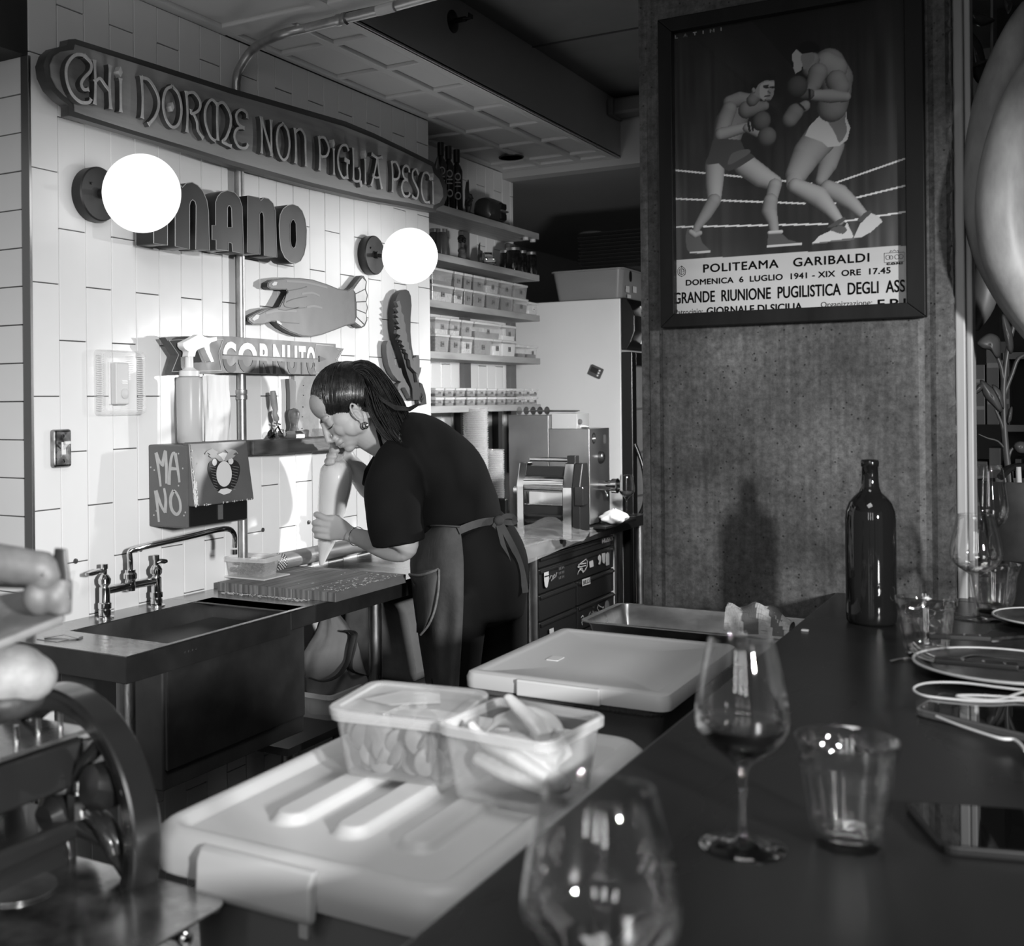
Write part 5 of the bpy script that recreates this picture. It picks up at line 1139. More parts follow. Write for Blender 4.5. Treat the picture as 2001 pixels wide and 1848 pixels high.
# glass bottles on the top shelf
m_bot = mat('dark_bottle_glass', .012, .12, spec=.7); m_cap = mat('black_cap', .008, .4); m_ring = mat('label_ring', .30, .5)
bots = [(862, 279), (877, 286), (893, 293), (851, 290)]
for i, (px, py) in enumerate(bots[:3]):
    x = SX-.045; q = P(px, 380, x=x); h = P(px, py, x=x).z-shz[0]
    t = thing('oil_bottle', ('tall dark bottle with pale ring print, %s of the three on the top shelf' % ('nearest', 'middle', 'farthest')[i]), 'bottle', (x, q.y, shz[0]), 'dark bottles on the top shelf')
    MB().lathe([(0, 0), (.0215, 0), (.022, .003), (.022, h*.66), (.016, h*.73), (.0095, h*.77), (.0095, h*.99), (0, h*.99)], (x, q.y, shz[0]), seg=24).build('bottle_body', m_bot, t, smooth=True)
    MB().lathe([(0, h*.80), (.0125, h*.80), (.0125, h), (0, h)], (x, q.y, shz[0]), seg=20).build('cap', m_cap, t, smooth=True, angle=30)
    for zf in (.56, .26):
        c = Vector((x, q.y, shz[0]+h*zf)); mb = MB(); dr = math.atan2(-(q.y), -x)
        R = []
        for k in range(25):
            a = 2*math.pi*k/24; rr2 = []
            for rad in (.0085, .013):
                u, v = rad*math.cos(a), rad*math.sin(a)*1.15; an = dr+.2+u/.0222; rr2.append(c+Vector((.0223*math.cos(an), .0223*math.sin(an), v)))
            R.append(rr2)
        mb.rings(R, cap=False, closed=False).build('printed_ring', m_ring, t)
    for zf in (.40, .46): 
        mb = MB(); mb.rings([[Vector((x+.0223*math.cos(dr+.2+d_), q.y+.0223*math.sin(dr+.2+d_), shz[0]+h*zf+v)) for v in (0, .005)] for d_ in (-.5, -.3, 0, .3, .5)], cap=False, closed=False).build('printed_band', m_ring, t)
x = SX-.05; q = at_shelf(853, 0, x); mb = MB()
mb.tube([q, q+Vector((0, 0, .12)), q+Vector((.012, -.01, .17)), q+Vector((.02, -.02, .185))], [.022, .02, .006, .002], 12).tube([q+Vector((.006, 0, .09)), q+Vector((.02, .01, .13)), q+Vector((.012, .02, .155))], [.008, .006, .002], 8)
tag(mb.build('chilli_charm', mat('dim_glazed_ceramic', .10, .3), smooth=True), 'dim curved pepper-shaped figure at the near end of the top shelf', 'figurine')
# hand figure making a gesture
def handfig(name, lab, px0, pxt, pyt, k, x, s, m_):
    b_ = at_shelf(px0, k, x); mb = MB()
    mb.tube([b_, b_+Vector((0, .002, .035*s)), b_+Vector((0, .004, .065*s)), b_+Vector((0, .006, .10*s))], [.017*s, .014*s, .022*s, .020*s], 14, flat=.7)
    for dy, h_, r_ in ((-.016, .19, .006), (.004, .205, .0065)): mb.tube([b_+Vector((0, dy*s, .09*s)), b_+Vector((0, dy*s*1.1, .14*s)), b_+Vector((0, dy*s*.9+.004, h_*s))], [.0075*s, .0075*s, .004*s], 10)
    for dy in (.020, .033): mb.tube([b_+Vector((0, dy*s*.7, .09*s)), b_+Vector((.006, dy*s, .125*s)), b_+Vector((.014*s, dy*s, .10*s))], [.008*s, .009*s, .007*s], 10)
    mb.tube([b_+Vector((.01, -.015*s, .06*s)), b_+Vector((.018*s, .0, .085*s)), b_+Vector((.018*s, .018*s, .09*s))], [.008*s, .008*s, .006*s], 10)
    return tag(remesh(mb, name, m_, None, .0022, 1, .5), lab, 'figurine')
handfig('hand_figurine', 'dark carved hand figure with two raised fingers on the top shelf', 915, 0, 0, 0, SX-.05, .72, mat('dark_carving', .035, .5))
# helmet-like dark object
c = at_shelf(960, 0, SX-.06); hm = thing('toaster', 'dark rounded appliance with curved openings at the far end of the top shelf', 'appliance', tuple(c))
m_hm = mat('dark_red_enamel', .03, .35)
mb = MB(); R = []
for k, (y_, s_) in enumerate(((-.085, .6), (-.075, .88), (-.05, 1), (.0, 1), (.045, .98), (.065, .85), (.07, .7))):
    R.append([c+Vector((.045*s_*math.cos(a)*(1 if math.sin(a) > 0 else 1.0), y_, .052+.052*s_*math.copysign(abs(math.sin(a))**.7, math.sin(a)))) for a in [2*math.pi*i/24 for i in range(24)]])
mb.rings(R).build('shell', m_hm, hm, smooth=True)
MB().box(c.x+.02, c.x+.047, c.y+.0, c.y+.055, c.z+.062, c.z+.085).box(c.x+.02, c.x+.047, c.y+.0, c.y+.055, c.z+.018, c.z+.045).build('opening', mat('opening_black', .004, .6), hm, bevel=.004)
MB().box(c.x+.03, c.x+.052, c.y-.004, c.y+.062, c.z+.050, c.z+.057).build('trim_band', mat('dull_trim', .12, .4), hm, bevel=.002)
MB().lathe([(0, -.003), (.016, -.003), (.016, .003), (0, .003)], c+Vector((.02, .085, .035)), (1, .3, 0), 20).build('side_disc', mat('dull_disc', .08, .4), hm, smooth=True)
# second shelf: jars, bust, car, hand, dark jars
def jar(px, k, x, r, h, fill, lab, grp='jars on the second shelf'):
    b_ = at_shelf(px, k, x); t = thing('glass_jar', lab, 'jar', tuple(b_), grp)
    MB().lathe([(0, 0), (r*.96, 0), (r, .004), (r, h*.80), (r*.86, h*.88), (r*.86, h*.9), (0, h*.9)], b_, seg=24).build('jar_glass', fill, t, smooth=True)
    MB().lathe([(0, h*.88), (r*.92, h*.88), (r*.92, h*.99), (r*.86, h), (0, h)], b_, seg=24).build('lid', mat('jar_lid_metal', .35, .35, .9), t, smooth=True, angle=30)
fj = mat('jar_fill_grey', .09, .15, noise=.25, scale=20); dj = mat('jar_fill_dark', .008, .12, noise=.8, scale=70)
jar(850, 1, SX-.09, .022, .112, fj, 'grey-filled jar with metal lid at the near end of the second shelf'); jar(863, 1, SX-.06, .022, .108, fj, 'grey-filled jar, second from the near end of the second shelf')
for px, x, r, h, l in ((987, SX-.08, .024, .094, 'dark preserve jar behind the wider one, second shelf'), (1003, SX-.045, .033, .103, 'widest dark preserve jar near the far end of the second shelf'), (1020, SX-.045, .022, .100, 'narrow dark preserve jar, second from the far end of the second shelf'), (1038, SX-.03, .0235, .100, 'dark preserve jar at the far end of the second shelf')): jar(px, 1, x, r, h, dj, l)
b_ = at_shelf(903, 1, SX-.06); bu = thing('bust_figurine', 'small bust figurine of a head with dark curly hair on the second shelf', 'figurine', tuple(b_))
fy = Vector((.2, .98, 0)); mb = MB()
mb.ell(b_+Vector((0, 0, .024)), (.016, .018, .026)).ell(b_+Vector((0, -.004, .045)), (.015, .017, .012)).tube([b_+Vector((0, 0, .045)), b_+Vector((0, .002, .072))], [.0075, .007], 12).ell(b_+Vector((0, .005, .082)), (.0115, .013, .017)).ell(b_+Vector((0, .0185, .079)), (.003, .004, .003))
remesh(mb, 'figure', mat('painted_plaster', .075, .5), bu, .0018, 1)
mb = MB()
for k in range(34):
    a, e_ = random.uniform(0, 6.283), random.uniform(-.4, 1.3); v = Vector((math.cos(a)*math.cos(e_)*.013, math.sin(a)*math.cos(e_)*.014, math.sin(e_)*.017))
    if v.y > .004 and v.z < .010: continue
    mb.ell(b_+Vector((0, -.001, .086))+v, .0055, None, 8, 6)
mb.build('curly_hair', mat('figurine_hair', .005, .5), bu, smooth=True)['kind'] = 'stuff'
b_ = at_shelf(953, 1, SX-.055); car = thing('toy_car', 'small pale vintage toy car facing out on the second shelf', 'toy car', tuple(b_)); m_car = mat('toy_car_paint', .30, .25, coat=.5)
for_ = Vector((.6, -.8, 0)).normalized(); MC = Matrix(((for_.x, -for_.y, 0, b_.x), (for_.y, for_.x, 0, b_.y), (0, 0, 1, b_.z), (0, 0, 0, 1)))
mb = MB(); mb.M = MC; R = []
for x_, w_, z0_, z1_ in ((-.05, .016, .014, .028), (-.045, .022, .010, .036), (-.03, .025, .008, .042), (.0, .026, .008, .043), (.03, .025, .008, .040), (.045, .022, .010, .034), (.05, .015, .014, .026)):
    R.append([Vector((x_, w_*math.copysign(abs(math.cos(a))**.5, math.cos(a)), (z0_+z1_)/2+(z1_-z0_)/2*math.copysign(abs(math.sin(a))**.6, math.sin(a)))) for a in [2*math.pi*i/20 for i in range(20)]])
mb.rings(R)
R = []
for x_, w_, z_2 in ((-.042, .018, .040), (-.034, .020, .056), (-.015, .021, .062), (.008, .0205, .061), (.022, .019, .045)): R.append([Vector((x_, w_*s_, z_)) for s_, z_ in ((-1, .036), (-.85, z_2-.002), (-.7, z_2), (.7, z_2), (.85, z_2-.002), (1, .036))])
mb.rings(R).build('car_body', m_car, car, smooth=True, angle=50)
mb = MB(); mb.M = MC; mb.hexa([(.0215, -.015, .044), (.0225, .015, .044), (.019, .015, .044), (.019, -.015, .044)], [(.0115, -.014, .058), (.0115, .014, .058), (.008, .014, .058), (.008, -.014, .058)]); mb.build('windscreen', mat('toy_glass', .01, .1), car)
for sx_ in (-1, 1):
    for xx in (-.03, .03):
        mb = MB(); mb.M = MC; mb.lathe([(0, -.004), (.010, -.004), (.010, .004), (0, .004)], (xx, sx_*.022, .010), (0, 1, 0), 16).build('wheel', mat('toy_tyre', .006, .6), car)
    mb = MB(); mb.M = MC; mb.lathe([(0, 0), (.005, 0), (.004, .002), (0, .003)], (.048, sx_*.014, .029), (1, 0, 0), 14).build('headlamp', CHROME, car, smooth=True)
mb = MB(); mb.M = MC; mb.tube([(.046, -.022, .014), (.053, -.01, .013), (.053, .01, .013), (.046, .022, .014)], .0025, 8).build('bumper', CHROME, car, smooth=True)
handfig('hand_figurine', 'tiny dark hand figure in front of the toy car', 937, 0, 0, 1, SX-.03, .42, mat('dark_carving', .035, .5))
for px, py in ((1027, 466), (1041, 468)):
    q = P(px, py, x=SX-.02); tag(MB().lathe([(0, 0), (.012, 0), (.012, .012), (0, .012)], (q.x, q.y, zs_l[0]-.026-.012), seg=16).build('under_shelf_light', mat('under_light_body', .5, .4), smooth=True, angle=30), 'small round light under the far end of the top shelf, '+('nearer' if px < 1030 else 'farther'), 'light')
# clear tubs on the shelves
m_t1 = clear_mat('shelf_tub_plastic', .75, .08, .12); m_lid = clear_mat('shelf_lid_plastic', .8, .45, .3)
m_lab = mat('paper_tag', .16, .7); m_lab2 = mat('paper_white', .70, .7)
fills = [mat('fill_pale', .42, .6, noise=.35, scale=120), mat('fill_mid', .14, .6, noise=.4, scale=120), mat('fill_dark', .025, .5, noise=.5, scale=120), mat('fill_white', .68, .6)]
TM = {}
def sbox(px0, px1, k, z0, h, fill, fh, lab, cat='tub', dpt=.085, tagm=None, x0=None, grp=None, name='spice_tub', papers=True):
    x1 = SX-.006 if x0 is None else x0; ya_, yb_ = P(px0, 600, x=x1).y, P(px1, 600, x=x1).y; w_ = (yb_-ya_)*.96; yc_ = (ya_+yb_)/2; xc = x1-dpt/2; c = Vector((xc, yc_, z0))
    t = thing(name, lab, cat, tuple(c), grp)
    mb = MB()
    R = [[c+Vector((a*s_, b*s_, h*f)) for a, b in rrect((0, 0), dpt/2, w_/2, .005, 2)] for f, s_ in ((0, .90), (1, 1))]; mb.rings(R).build('tub_body', m_t1, t, smooth=True, angle=30)
    if fh: mb = MB(); mb.rings([[c+Vector((a*s_, b*s_, .001+h*f)) for a, b in rrect((0, 0), dpt/2-.002, w_/2-.002, .004, 2)] for f, s_ in ((0, .90), (fh, .9+.1*fh))]).build('contents', fills[fill], t)
    mb = MB(); mb.rings([[c+Vector((a, b, h+dz)) for a, b in rrect((0, 0), dpt/2+e, w_/2+e, .006, 2)] for dz, e in ((-.006, .002), (.001, .003), (.003, .001))]).build('lid', m_lid, t, smooth=True, angle=30)
    if papers:
        lw = min(w_*.62, .022); MB().box(x1-.0005, x1+.0006, yc_-lw/2, yc_+lw/2, z0+h*.30, z0+h*.62).build('paper_label', m_lab if tagm is None else tagm, t)
        MB().box(x1+.0006, x1+.0010, yc_-lw*.32, yc_+lw*.32, z0+h*.44, z0+h*.49).build('handwriting', BLACK, t)
    return z0+h+.003
L3 = [(844, 888, 0, .55, 2, .25), (889, 907, 0, .5, 1, .0), (908, 925, 2, .85, 2, .7), (926, 950, 2, .8, 2, .6), (951, 978, 2, .8, 0, .5), (979, 1004, 2, .8, 1, .5), (1005, 1033, 1, .6, 1, .6)]
names3 = ['wide tub of pale grains at the near end', 'narrow tub second from the near end', 'dark-filled narrow tub, third along', 'dark-filled tub in fourth place', 'dark-filled tub in fifth place', 'dark-filled tub with white base strip, sixth', 'wide tub with dark sauce, seventh']
hb = P(870, 540, x=SX-.006).z-P(870, 586, x=SX-.006).z
for (a, b, f, fh, f2, fh2), nm in zip(L3, names3):
    z1_ = sbox(a, b, 2, shz[2], .058, f, fh, 'clear '+nm+', lower layer of the third shelf', grp='clear tubs on the third shelf')
    sbox(a, b-1, 2, z1_, .056, f2, fh2, 'clear '+('wide tub at the near end' if a == 844 else nm.replace('tub', 'upper tub'))+', upper layer of the third shelf', grp='clear tubs on the third shelf', papers=a > 860)
z1_ = sbox(1034, 1052, 2, shz[2], .050, 3, .3, 'clear white-based tub at the far end of the third shelf', grp='clear tubs on the third shelf', tagm=m_lab2)
L4 = [(850, 879, 1, .85, 0, .3, 'near end'), (880, 901, 1, .7, 0, .3, 'second place'), (902, 925, 0, .7, 1, .5, 'third place'), (926, 962, 1, .9, 1, .4, 'fourth place'), (963, 980, 3, .6, 3, .0, 'fifth place'), (981, 1009, 3, .8, 3, .3, 'sixth place')]
for a, b, f, fh, f2, fh2, nm in L4:
    z1_ = sbox(a, b, 3, shz[3], .062, f, fh, 'labelled clear tub in the %s, lower layer of the fourth shelf' % nm, grp='labelled tubs on the fourth shelf')
    if nm != 'fifth place': sbox(a, b+ (18 if nm == 'fourth place' else 0), 3, z1_, .058, f2, fh2, 'labelled clear tub in the %s, upper layer of the fourth shelf' % nm, grp='labelled tubs on the fourth shelf')
for a, b, nm in ((1012, 1028, 'next to last'), (1030, 1050, 'last')):
    sbox(a, b, 3, shz[3], .048, 2, .3, 'short clear tub with dark base, %s on the fourth shelf' % nm, grp='labelled tubs on the fourth shelf', papers=nm == 'last')
ords = ['first', 'second', 'third', 'fourth', 'fifth', 'sixth', 'seventh', 'eighth', 'ninth', 'tenth', 'eleventh']
xs5 = [849, 868, 889, 911, 931, 951, 971, 990, 1007, 1024, 1038, 1052]
for i in range(11):
    a, b = xs5[i], xs5[i+1]-2
    for lay in (0, 1):
        sbox(a, b, 4, shz[4]+lay*.0345, .0285, 2 if i < 9 else 1, .32, 'small labelled pot, %s from the near end, %s row of the lowest shelf' % (ords[i], ('lower', 'upper')[lay]), dpt=.05, grp='small pots on the lowest shelf', name='small_pot', tagm=m_lab)
# stacks of deli cups on the far table
def cup_stack(px, pyt, r, lab, x):
    q = P(px, 900, x=x); zt_ = P(px, pyt, x=x).z; t = thing('cup_stack', lab, 'cups', (x, q.y, TZ), 'stacks of clear cups'); n = int((zt_-TZ)/.0085)
    first = None
    for k in range(n):
        z = TZ+.06+k*.0085
        if first is None: first = MB().lathe([(r*.80, -.06), (r*.97, 0), (r*1.04, .001), (r*1.04, .004), (r*.98, .005), (r*.78, -.058)], (0, 0, 0), seg=20, cap=False).build('cup', clear_mat('cup_plastic', .6, .22, .15), None, smooth=True, angle=40); c_ = first
        else: c_ = first.copy(); COL.objects.link(c_)
        c_.location = (x+random.uniform(-.001, .001), q.y, z); adopt(c_, t) if k == 0 else None
        if k: c_.parent = t; c_.matrix_parent_inverse = wm(t).inverted()
        if z+.006 > zt_: break
cup_stack(930, 800, .048, 'tallest column of nested clear cups behind the person', -1.98); cup_stack(966, 880, .038, 'shorter column of nested clear cups beside the machines', -1.94)
for px, l, w_ in ((978, 'tall dark steel upright behind the cup columns, right', .02), (905, 'dark wall-mounted strip behind the cup columns', .02)):
    q = P(px, 850, x=WB+.03); tag(MB().box(WB+.001, WB+.03, q.y-w_, q.y+w_, TZ, zs_l[4]-.03).build('upright_strip', mat('dark_upright', .035, .4, .4)), l, 'upright')
# ------- steel mixer/extruder cabinets
m_ss = mat('satin_machine_steel', .32, .34, .9, noise=.12, scale=5)
x1_ = -1.86; 
def mb_box(px0, px1, pyt, x_front, dpt, name, m_, par, z0=TZ, bev=.003, dy=None):
    a, b = P(px0, 900, x=x_front), P(px1, 900, x=x_front); zt_ = P(px0, pyt, x=x_front).z
    return MB().box(x_front-dpt, x_front, a.y, b.y, z0, zt_).build(name, m_, par, bevel=bev), a.y, b.y, zt_
em = thing('pasta_extruder', 'tall satin steel pasta extruder with a round outlet, right of the roller machine', 'machine', (-1.75, 4.3, TZ))
# front block faces the camera (south face) and the aisle (east face)
ye = P(1152, 950, x=-1.64).y
yS = 4.22; xL, xM, xR = P(994, 900, y=yS).x, P(1073, 900, y=yS).x, P(1152, 900, y=yS).x
zT1, zT2 = P(1020, 811, y=yS).z, P(1110, 838, y=yS).z; zF = TZ+.004
yE = P(1191, 900, x=xR).y
MB().box(xL, xM-.001, yS, yS+.18, zF, zT1).build('tall_housing', m_ss, em, bevel=.003)
MB().box(xM, xR, yS, yE, zF+.012, zT2).build('drive_housing', m_ss, em, bevel=.002)
MB().box(xM-.001, xR-.06, yS+.03, yS+.16, zT2, P(1080, 808, y=yS+.03).z).build('top_box', mat('pale_top_box', .36, .4), em, bevel=.002)
kn = P(1124, 824, y=yS+.05); MB().lathe([(.017, -.004), (.018, .0), (.011, .002), (.011, .022), (.009, .026), (0, .026)], kn, (1, -.1, 0), 20).build('knob', mat('grey_knob', .10, .4), em, smooth=True, angle=40)
yc2 = (yS+yE)/2
o1 = P(1172, 893, x=xR); MB().lathe([(.024, 0), (.022, .012), (.014, .018), (.008, .018), (.008, .005), (0, .005)], o1, (1, 0, 0), 28).build('upper_outlet', mat('dark_cast', .14, .3, .9), em, smooth=True, angle=40)
o2 = P(1172, 948, x=xR); MB().lathe([(.0, 0), (.021, 0), (.021, .05), (.028, .052), (.029, .072), (.022, .074), (.020, .05), (0, .05)], o2, (1, 0, 0), 32).build('outlet_tube', CHROME, em, smooth=True, angle=30)
MB().tube([o2+Vector((.02, 0, -.018)), o2+Vector((.03, 0, -.035))], .004, 8).ell(o2+Vector((.03, 0, -.037)), .007, None, 10, 8).build('lock_lever', CHROME, em, smooth=True)
bdg = P(1160, 856, x=xR); Mb = frame((xR+.0006, bdg.y, bdg.z), (0, 1, 0), (0, 0, 1))
decal(circ((0, 0), .019, 28, .022), Mb, 0, .0006, mat('badge_black', .01, .4), 'maker_badge', em); decal(circ((0, .0), .012, 20, .015), Mb, .0006, .0008, mat('badge_grey', .06, .4), 'badge_ring', em)
text('badge_text', 'DOLOMITI', Mb @ Matrix.Translation((0, -.001, .0008)), .034, .006, m_lab2, .0004, em, bold=.02)
rp2 = P(1182, 856, x=xR); MB().box(xR, xR+.0008, rp2.y-.012, rp2.y+.012, rp2.z-.02, rp2.z+.014).build('rating_plate', mat('rating_plate', .10, .4), em)
MB().box(xR-.10, xR+.06, yS+.005, yE+.14, TZ+.0, TZ+.010).build('base_tray', BLACK, em, bevel=.002)
# cloth hanging off the tube end and crumpled on top
def cloth_lump(c, sx_, sy_, sz_, name, lab, m_, seed=0):
    mb = MB(); R = []; r_ = random.Random(seed)
    for k in range(12):
        f = k/11; ring = []
        for i in range(28):
            a = 2*math.pi*i/28; s_ = math.sin(math.pi*(.12+.85*f))*(1+.16*math.sin(4*a+f*6+seed)+.1*math.sin(9*a-f*9))
            ring.append(Vector(c)+Vector((sx_*s_*math.cos(a), sy_*s_*math.sin(a), sz_*f*(1+.1*math.sin(3*a)))))
        R.append(ring)
    return tag(mb.rings(R).build(name, m_, smooth=True, angle=80), lab, 'cloth')
q = P(1205, 998, x=xR+.065); cloth_lump((xR+.055, q.y, TZ+.011), .050, .05, .055, 'white_cloth', 'white crumpled cloth beside the extruder outlet', mat('white_cloth', .80, .85), 3)
q = P(1120, 836, y=yS+.06); cloth_lump((q.x-.01, yS+.09, zT2), .055, .05, .016, 'folded_towel', 'folded white towel on top of the extruder', mat('white_cloth', .80, .85), 5)
# expandable pastry cutter on the tall housing
pc = thing('pastry_divider', 'expanding pastry divider with five steel wheels on top of the steel housing', 'pastry cutter', (xL+.05, yS+.05, zT1))
for k in range(5):
    q = P(1015+k*13.5, 800-k*0, y=yS+.03+k*.01); MB().lathe([(0, -.001), (.0155, -.001), (.016, 0), (.0155, .001), (0, .001)], (q.x, q.y, zT1+.017), (-.45, -1, 0), 28).build('wheel', STEEL, pc, smooth=True)
z_ = zT1+.016
for k in range(3):
    a_, b_2 = P(1010+k*18, 800, y=yS+.02), P(1125+k*4, 800, y=yS+.06); MB().tube([(a_.x, a_.y, z_+.001*k), (b_2.x, b_2.y, z_-.004+.002*k)], .0022, 6).build('cross_bar', STEEL, pc)
# roller machine in front
rm = thing('pasta_roller', 'polished chrome pasta roller machine on the far table', 'pasta machine', (-1.78, 3.95, TZ))
yR = 3.86; xa, xb = P(1000, 950, y=yR).x, P(1136, 950, y=yR).x; zTR = P(1060, 905, y=yR).z; Lr = xb-xa
pr = [(-.05, 0), (-.05, .10), (-.035, .125), (.015, .125), (.045, .085), (.045, .0)]
for nm, u0_, u1_, m_ in (('side_plate', .06, .17, CHROME), ('side_plate', .72, .86, CHROME), ('gear_cover', .86, .97, BLACK)):
    mb = MB(); sc_ = (zTR-TZ)/.125
    mb.rings([[Vector((xa+Lr*u, yR+.05-(-a), TZ+z*sc_)) for a, z in [(-x_, z_) for x_, z_ in pr]] for u in (u0_, u1_)]).build(nm, m_, rm, bevel=.003)
hz = (zTR-TZ)
MB().cyl((xa+Lr*.16, yR+.035, TZ+hz*.72), (xa+Lr*.73, yR+.035, TZ+hz*.72), .030, seg=32).build('chrome_hood', CHROME, rm, smooth=True)
MB().box(xa+Lr*.16, xa+Lr*.73, yR+.03, yR+.07, TZ+hz*.42, TZ+hz*.62).build('guard', CHROME, rm, bevel=.006, seg=4)
MB().box(xa+Lr*.16, xa+Lr*.73, yR+.035, yR+.08, TZ+.004, TZ+hz*.95).build('mouth', BLACK, rm)
for k in range(3): MB().box(xa+Lr*.24, xa+Lr*.73, yR+.016, yR+.03, TZ+hz*(.10+.09*k), TZ+hz*(.13+.09*k)).build('guide_slat', mat('dark_slat', .03, .3, .5), rm)
MB().cyl((xa+Lr*.18, yR+.06, TZ+hz*1.04), (xa+Lr*.82, yR+.06, TZ+hz*1.04), .008, seg=16).build('top_roller', CHROME, rm, smooth=True)
MB().box(xa+Lr*.74, xa+Lr*.86, yR+.04, yR+.08, TZ+hz*.96, TZ+hz*1.10).build('roller_bracket', BLACK, rm, bevel=.003)
MB().lathe([(0, 0), (.014, 0), (.014, .022), (.010, .026), (0, .026)], (xa+Lr*.055, yR+.045, TZ+hz*.62), (-1, 0, 0), 20).build('side_knob', CHROME, rm, smooth=True, angle=40)
MB().box(xa+Lr*.90, xa+Lr*1.02, yR-.002, yR+.05, TZ+hz*.45, TZ+hz*.70).build('switch_box', mat('smoked_box', .02, .1), rm, bevel=.004)
# dark tools left of it
q = P(985, 985, x=-1.88); tag(MB().box(q.x-.03, q.x+.03, q.y-.05, q.y+.02, TZ, TZ+.04).box(q.x-.02, q.x+.02, q.y-.03, q.y+.0, TZ+.04, TZ+.12).build('dark_device', BLACK, bevel=.006), 'small black device between the cups and the roller machine', 'device')
# cling film over the table
mb = MB(); fa = P(1000, 960, x=-1.9).y; gx, gy = 44, 60; rw = random.Random(21)
yA, yB_ = P(1010, 1090, x=TF).y, P(1172, 1040, x=TF).y
import mathutils.noise as mn
vs = []
for i in range(gx+1):
    for j in range(gy+1):
        u = i/gx; v = j/gy; y_ = yA-.25+(yB_+.05-yA+.25)*v; L_ = u*.46
        wr_ = .004*mn.noise(Vector((u*9, v*14, 0)))+.004*abs(mn.noise(Vector((u*22, v*30, 4))))
        hang = .075*(1-.75*v)*(1 if v > .05 else 1)
        if L_ < .37: x_ = -1.95+L_; z_ = TZ+.004+abs(wr_)*1.2
        else: t_ = (L_-.37)/.09; x_ = min(-1.95+L_, TF+.006)+.006*t_+wr_*1.5; z_ = TZ+.004-max(0, t_-.0)*hang+wr_*.5
        vs.append((x_, y_, z_))
mb.add(vs, [(i*(gy+1)+j, (i+1)*(gy+1)+j, (i+1)*(gy+1)+j+1, i*(gy+1)+j+1) for i in range(gx) for j in range(gy)])
tag(mb.build('cling_film', clear_mat('cling_film', .6, .03, .08), smooth=True, angle=180), 'wrinkled clear film draped over the front edge of the far table', 'plastic film')
mb = MB(); vs = []
for i in range(25):
    for j in range(21):
        u, v = i/24, j/20; x_ = xa-.02+(xb-xa+.05)*u; y_ = yR-.07+.075*v; z_ = TZ+.006+.055*max(0, v)**1.5*(1-.3*math.sin(u*9))*(.6+.4*math.sin(u*3))+.006*mn.noise(Vector((u*11, v*7, 2)))
        vs.append((x_, y_, z_))
mb.add(vs, [(i*21+j, (i+1)*21+j, (i+1)*21+j+1, i*21+j+1) for i in range(24) for j in range(20)])
tag(mb.build('film_sheet', clear_mat('cling_film', .6, .03, .08), smooth=True, angle=180), 'bunched clear plastic sheet in front of the roller machine', 'plastic film')
# ------- fridge
FY = 5.0; fx0, fx1 = P(1020, 700, y=FY).x-.25, P(1213, 700, y=FY).x; fz = P(1130, 587, y=FY).z
fr = thing('fridge', 'tall white glass-door drinks fridge behind the tables', 'fridge', ((fx0+fx1)/2, FY+.3, 0))
m_fr = mat('white_fridge_side', .72, .4, noise=.03, scale=2)
MB().box(fx0, fx1, FY, FY+.62, .02, fz).build('cabinet', m_fr, fr, bevel=.004)
dx = fx1+.001; zc4 = P(1232, 683, x=dx+.04).z
# bulged black header with sign, then door
mb = MB(); R = []
for f in (0, .15, .35, .65, .85, 1): b_ = .085*math.sin(math.pi*(.12+.76*f)); R.append([(dx, FY+.002, zc4+(fz-zc4)*f), (dx+b_*.8, FY+.002, zc4+(fz-zc4)*f), (dx+b_*.8, FY+.618, zc4+(fz-zc4)*f), (dx, FY+.618, zc4+(fz-zc4)*f)])
mb.rings(R).build('header', mat('black_header', .012, .25), fr, bevel=.004)
MB().box(dx+.02, dx+.072, FY+.14, FY+.55, zc4+.03, fz-.03).build('lit_header_sign', mat('header_sign_lit', .6, .4, emit=.35), fr)
MB().box(dx, dx+.05, FY+.002, FY+.06, .12, zc4-.01).box(dx, dx+.05, FY+.56, FY+.618, .12, zc4-.01).box(dx, dx+.05, FY+.06, FY+.56, .12, .2).box(dx, dx+.05, FY+.06, FY+.56, zc4-.07, zc4-.01).build('door_frame', mat('black_door_frame', .010, .3), fr, bevel=.003)
MB().box(dx+.012, dx+.018, FY+.06, FY+.56, .2, zc4-.07).build('door_glass', thin_glass('door_glass'), fr)
for k in range(6): MB().box(fx1-.02, dx+.008, FY+.05, FY+.57, .35+k*.2, .36+k*.2).build('wire_shelf', mat('wire_shelf', .5, .4), fr)
MB().box(fx1-.003, dx+.001, FY+.06, FY+.56, .2, zc4-.07).build('lit_interior', mat('fridge_interior', .6, .6, noise=.2, scale=12, emit=.12), fr)
MB().tube(catmull([(dx+.05, FY+.03, 1.20), (dx+.085, FY+.03, 1.10), (dx+.095, FY+.03, 1.0), (dx+.085, FY+.03, .92), (dx+.05, FY+.03, .86)], 4, False), .009, 10).build('door_handle', mat('black_handle', .012, .25), fr, smooth=True)
tm = P(1165, 726, y=FY); tt = thing('kitchen_timer', 'small grey magnetic timer tilted on the side of the white fridge', 'timer', (tm.x, FY, tm.z))
Mt = Matrix.Translation((tm.x, FY-.0005, tm.z)) @ Matrix.Rotation(math.radians(90), 4, 'X') @ Matrix.Rotation(math.radians(-25), 4, 'Z')
decal(rrect((0, 0), .030, .024, .004), Mt, 0, .012, mat('timer_body', .08, .4), 'timer_body', tt); decal(rrect((-.007, .004), .017, .012, .002), Mt, .012, .0128, mat('timer_screen', .025, .2), 'screen', tt)
for k in range(3): decal(circ((.018, -.012+k*.012), .0042, 12), Mt, .012, .014, WHITEP, 'button', tt)
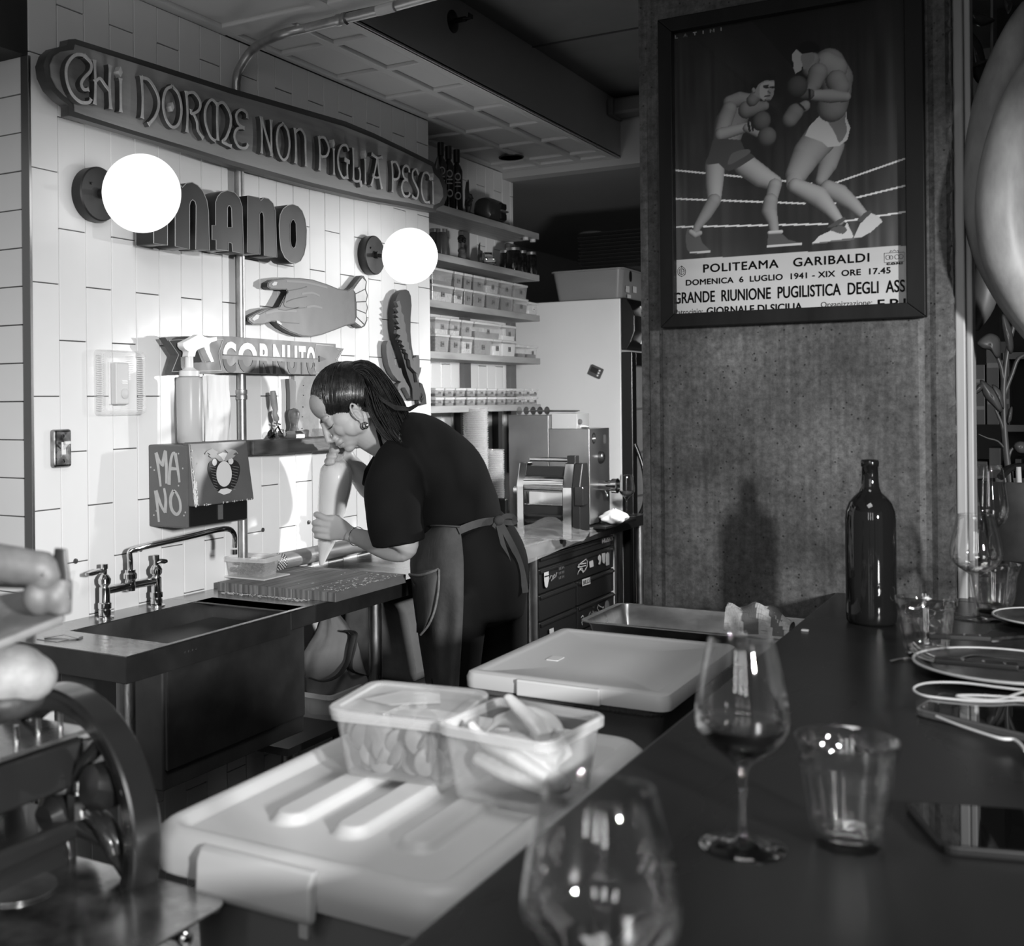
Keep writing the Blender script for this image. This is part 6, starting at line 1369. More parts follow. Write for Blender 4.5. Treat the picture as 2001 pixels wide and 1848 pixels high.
# plastic crate on the fridge, trays on top
zt5 = P(1150, 527, y=FY+.02).z; a_, b_2 = P(1078, 560, y=FY+.02).x, P(1216, 560, y=FY+.02).x
cr = thing('plastic_crate', 'large translucent plastic crate with stickers on top of the fridge', 'crate', ((a_+b_2)/2, FY+.25, fz))
m_cr = clear_mat('crate_plastic', .36, .55, .3); mb = MB()
mb.rings([[Vector(((a_+b_2)/2+u*s_, FY+.27+v*s_, fz+.001+(zt5-fz)*f)) for u, v in rrect((0, 0), (b_2-a_)/2+.0, .25, .03)] for f, s_ in ((0, .90), (.95, 1), (.95, 1.04), (1, 1.04), (1, 1.0))]).build('crate_body', m_cr, cr, smooth=True, angle=30)
for (px, py, sx_, sy_, m_, nm) in ((1232, 540, .018, .025, BLACK, 'round_sticker'), (1226, 565, .022, .014, m_lab2, 'paper_sticker'), (1240, 566, .022, .014, m_lab2, 'paper_sticker'), (1229, 579, .022, .008, m_lab2, 'paper_sticker')):
    q = P(px, py, x=b_2+.003); Ms = frame((b_2+.004, q.y, q.z), (0, 1, 0), (0, 0, 1)); decal(circ((0, 0), sx_*.9, 18, sy_) if 'round' in nm else rrect((0, 0), sx_, sy_, .001), Ms, 0, .001, m_, nm, cr)
pz = zt5+.004
for k in range(10):
    x0_, x1_2 = P(1130, 500, y=FY+.03).x, P(1130, 500, y=FY+.03).x+.62; o_2 = random.uniform(-.004, .004)
    mb = MB(); mb.rings([[Vector((x_, y_, pz+dz)) for x_, y_ in ((x0_+o_2+i_, FY+.03+i_), (x1_2+o_2-i_, FY+.03+i_), (x1_2+o_2-i_, FY+.55-i_), (x0_+o_2+i_, FY+.55-i_))] for dz, i_ in ((0, .012), (.012, .0), (.0155, -.002), (.0155, .004))])
    tag(mb.build('baking_tray', mat('black_tray', .010, .45)), 'black baking tray in the stack on the crate over the fridge, '+('%s from the bottom' % (ords+['x'])[k]), 'tray', 'stacked black trays'); pz += .0165
sd = P(1155, 455, z=2.366); tag(MB().lathe([(0, 0), (.062, 0), (.065, -.012), (.055, -.030), (.030, -.036), (0, -.036)], (sd.x, sd.y, 2.368), seg=32).build('smoke_detector', WHITEP, smooth=True, angle=40), 'round white smoke detector on the dim ceiling above the trays', 'smoke detector')
# sprinkler on the fascia
q = P(884, 42, x=FX); spk = thing('sprinkler_head', 'dark sprinkler head with round plate on the fascia', 'sprinkler', tuple(q))
MB().lathe([(0, 0), (.034, 0), (.034, .004), (.020, .008), (.012, .010), (0, .010)], q, (1, 0, 0), 28).build('escutcheon', mat('sprinkler_black', .012, .3), spk, smooth=True, angle=40)
MB().tube([q, q+Vector((.045, 0, 0))], .008, 10).tube([q+Vector((.04, -.010, 0)), q+Vector((.062, -.002, 0))], .003, 6).tube([q+Vector((.04, .010, 0)), q+Vector((.062, .002, 0))], .003, 6).box(q.x+.060, q.x+.063, q.y-.013, q.y+.013, q.z+.0, q.z+.012).build('nozzle', mat('sprinkler_black', .012), spk)
q = P(1235, 200, x=-1.35); tag(MB().box(FX+.0, -1.0, 4.50, 4.60, CEIL-.085, CEIL-.02).box(FX, FX+.03, 4.49, 4.61, CEIL-.09, CEIL-.015).build('ceiling_duct', mat('dim_duct', .12, .5), bevel=.01), 'dim box duct under the ceiling at the far left of the pillar', 'duct')
# wine glass on the far table
def wine_glass(name, lab, base, H_, rb, rr_, wine=None, wlev=.55, grp='wine glasses', stem=.42, wmat=None, rf_=None):
    t = thing(name, lab, 'wine glass', tuple(base), grp); b = Vector(base); mg = thin_glass('thin_stemware')
    sh = H_*stem; rf = rf_ or rb*.92; out = [(0, 0), (rf, 0), (rf, .0012), (rf*.6, .0028), (rf*.2, .006), (.0042, .013), (.0036, sh*.55), (.0042, sh*.92), (.009, sh*1.01)]
    bowl = []
    for k in range(15):
        f = k/14; h = sh+(H_-sh)*f
        r_ = rb*math.sin(math.pi/2*min(1, (f/.36))**.75) if f < .36 else rb+(rr_-rb)*((f-.36)/.64)**1.35
        bowl.append((max(r_, .006), h))
    inn_ = [(max(r_-.0012, 0.0), h+.0012 if i == 0 else h) for i, (r_, h) in enumerate(bowl)]
    prof = out+bowl[1:]+[(rr_-.0006, H_+.0005)]+inn_[::-1][:-1]+[(0, sh+.004)]
    MB().lathe(prof, b, seg=64, cap=False).build('glass', mg, t, smooth=True, angle=180)
    if wine:
        wp_ = [(0, sh+.0045)]+[(max(r_-.0014, .001), h) for r_, h in inn_[1:] if h < H_*wlev]; 
        lv = H_*wlev; f = (lv-sh)/(H_-sh); r_ = (rb*math.sin(math.pi/2*min(1, f/.36)**.75) if f < .36 else rb+(rr_-rb)*((f-.36)/.64)**1.35)-.0026
        MB().lathe(wp_+[(r_, lv), (0, lv)], b, seg=48).build('wine', wmat, t, smooth=True, angle=40)
    return t
q = P(1225, 995, y=4.80); wine_glass('wine_glass', 'small glass of cloudy wine on the far table by the fridge handle', (q.x, q.y, TZ), .17, .034, .027, True, .60, wmat=mat('cloudy_wine', .12, .2))
# ================================================================== BAR, GLASSES, PREP TUBS IN FRONT
m_bar = mat('dark_stained_bar', .012, .28, noise=.5, scale=4, stretch=(1, .35, 1), bump=.03, bscale=30, spec=.28)
bar = thing('bar_counter', 'long dark wooden bar counter running up to the concrete pillar', 'bar', (.1, 1.3, 0))
MB().box(BX, .60, -.2, PYF-.004, BZ-.045, BZ).box(xr+.002, .60, PYF-.004, 3.3, BZ-.045, BZ).build('bar_top', m_bar, bar, bevel=.003)
MB().box(BX+.03, BX+.07, -.2, PYF-.02, 0, BZ-.045).build('bar_front', mat('bar_panel', .03, .5), bar)
def BP(px, py, z=BZ): return P(px, py, z=z)
# prep counter behind the bar, lower than the bins
LZ = .925                                     # top of the big lids
CZ = .70
pcn = thing('prep_counter', 'steel prep counter behind the bar under the food bins', 'counter', (-.72, 1.5, 0))
MB().box(-1.06, BX+.028, .0, 2.56, CZ-.03, CZ).build('counter_top', STEEL, pcn, bevel=.003)
MB().box(-1.03, BX+.028, .0, 2.55, .08, CZ-.03).build('counter_body', mat('counter_body', .05, .5, .4), pcn)
m_bin = mat('grey_white_bin', .52, .4, noise=.04, scale=5, spec=.4); m_binb = mat('bin_body_dim', .22, .35)
# --- big bin with ribbed lid
x0, x1, y0, y1 = -.915, -.512, .985, 1.600
def lid_rings(x0, x1, y0, y1, z, prof, r, n=8):
    cx, cy = (x0+x1)/2, (y0+y1)/2; R = []
    for dz, e_ in prof: R.append([Vector((a, b, z+dz)) for a, b in rrect((cx, cy), (x1-x0)/2-e_, (y1-y0)/2-e_, max(r-e_, .004), n)])
    return R
bn = thing('food_bin', 'large pale food bin with a ribbed snap-on lid, nearest on the prep counter', 'bin', ((x0+x1)/2, (y0+y1)/2, CZ))
MB().rings(lid_rings(x0+.03, x1-.02, y0+.03, y1-.02, CZ, [(0, .02), (.0, .012), (LZ-CZ-.03, 0), (LZ-CZ-.02, -.004)], .05)).build('bin_body', m_binb, bn, smooth=True, angle=40)
mb = MB()
R = lid_rings(x0, x1, y0, y1, LZ, [(-.046, .006), (-.046, 0), (-.030, -.002), (-.010, .002), (-.002, .012), (0, .020), (-.002, .028), (-.008, .034), (-.010, .040)], .055)
mb.rings(R, cap=False)
# recessed panel with three raised ribs as a height grid
ix0, ix1, iy0, iy1 = x0+.040, x1-.040, y0+.040, y1-.040
gx, gy = 96, 110; vs = []
ribs = [ix0+(ix1-ix0)*f for f in (.27, .53, .79)]
for i in range(gx+1):
    for j in range(gy+1):
        x = ix0+(ix1-ix0)*i/gx; y = iy0+(iy1-iy0)*j/gy; h = -.010
        for rx_ in ribs:
            dy_ = max(0, iy0+.085-y, y-(iy1-.07)); d_ = math.hypot(x-rx_, dy_)
            t_ = max(0, min(1, (.026-d_)/.010)); h = max(h, -.010+.011*t_*t_*(3-2*t_))
        # rounded corner fill
        vs.append((x, y, LZ+h))
mb2 = MB(); mb2.add(vs, [(i*(gy+1)+j, (i+1)*(gy+1)+j, (i+1)*(gy+1)+j+1, i*(gy+1)+j+1) for i in range(gx) for j in range(gy)])
mb.v += []; mb.add(mb2.v, mb2.f)
ld = mb.build('bin_lid', m_bin, bn, smooth=True, angle=50)
# latch on the near edge
xm_ = (x0+x1)/2-.03
ltc = MB(); ltc.rings([[Vector((x, y0-yy, LZ+zz)) for yy, zz in ((-.006, -.004), (.006, -.004), (.014, -.016), (.016, -.050), (.010, -.058), (.002, -.056), (-.002, -.03))] for x in (xm_-.075, xm_+.075)])
ltc.build('lid_latch', m_bin, bn, bevel=.004, seg=3, smooth=True)
for s_ in (-1, 1): MB().box(xm_+s_*.060-.006, xm_+s_*.060+.006, y0-.006, y0+.004, LZ-.075, LZ-.045).build('latch_tab', m_bin, bn, bevel=.002)
# --- second bin, translucent with flat lid
x0, x1, y0, y1 = -.935, -.568, 1.842, 2.300
b2 = thing('food_bin', 'second bin, clear sided with a flat pale lid, beyond the two small tubs', 'bin', ((x0+x1)/2, (y0+y1)/2, CZ))
z2 = LZ-.002
MB().rings(lid_rings(x0+.02, x1-.02, y0+.02, y1-.02, CZ, [(0, .02), (0, .012), (z2-CZ-.045, 0), (z2-CZ-.038, -.012), (z2-CZ-.030, -.012), (z2-CZ-.030, 0)], .03)).build('bin_body', clear_mat('dim_clear_bin', .25, .35, .2), b2, smooth=True, angle=40)
MB().rings(lid_rings(x0+.026, x1-.026, y0+.026, y1-.026, CZ, [(.002, .02), (.002, .012), (z2-CZ-.05, 0)], .03)).build('dark_contents', mat('dark_produce', .012, .6, noise=.7, scale=90), b2)
mb = MB(); rg2 = random.Random(8)
for k in range(160):
    c = Vector((rg2.uniform(x0+.04, x1-.03), rg2.uniform(y0+.03, y0+.12), z2-.050+rg2.uniform(0, .012))); mb.ell(c, (rg2.uniform(.004, .009),)*3, None, 6, 4)
mb.build('leafy_top', mat('dark_produce', .012), b2)['kind'] = 'stuff'
mb = MB(); R = lid_rings(x0, x1, y0, y1, z2, [(-.028, .004), (-.028, 0), (-.012, -.001), (-.003, .003), (0, .010), (0, .022), (-.0015, .026), (-.004, .032), (-.004, .13), (-.004, .168)], .022)
mb.rings(R, cap=False); mb.add(R[-1], [tuple(range(len(R[-1])))]); mb.build('bin_lid', mat('pale_bin_lid', .50, .42), b2, smooth=True, angle=35)
c = P(1085, 1287, z=z2-.004); mb = MB(); mb.rings([[Vector((a, b, z2-.004+dz)) for a, b in rrect((c.x, c.y), .012, .018, .003)] for dz in (0, .0015)]).build('moulded_mark', mat('mould_mark', .66, .4), b2, bevel=.0005)
MB().box(-.83, -.68, y0-.008, y0+.004, z2-.030, z2-.002).build('lid_latch', mat('pale_latch', .6, .4), b2, bevel=.003, seg=3)
# --- steel pan beyond
x0, x1, y0, y1 = -.905, BX-.012, 2.315, 2.575; zp = .935
pn = thing('steel_pan', 'shallow polished steel pan at the far end of the prep counter by the pillar', 'pan', ((x0+x1)/2, (y0+y1)/2, CZ))
R = lid_rings(x0, x1, y0, y1, zp, [(-.002, 0), (0, 0), (0, .012), (-.012, .018), (-.060, .030), (-.065, .036), (-.065, .12)], .03)
mb = MB(); mb.rings(R, cap=False); mb.add(R[-1], [tuple(range(len(R[-1])))]); mb.build('pan', STEEL, pn, smooth=True, angle=40)
MB().lathe([(0, .004), (.09, .004), (.10, .009), (.102, .008), (.10, .0), (0, 0)], ((x0+x1)/2-.06, (y0+y1)/2, zp-.0645), seg=40).build('inner_tray', CHROME, pn, smooth=True)
tag(MB().box(x0+.02, x1-.01, y0+.01, y1-.01, CZ, zp-.066).build('pan_stand', mat('pan_stand', .02, .5)), 'dark support box under the shallow steel pan', 'box')
c = P(1484, 1222, z=zp+.0); pk = thing('bread_packet', 'crumpled striped paper packet with bread at the bar edge by the pan', 'packet', tuple(c))
m_pkp = mat('packet_paper', .48, .8, noise=.3, scale=60); m_stp = mat('packet_stripe', .13, .8); Rp = []; mb = MB(); mb2 = MB(); mb3 = MB()
def pk_pt(u, v): a = math.pi*(v); r_ = 1+.12*math.sin(u*9+v*5)+.07*math.sin(u*17-v*11); return Vector((c.x-.065+.13*u, c.y+.030*math.cos(a)*r_, c.z-.012+.062*math.sin(a)*r_*(.35+.65*math.sin(math.pi*(.10+.8*u))**.5)*(1-.35*u)))
nu, nv = 30, 16
for i in range(nu):
    for j in range(nv):
        q = [pk_pt(i/nu, j/nv), pk_pt((i+1)/nu, j/nv), pk_pt((i+1)/nu, (j+1)/nv), pk_pt(i/nu, (j+1)/nv)]
        mb.add(q, [(0, 1, 2, 3)])
        if 7 <= i-(j-8)*.4 <= 13 or 19 <= i-(j-8)*.4 <= 24: (mb2 if i < 16 else mb3).add([v+(v-c).normalized()*.0022 for v in q], [(0, 1, 2, 3)])
mb.build('packet', m_pkp, pk, smooth=False, solid=.0015); mb2.build('stripe', m_stp, pk, solid=.0008); mb3.build('stripe', m_stp, pk, solid=.0008)
q = BP(1573, 1233); tag(MB().box(q.x-.006, q.x+.006, q.y-.004, q.y+.005, BZ, BZ+.003).build('crumb', m_pkp, bevel=.001), 'tiny pale crumb on the bar near the bottle', 'crumb')
# --- two clear tubs on the big lid
z_ = LZ+.0015
t1c = (-.746, 1.318, z_)
tb1 = tub('sliced_tub', 'lidded clear tub of round slices, left of the two on the large lid', 'tub', t1c, .160, .150, .083, math.radians(8), lid=True, r=.018, mats=clear_mat('near_tub_plastic', .7, .05, .1))
rs2 = random.Random(12); m_slc = mat('vegetable_slice', .20, .5, sss=.1, noise=.15, scale=40)
sl = None; R3 = Matrix.Rotation(math.radians(8), 3, 'Z')
for k in range(46):
    row = k % 4; c = Vector(t1c)+R3 @ Vector((rs2.uniform(-.054, .054), (-.052, -.046, -.02, .03)[row]+rs2.uniform(-.003, .004), .020+rs2.uniform(0, .018)+(.016 if k > 26 else 0)))
    if sl is None: sl = MB().lathe([(0, -.0022), (.0155, -.0022), (.0175, 0), (.0155, .0022), (0, .0022)], (0, 0, 0), seg=20).build('slice', m_slc, None, smooth=True, angle=50); o = sl
    else: o = sl.copy(); COL.objects.link(o)
    o.location = c; o.rotation_euler = (math.radians(rs2.uniform(55, 100)), rs2.uniform(-.3, .3), rs2.uniform(-1.0, 1.0)); sc_ = rs2.uniform(.85, 1.1); o.scale = (sc_, sc_*1.1, 1)
    tag(o, 'round pale vegetable slice inside the lidded clear tub', 'slice', 'round slices in the clear tub'); o['kind'] = 'thing'; del o['kind']
mb = MB(); R_ = []
for k, (dx_, dy_) in enumerate(((-.05, -.03), (-.01, -.045), (.045, -.01), (.03, .03), (-.02, .025))): R_.append(Vector(t1c)+R3 @ Vector((dx_, dy_, .0885)))
mb.hexa([p+Vector((0, 0, .0)) for p in R_], [p+Vector((0, 0, .0012)) for p in R_]); mb.build('wet_patch', clear_mat('wet_label', .8, .2, .1), tb1)
t2c = (-.580, 1.300, z_)
tb2 = tub('glove_tub', 'open clear tub stuffed with crumpled pale film, right of the two on the large lid', 'tub', t2c, .146, .150, .088, math.radians(-5), lid=False, r=.016, mats=clear_mat('near_tub_plastic', .7, .05, .1))
mb = MB()
gl = Vector(t2c)
for k, (p, r) in enumerate((([(-.055, -.035, .085), (-.04, -.03, .065), (.0, -.032, .050), (.045, -.03, .030)], [.008, .014, .018, .014]), ([(-.05, -.02, .04), (-.01, -.025, .032), (.04, -.02, .022), (.055, .0, .02)], [.016, .022, .022, .012]), ([(-.03, .02, .108), (-.015, .015, .098), (.01, .005, .085), (.03, -.005, .070)], [.007, .011, .014, .012]), ([(-.05, .03, .07), (-.02, .03, .075), (.03, .02, .06), (.05, .02, .04)], [.012, .018, .02, .012]), ([(-.04, .0, .05), (.0, .0, .055), (.05, .0, .045)], [.02, .026, .018]), ([(-.055, .01, .06), (-.02, .03, .088), (.02, .03, .085), (.05, .0, .078)], [.004, .008, .010, .006]))):
    pts = catmull([gl+Vector(q) for q in p], 5, False); n = len(pts); mb.tube(pts, [np.interp(i/(n-1)*(len(r)-1), range(len(r)), r) for i in range(n)], 14, flat=.6)
o = remesh(mb, 'crumpled_film', mat('pale_film', .62, .35, sss=.15, bump=.5, bscale=50), None, .003, 3); tag(o, 'crumpled pale gloves or film filling the open clear tub', 'plastic film')
# ------- glasses on the bar
m_wine = mat('red_wine', .006, .05)
q = BP(1452, 1655); wine_glass('wine_glass', 'stemmed glass of dark red wine, standing nearest the bins on the bar', (q.x, q.y, BZ), .191, .0415, .0285, True, .585, stem=.40, wmat=m_wine, rf_=.0385)
q = P(1158, 1850, d=.70); wine_glass('wine_glass', 'empty wine glass at the near edge of the frame, out of focus', (q.x+.005, q.y, BZ), .178, .0475, .0325, False, .5, stem=.36, rf_=.04)
q = BP(1908, 1210); wine_glass('wine_glass', 'stemmed glass of pale wine by the pillar, behind the tumblers', (q.x, q.y, BZ), .192, .0445, .0300, True, .52, stem=.42, wmat=thin_glass('pale_wine', .04, .5, tint=.9), rf_=.041)
m_glass = bpy.data.materials.new('thick_tumbler_glass'); m_glass.use_nodes = True
nt = m_glass.node_tree; bs = nt.nodes['Principled BSDF']; bs.inputs['Transmission Weight'].default_value = 1; bs.inputs['Roughness'].default_value = .01; bs.inputs['IOR'].default_value = 1.45
tr_ = nt.nodes.new('ShaderNodeBsdfTransparent'); mx_ = nt.nodes.new('ShaderNodeMixShader'); mx_.inputs[0].default_value = .72; df_ = nt.nodes.new('ShaderNodeMixShader'); df_.inputs[0].default_value = .0; dd_ = nt.nodes.new('ShaderNodeBsdfDiffuse')
nt.links.new(tr_.outputs[0], mx_.inputs[1]); nt.links.new(bs.outputs[0], mx_.inputs[2]); nt.links.new(mx_.outputs[0], df_.inputs[1]); nt.links.new(dd_.outputs[0], df_.inputs[2]); nt.links.new(df_.outputs[0], nt.nodes['Material Output'].inputs[0]); m_water = thin_glass('water', .03, .4)
def tumbler(px, py, H_, rt, rb, lab, lev=.62):
    q = BP(px, py); b = (q.x, q.y, BZ); t = thing('tumbler', lab, 'tumbler', b, 'faceted water tumblers')
    def fl(th_, h): return 1-(.085 if h < H_*.80 else .085*max(0, (H_*.86-h)/(H_*.06)))*abs(math.sin(th_*4.5))**1.2
    n = 14; out = [(rb*.92, 0), (rb, .003)]+[(rb+(rt-rb)*(k/n)**.85, .004+(H_-.004)*k/n) for k in range(1, n+1)]
    inn_ = [(rt-.002, H_), (rt-.0022, H_*.86)]+[(rb+(rt-rb)*(k/n)**.85-.0045, .004+(H_-.004)*k/n) for k in range(11, 0, -1)]+[(rb-.006, .012), (0, .011)]
    nf = len(out)
    MB().lathe([(0, 0)]+out, b, seg=108, cap=False, flute=fl).build('glass', thin_glass('tumbler_glass', .07, .95), t, smooth=True, angle=180)
    ob = t.children[-1]
    mb = MB(); mb.lathe([(rt, H_)]+inn_, b, seg=64, cap=False)
    # join the inner wall to the outer wall so the glass is one solid
    me = ob.data; bm = bmesh.new(); bm.from_mesh(me); tmp = bpy.data.meshes.new('t'); tmp.from_pydata(mb.v, [], mb.f); bm.from_mesh(tmp); bmesh.ops.remove_doubles(bm, verts=bm.verts, dist=.0001); bmesh.ops.recalc_face_normals(bm, faces=bm.faces); bm.to_mesh(me)
    for p in me.polygons: p.use_smooth = True
    if lev:
        k_ = lev; MB().lathe([(0, .0115), (rb-.0062, .0125)]+[(rb+(rt-rb)*(k/n)**.85-.0047, .004+(H_-.004)*k/n) for k in range(2, int(n*lev)+1)]+[(0, .004+(H_-.004)*int(n*lev)/n)], b, seg=64).build('water', m_water, t, smooth=True, angle=40)
tumbler(1657, 1652, .098, .045, .031, 'faceted tumbler of water beside the red wine glass', .64)
tumbler(1811, 1282, .092, .046, .031, 'faceted tumbler of water behind the cutlery plate', .62)
tumbler(1943, 1196, .092, .046, .033, 'faceted tumbler of water behind the pale wine glass', .70)
# wine bottle
q = BP(1703, 1217); bt = thing('wine_bottle', 'dark half-full wine bottle without label in front of the pillar', 'bottle', (q.x, q.y, BZ))
m_wb_ = mat('dark_green_glass', .012, .04, trans=.3, ior=1.5)
pf = [(0, .004), (.030, 0), (.040, .001), (.0425, .006), (.0430, .02), (.0430, .188), (.0415, .203), (.0365, .218), (.028, .229), (.019, .237), (.0155, .246), (.0142, .262), (.0138, .283), (.0152, .284), (.0155, .292), (.0140, .296)]
MB().lathe(pf+[(.0105, .296), (.0105, .24), (.012, .236)]+[(max(r_-.003, 0), h) for r_, h in pf[::-1] if h < .232 and h > .005]+[(0, .008)], (q.x, q.y, BZ), seg=56, cap=False).build('bottle_glass', m_wb_, bt, smooth=True, angle=180)
MB().lathe([(0, .0085), (.037, .009), (.0397, .02), (.0397, .112), (0, .112)], (q.x, q.y, BZ), seg=48).build('wine', mat('bottle_wine', .004, .1), bt, smooth=True, angle=40)
# ------- plates, cutlery, phones at the right
def plate(px, py, r, lab, sc=1, m_=None, h=.012, rim=.0035, nm='plate'):
    q = BP(px, py); t = thing(nm, lab, 'plate', (q.x, q.y, BZ))
    MB().lathe([(0, .001), (r*.6, .001), (r*.8, .004), (r, h), (r+rim*.4, h+rim*.6), (r-rim, h+rim*.8), (r*.8, .008), (r*.6, .005), (0, .005)], (q.x, q.y, BZ), seg=64).build('plate_body', m_, t, smooth=True, angle=60); return q, t
m_pl = mat('grey_glazed_plate', .05, .2, noise=.2, scale=8); m_plr = mat('pale_rim', .5, .3)
def arc(q, r, h, a0, a1, n=40): return [Vector((q.x+r*math.cos(math.radians(a0+(a1-a0)*i/n)), q.y+r*math.sin(math.radians(a0+(a1-a0)*i/n)), BZ+h)) for i in range(n+1)]
q, t = plate(1960, 1318, .118, 'dark round plate with pale rim holding knives and a fork', m_=m_pl)
MB().tube(arc(q, .1195, .0145, 0, 360), .0022, 8).build('rim', m_plr, t, smooth=True)
q2_, t = plate(2060, 1222, .095, 'dark plate edge behind, at the right frame edge', m_=m_pl)
MB().tube(arc(q2_, .0965, .0145, 0, 360), .0018, 8).build('rim', m_plr, t, smooth=True)
def bar_pts(L_, h): return [(lambda v: Vector((v.x, v.y, BZ+h+dz)))(BP(px, py)) for px, py, dz in L_]
m_cut = mat('polished_cutlery', .65, .12, 1)
fk = thing('fork', 'polished fork lying across the dark plate', 'fork', tuple(BP(1880, 1305)))
MB().tube(catmull(bar_pts([(1782, 1283, .014), (1800, 1300, .012), (1840, 1312, .013), (1868, 1313, .017), (1900, 1308, .02), (1960, 1312, .02), (2030, 1320, .02)], 0), 4, False), [.0035]*4+[.005]*4+[.0055]*4+[.0045]*5+[.0035]*8, 10, flat=.5).build('handle', m_cut, fk, smooth=True)
for k in range(3): MB().tube(catmull(bar_pts([(1830-k*2, 1302+k*5, .014), (1805-k*4, 1290+k*6, .014), (1785-k*3, 1279+k*7, .020)], 0), 4, False), .0011, 6).build('tine', m_cut, fk, smooth=True)
def knife(L_, lab, w_=.008):
    p = bar_pts(L_, 0); t = thing('table_knife', lab, 'knife', tuple(p[0])); u = (p[1]-p[0]).normalized(); s_ = Vector((-u.y, u.x, 0))*w_
    MB().hexa([p[0]+s_*.9, p[0]-s_*.9, p[1]-s_, p[1]+s_], [v+Vector((0, 0, .008)) for v in (p[0]+s_*.9, p[0]-s_*.9, p[1]-s_, p[1]+s_)]).build('handle', mat('dark_knife_handle', .014, .4), t, bevel=.002)
    for f in (.35, .6, .85): c_ = p[0].lerp(p[1], f)+Vector((0, 0, .008)); MB().lathe([(0, 0), (.003, 0), (.0025, .0012), (0, .0014)], c_, seg=10).build('rivet', m_cut, t, smooth=True)
    MB().hexa([p[1]+s_, p[1]-s_, p[2]-s_*.3, p[2]+s_], [v+Vector((0, 0, .0025)) for v in (p[1]+s_, p[1]-s_, p[2]-s_*.3, p[2]+s_)]).build('blade', m_cut, t)
knife([(1812, 1284, .030), (1935, 1290, .030), (2060, 1280, .030)], 'dark-handled steak knife, upper one on the dark plate', .010)
knife([(1826, 1320, .019), (1990, 1334, .019), (2080, 1338, .019)], 'dark-handled steak knife, lower one on the dark plate', .012)
q = BP(1740, 1292); tag(MB().tube(catmull(bar_pts([(1738, 1294, .002), (1765, 1290, .003), (1800, 1293, .004)], 0), 3, False), .003, 8, flat=.4).build('butter_knife', m_cut, smooth=True), 'tip of a table knife on the bar left of the plate', 'knife')
def phone(pxs, h, lab, m_scr, m_body, z0=BZ):
    p = [BP(*a) for a in pxs]; c_ = sum(p, Vector())/4; t = thing('phone', lab, 'phone', tuple(c_)); n = []
    def rr(k): return [Vector((v.x, v.y, 0)) for v in [c_+(a-c_)*k for a in p]]
    def ro(P4, z, fr=.10):
        o = []
        for i in range(4):
            a, b, c2 = P4[i-1], P4[i], P4[(i+1) % 4]; da = (a-b).normalized()*.012; dc = (c2-b).normalized()*.012
            for s_ in range(5): u = s_/4; o.append((b+da)*(1-u)**2+b*2*u*(1-u)+(b+dc)*u*u+Vector((0, 0, z)))
        return o
    MB().rings([ro(rr(1), z0+.0005), ro(rr(1.0), z0+h)]).build('phone_body', m_body, t, bevel=.0015)
    MB().rings([ro(rr(.95), z0+h), ro(rr(.95), z0+h+.0006)]).build('screen', m_scr, t)
m_scr = mat('phone_screen', .004, .03, spec=.9)
phone([(1765, 1582), (2060, 1602), (2060, 1690), (1842, 1672)], .009, 'dark phone lying face up at the near right of the bar', m_scr, BLACK)
phone([(1786, 1398), (1840, 1366), (2120, 1410), (2080, 1470)], .010, 'pale-edged phone with glossy screen beyond the dark phone', m_scr, mat('phone_steel', .35, .25, .8))
m_cab = mat('white_cable', .70, .4)
for L_, l in (([(2050, 1372), (1960, 1362), (1880, 1352), (1815, 1352), (1786, 1362), (1800, 1376), (1850, 1384), (1930, 1390), (2000, 1388), (2060, 1402)], 'white cable looped on the bar above the pale-edged phone'), ([(2060, 1352), (2000, 1370), (1950, 1386), (1900, 1384), (1870, 1378), (1930, 1378), (2060, 1388)], 'white cable crossing the first loop at the right frame edge'), ([(1830, 1420), (1880, 1440), (1950, 1463), (1985, 1468), (2005, 1490)], 'pale cable running below the pale-edged phone')):
    tag(MB().tube(catmull([(lambda v: Vector((v.x, v.y, BZ+.0128)))(BP(*a)) for a in L_], 6, False), .0017, 8).build('charging_cable', m_cab, smooth=True), l, 'cable')
# ================================================================== FRAMED BOXING POSTER
def q4(p): return (1230+p[0]/2.8, p[1]/2.8)
FOFF = .034
def ppx(p, off=.012): return pp([q4(p)], off)[0]
uL, uR = ppx((236, 900), FOFF)[0], ppx((1508, 900), FOFF)[0]
vT = ppx((236, 170), FOFF)[1]; vB = ppx((247, 1716), FOFF)[1]
oL, oR = ppx((160, 900), FOFF)[0], ppx((1613, 900), FOFF)[0]
oB = ppx((168, 1793), FOFF)[1]; oT = ppx((153, 108), FOFF)[1]
fm = thing('framed_poster', 'framed boxing match poster hung on the concrete pillar', 'poster', ((oL+oR)/2, PYF, oB))
m_frm = mat('black_frame_wood', .009, .5, noise=.3, scale=20, stretch=(1, 1, .2), spec=.2)
inr = [(uL, vB), (uR, vB), (uR, vT), (uL, vT)]; otr = [(oL, oB), (oR, oB), (oR, oT), (oL, oT)]
MF = Pf(0)
for i in range(4):
    a, b_, c, d_ = otr[i], otr[(i+1) % 4], inr[(i+1) % 4], inr[i]
    MB().hexa([MF @ Vector((*v, .002)) for v in (a, b_, c, d_)], [MF @ Vector((*v, FOFF)) for v in (a, b_, c, d_)]).build('frame_rail', m_frm, fm, bevel=.002)
Wp, Hp = 330, 400
pu0, pu1, pv0, pv1 = uL-.006, uR+.006, vB-.006, vT+.006
cv_ = np.zeros((Hp, Wp)); YY, XX = np.mgrid[0:Hp, 0:Wp].astype(float)
def cc(p):
    u, v = ppx(p); return ((u-pu0)/(pu1-pu0)*(Wp-1), (v-pv0)/(pv1-pv0)*(Hp-1))
rp_ = np.random.RandomState(3)
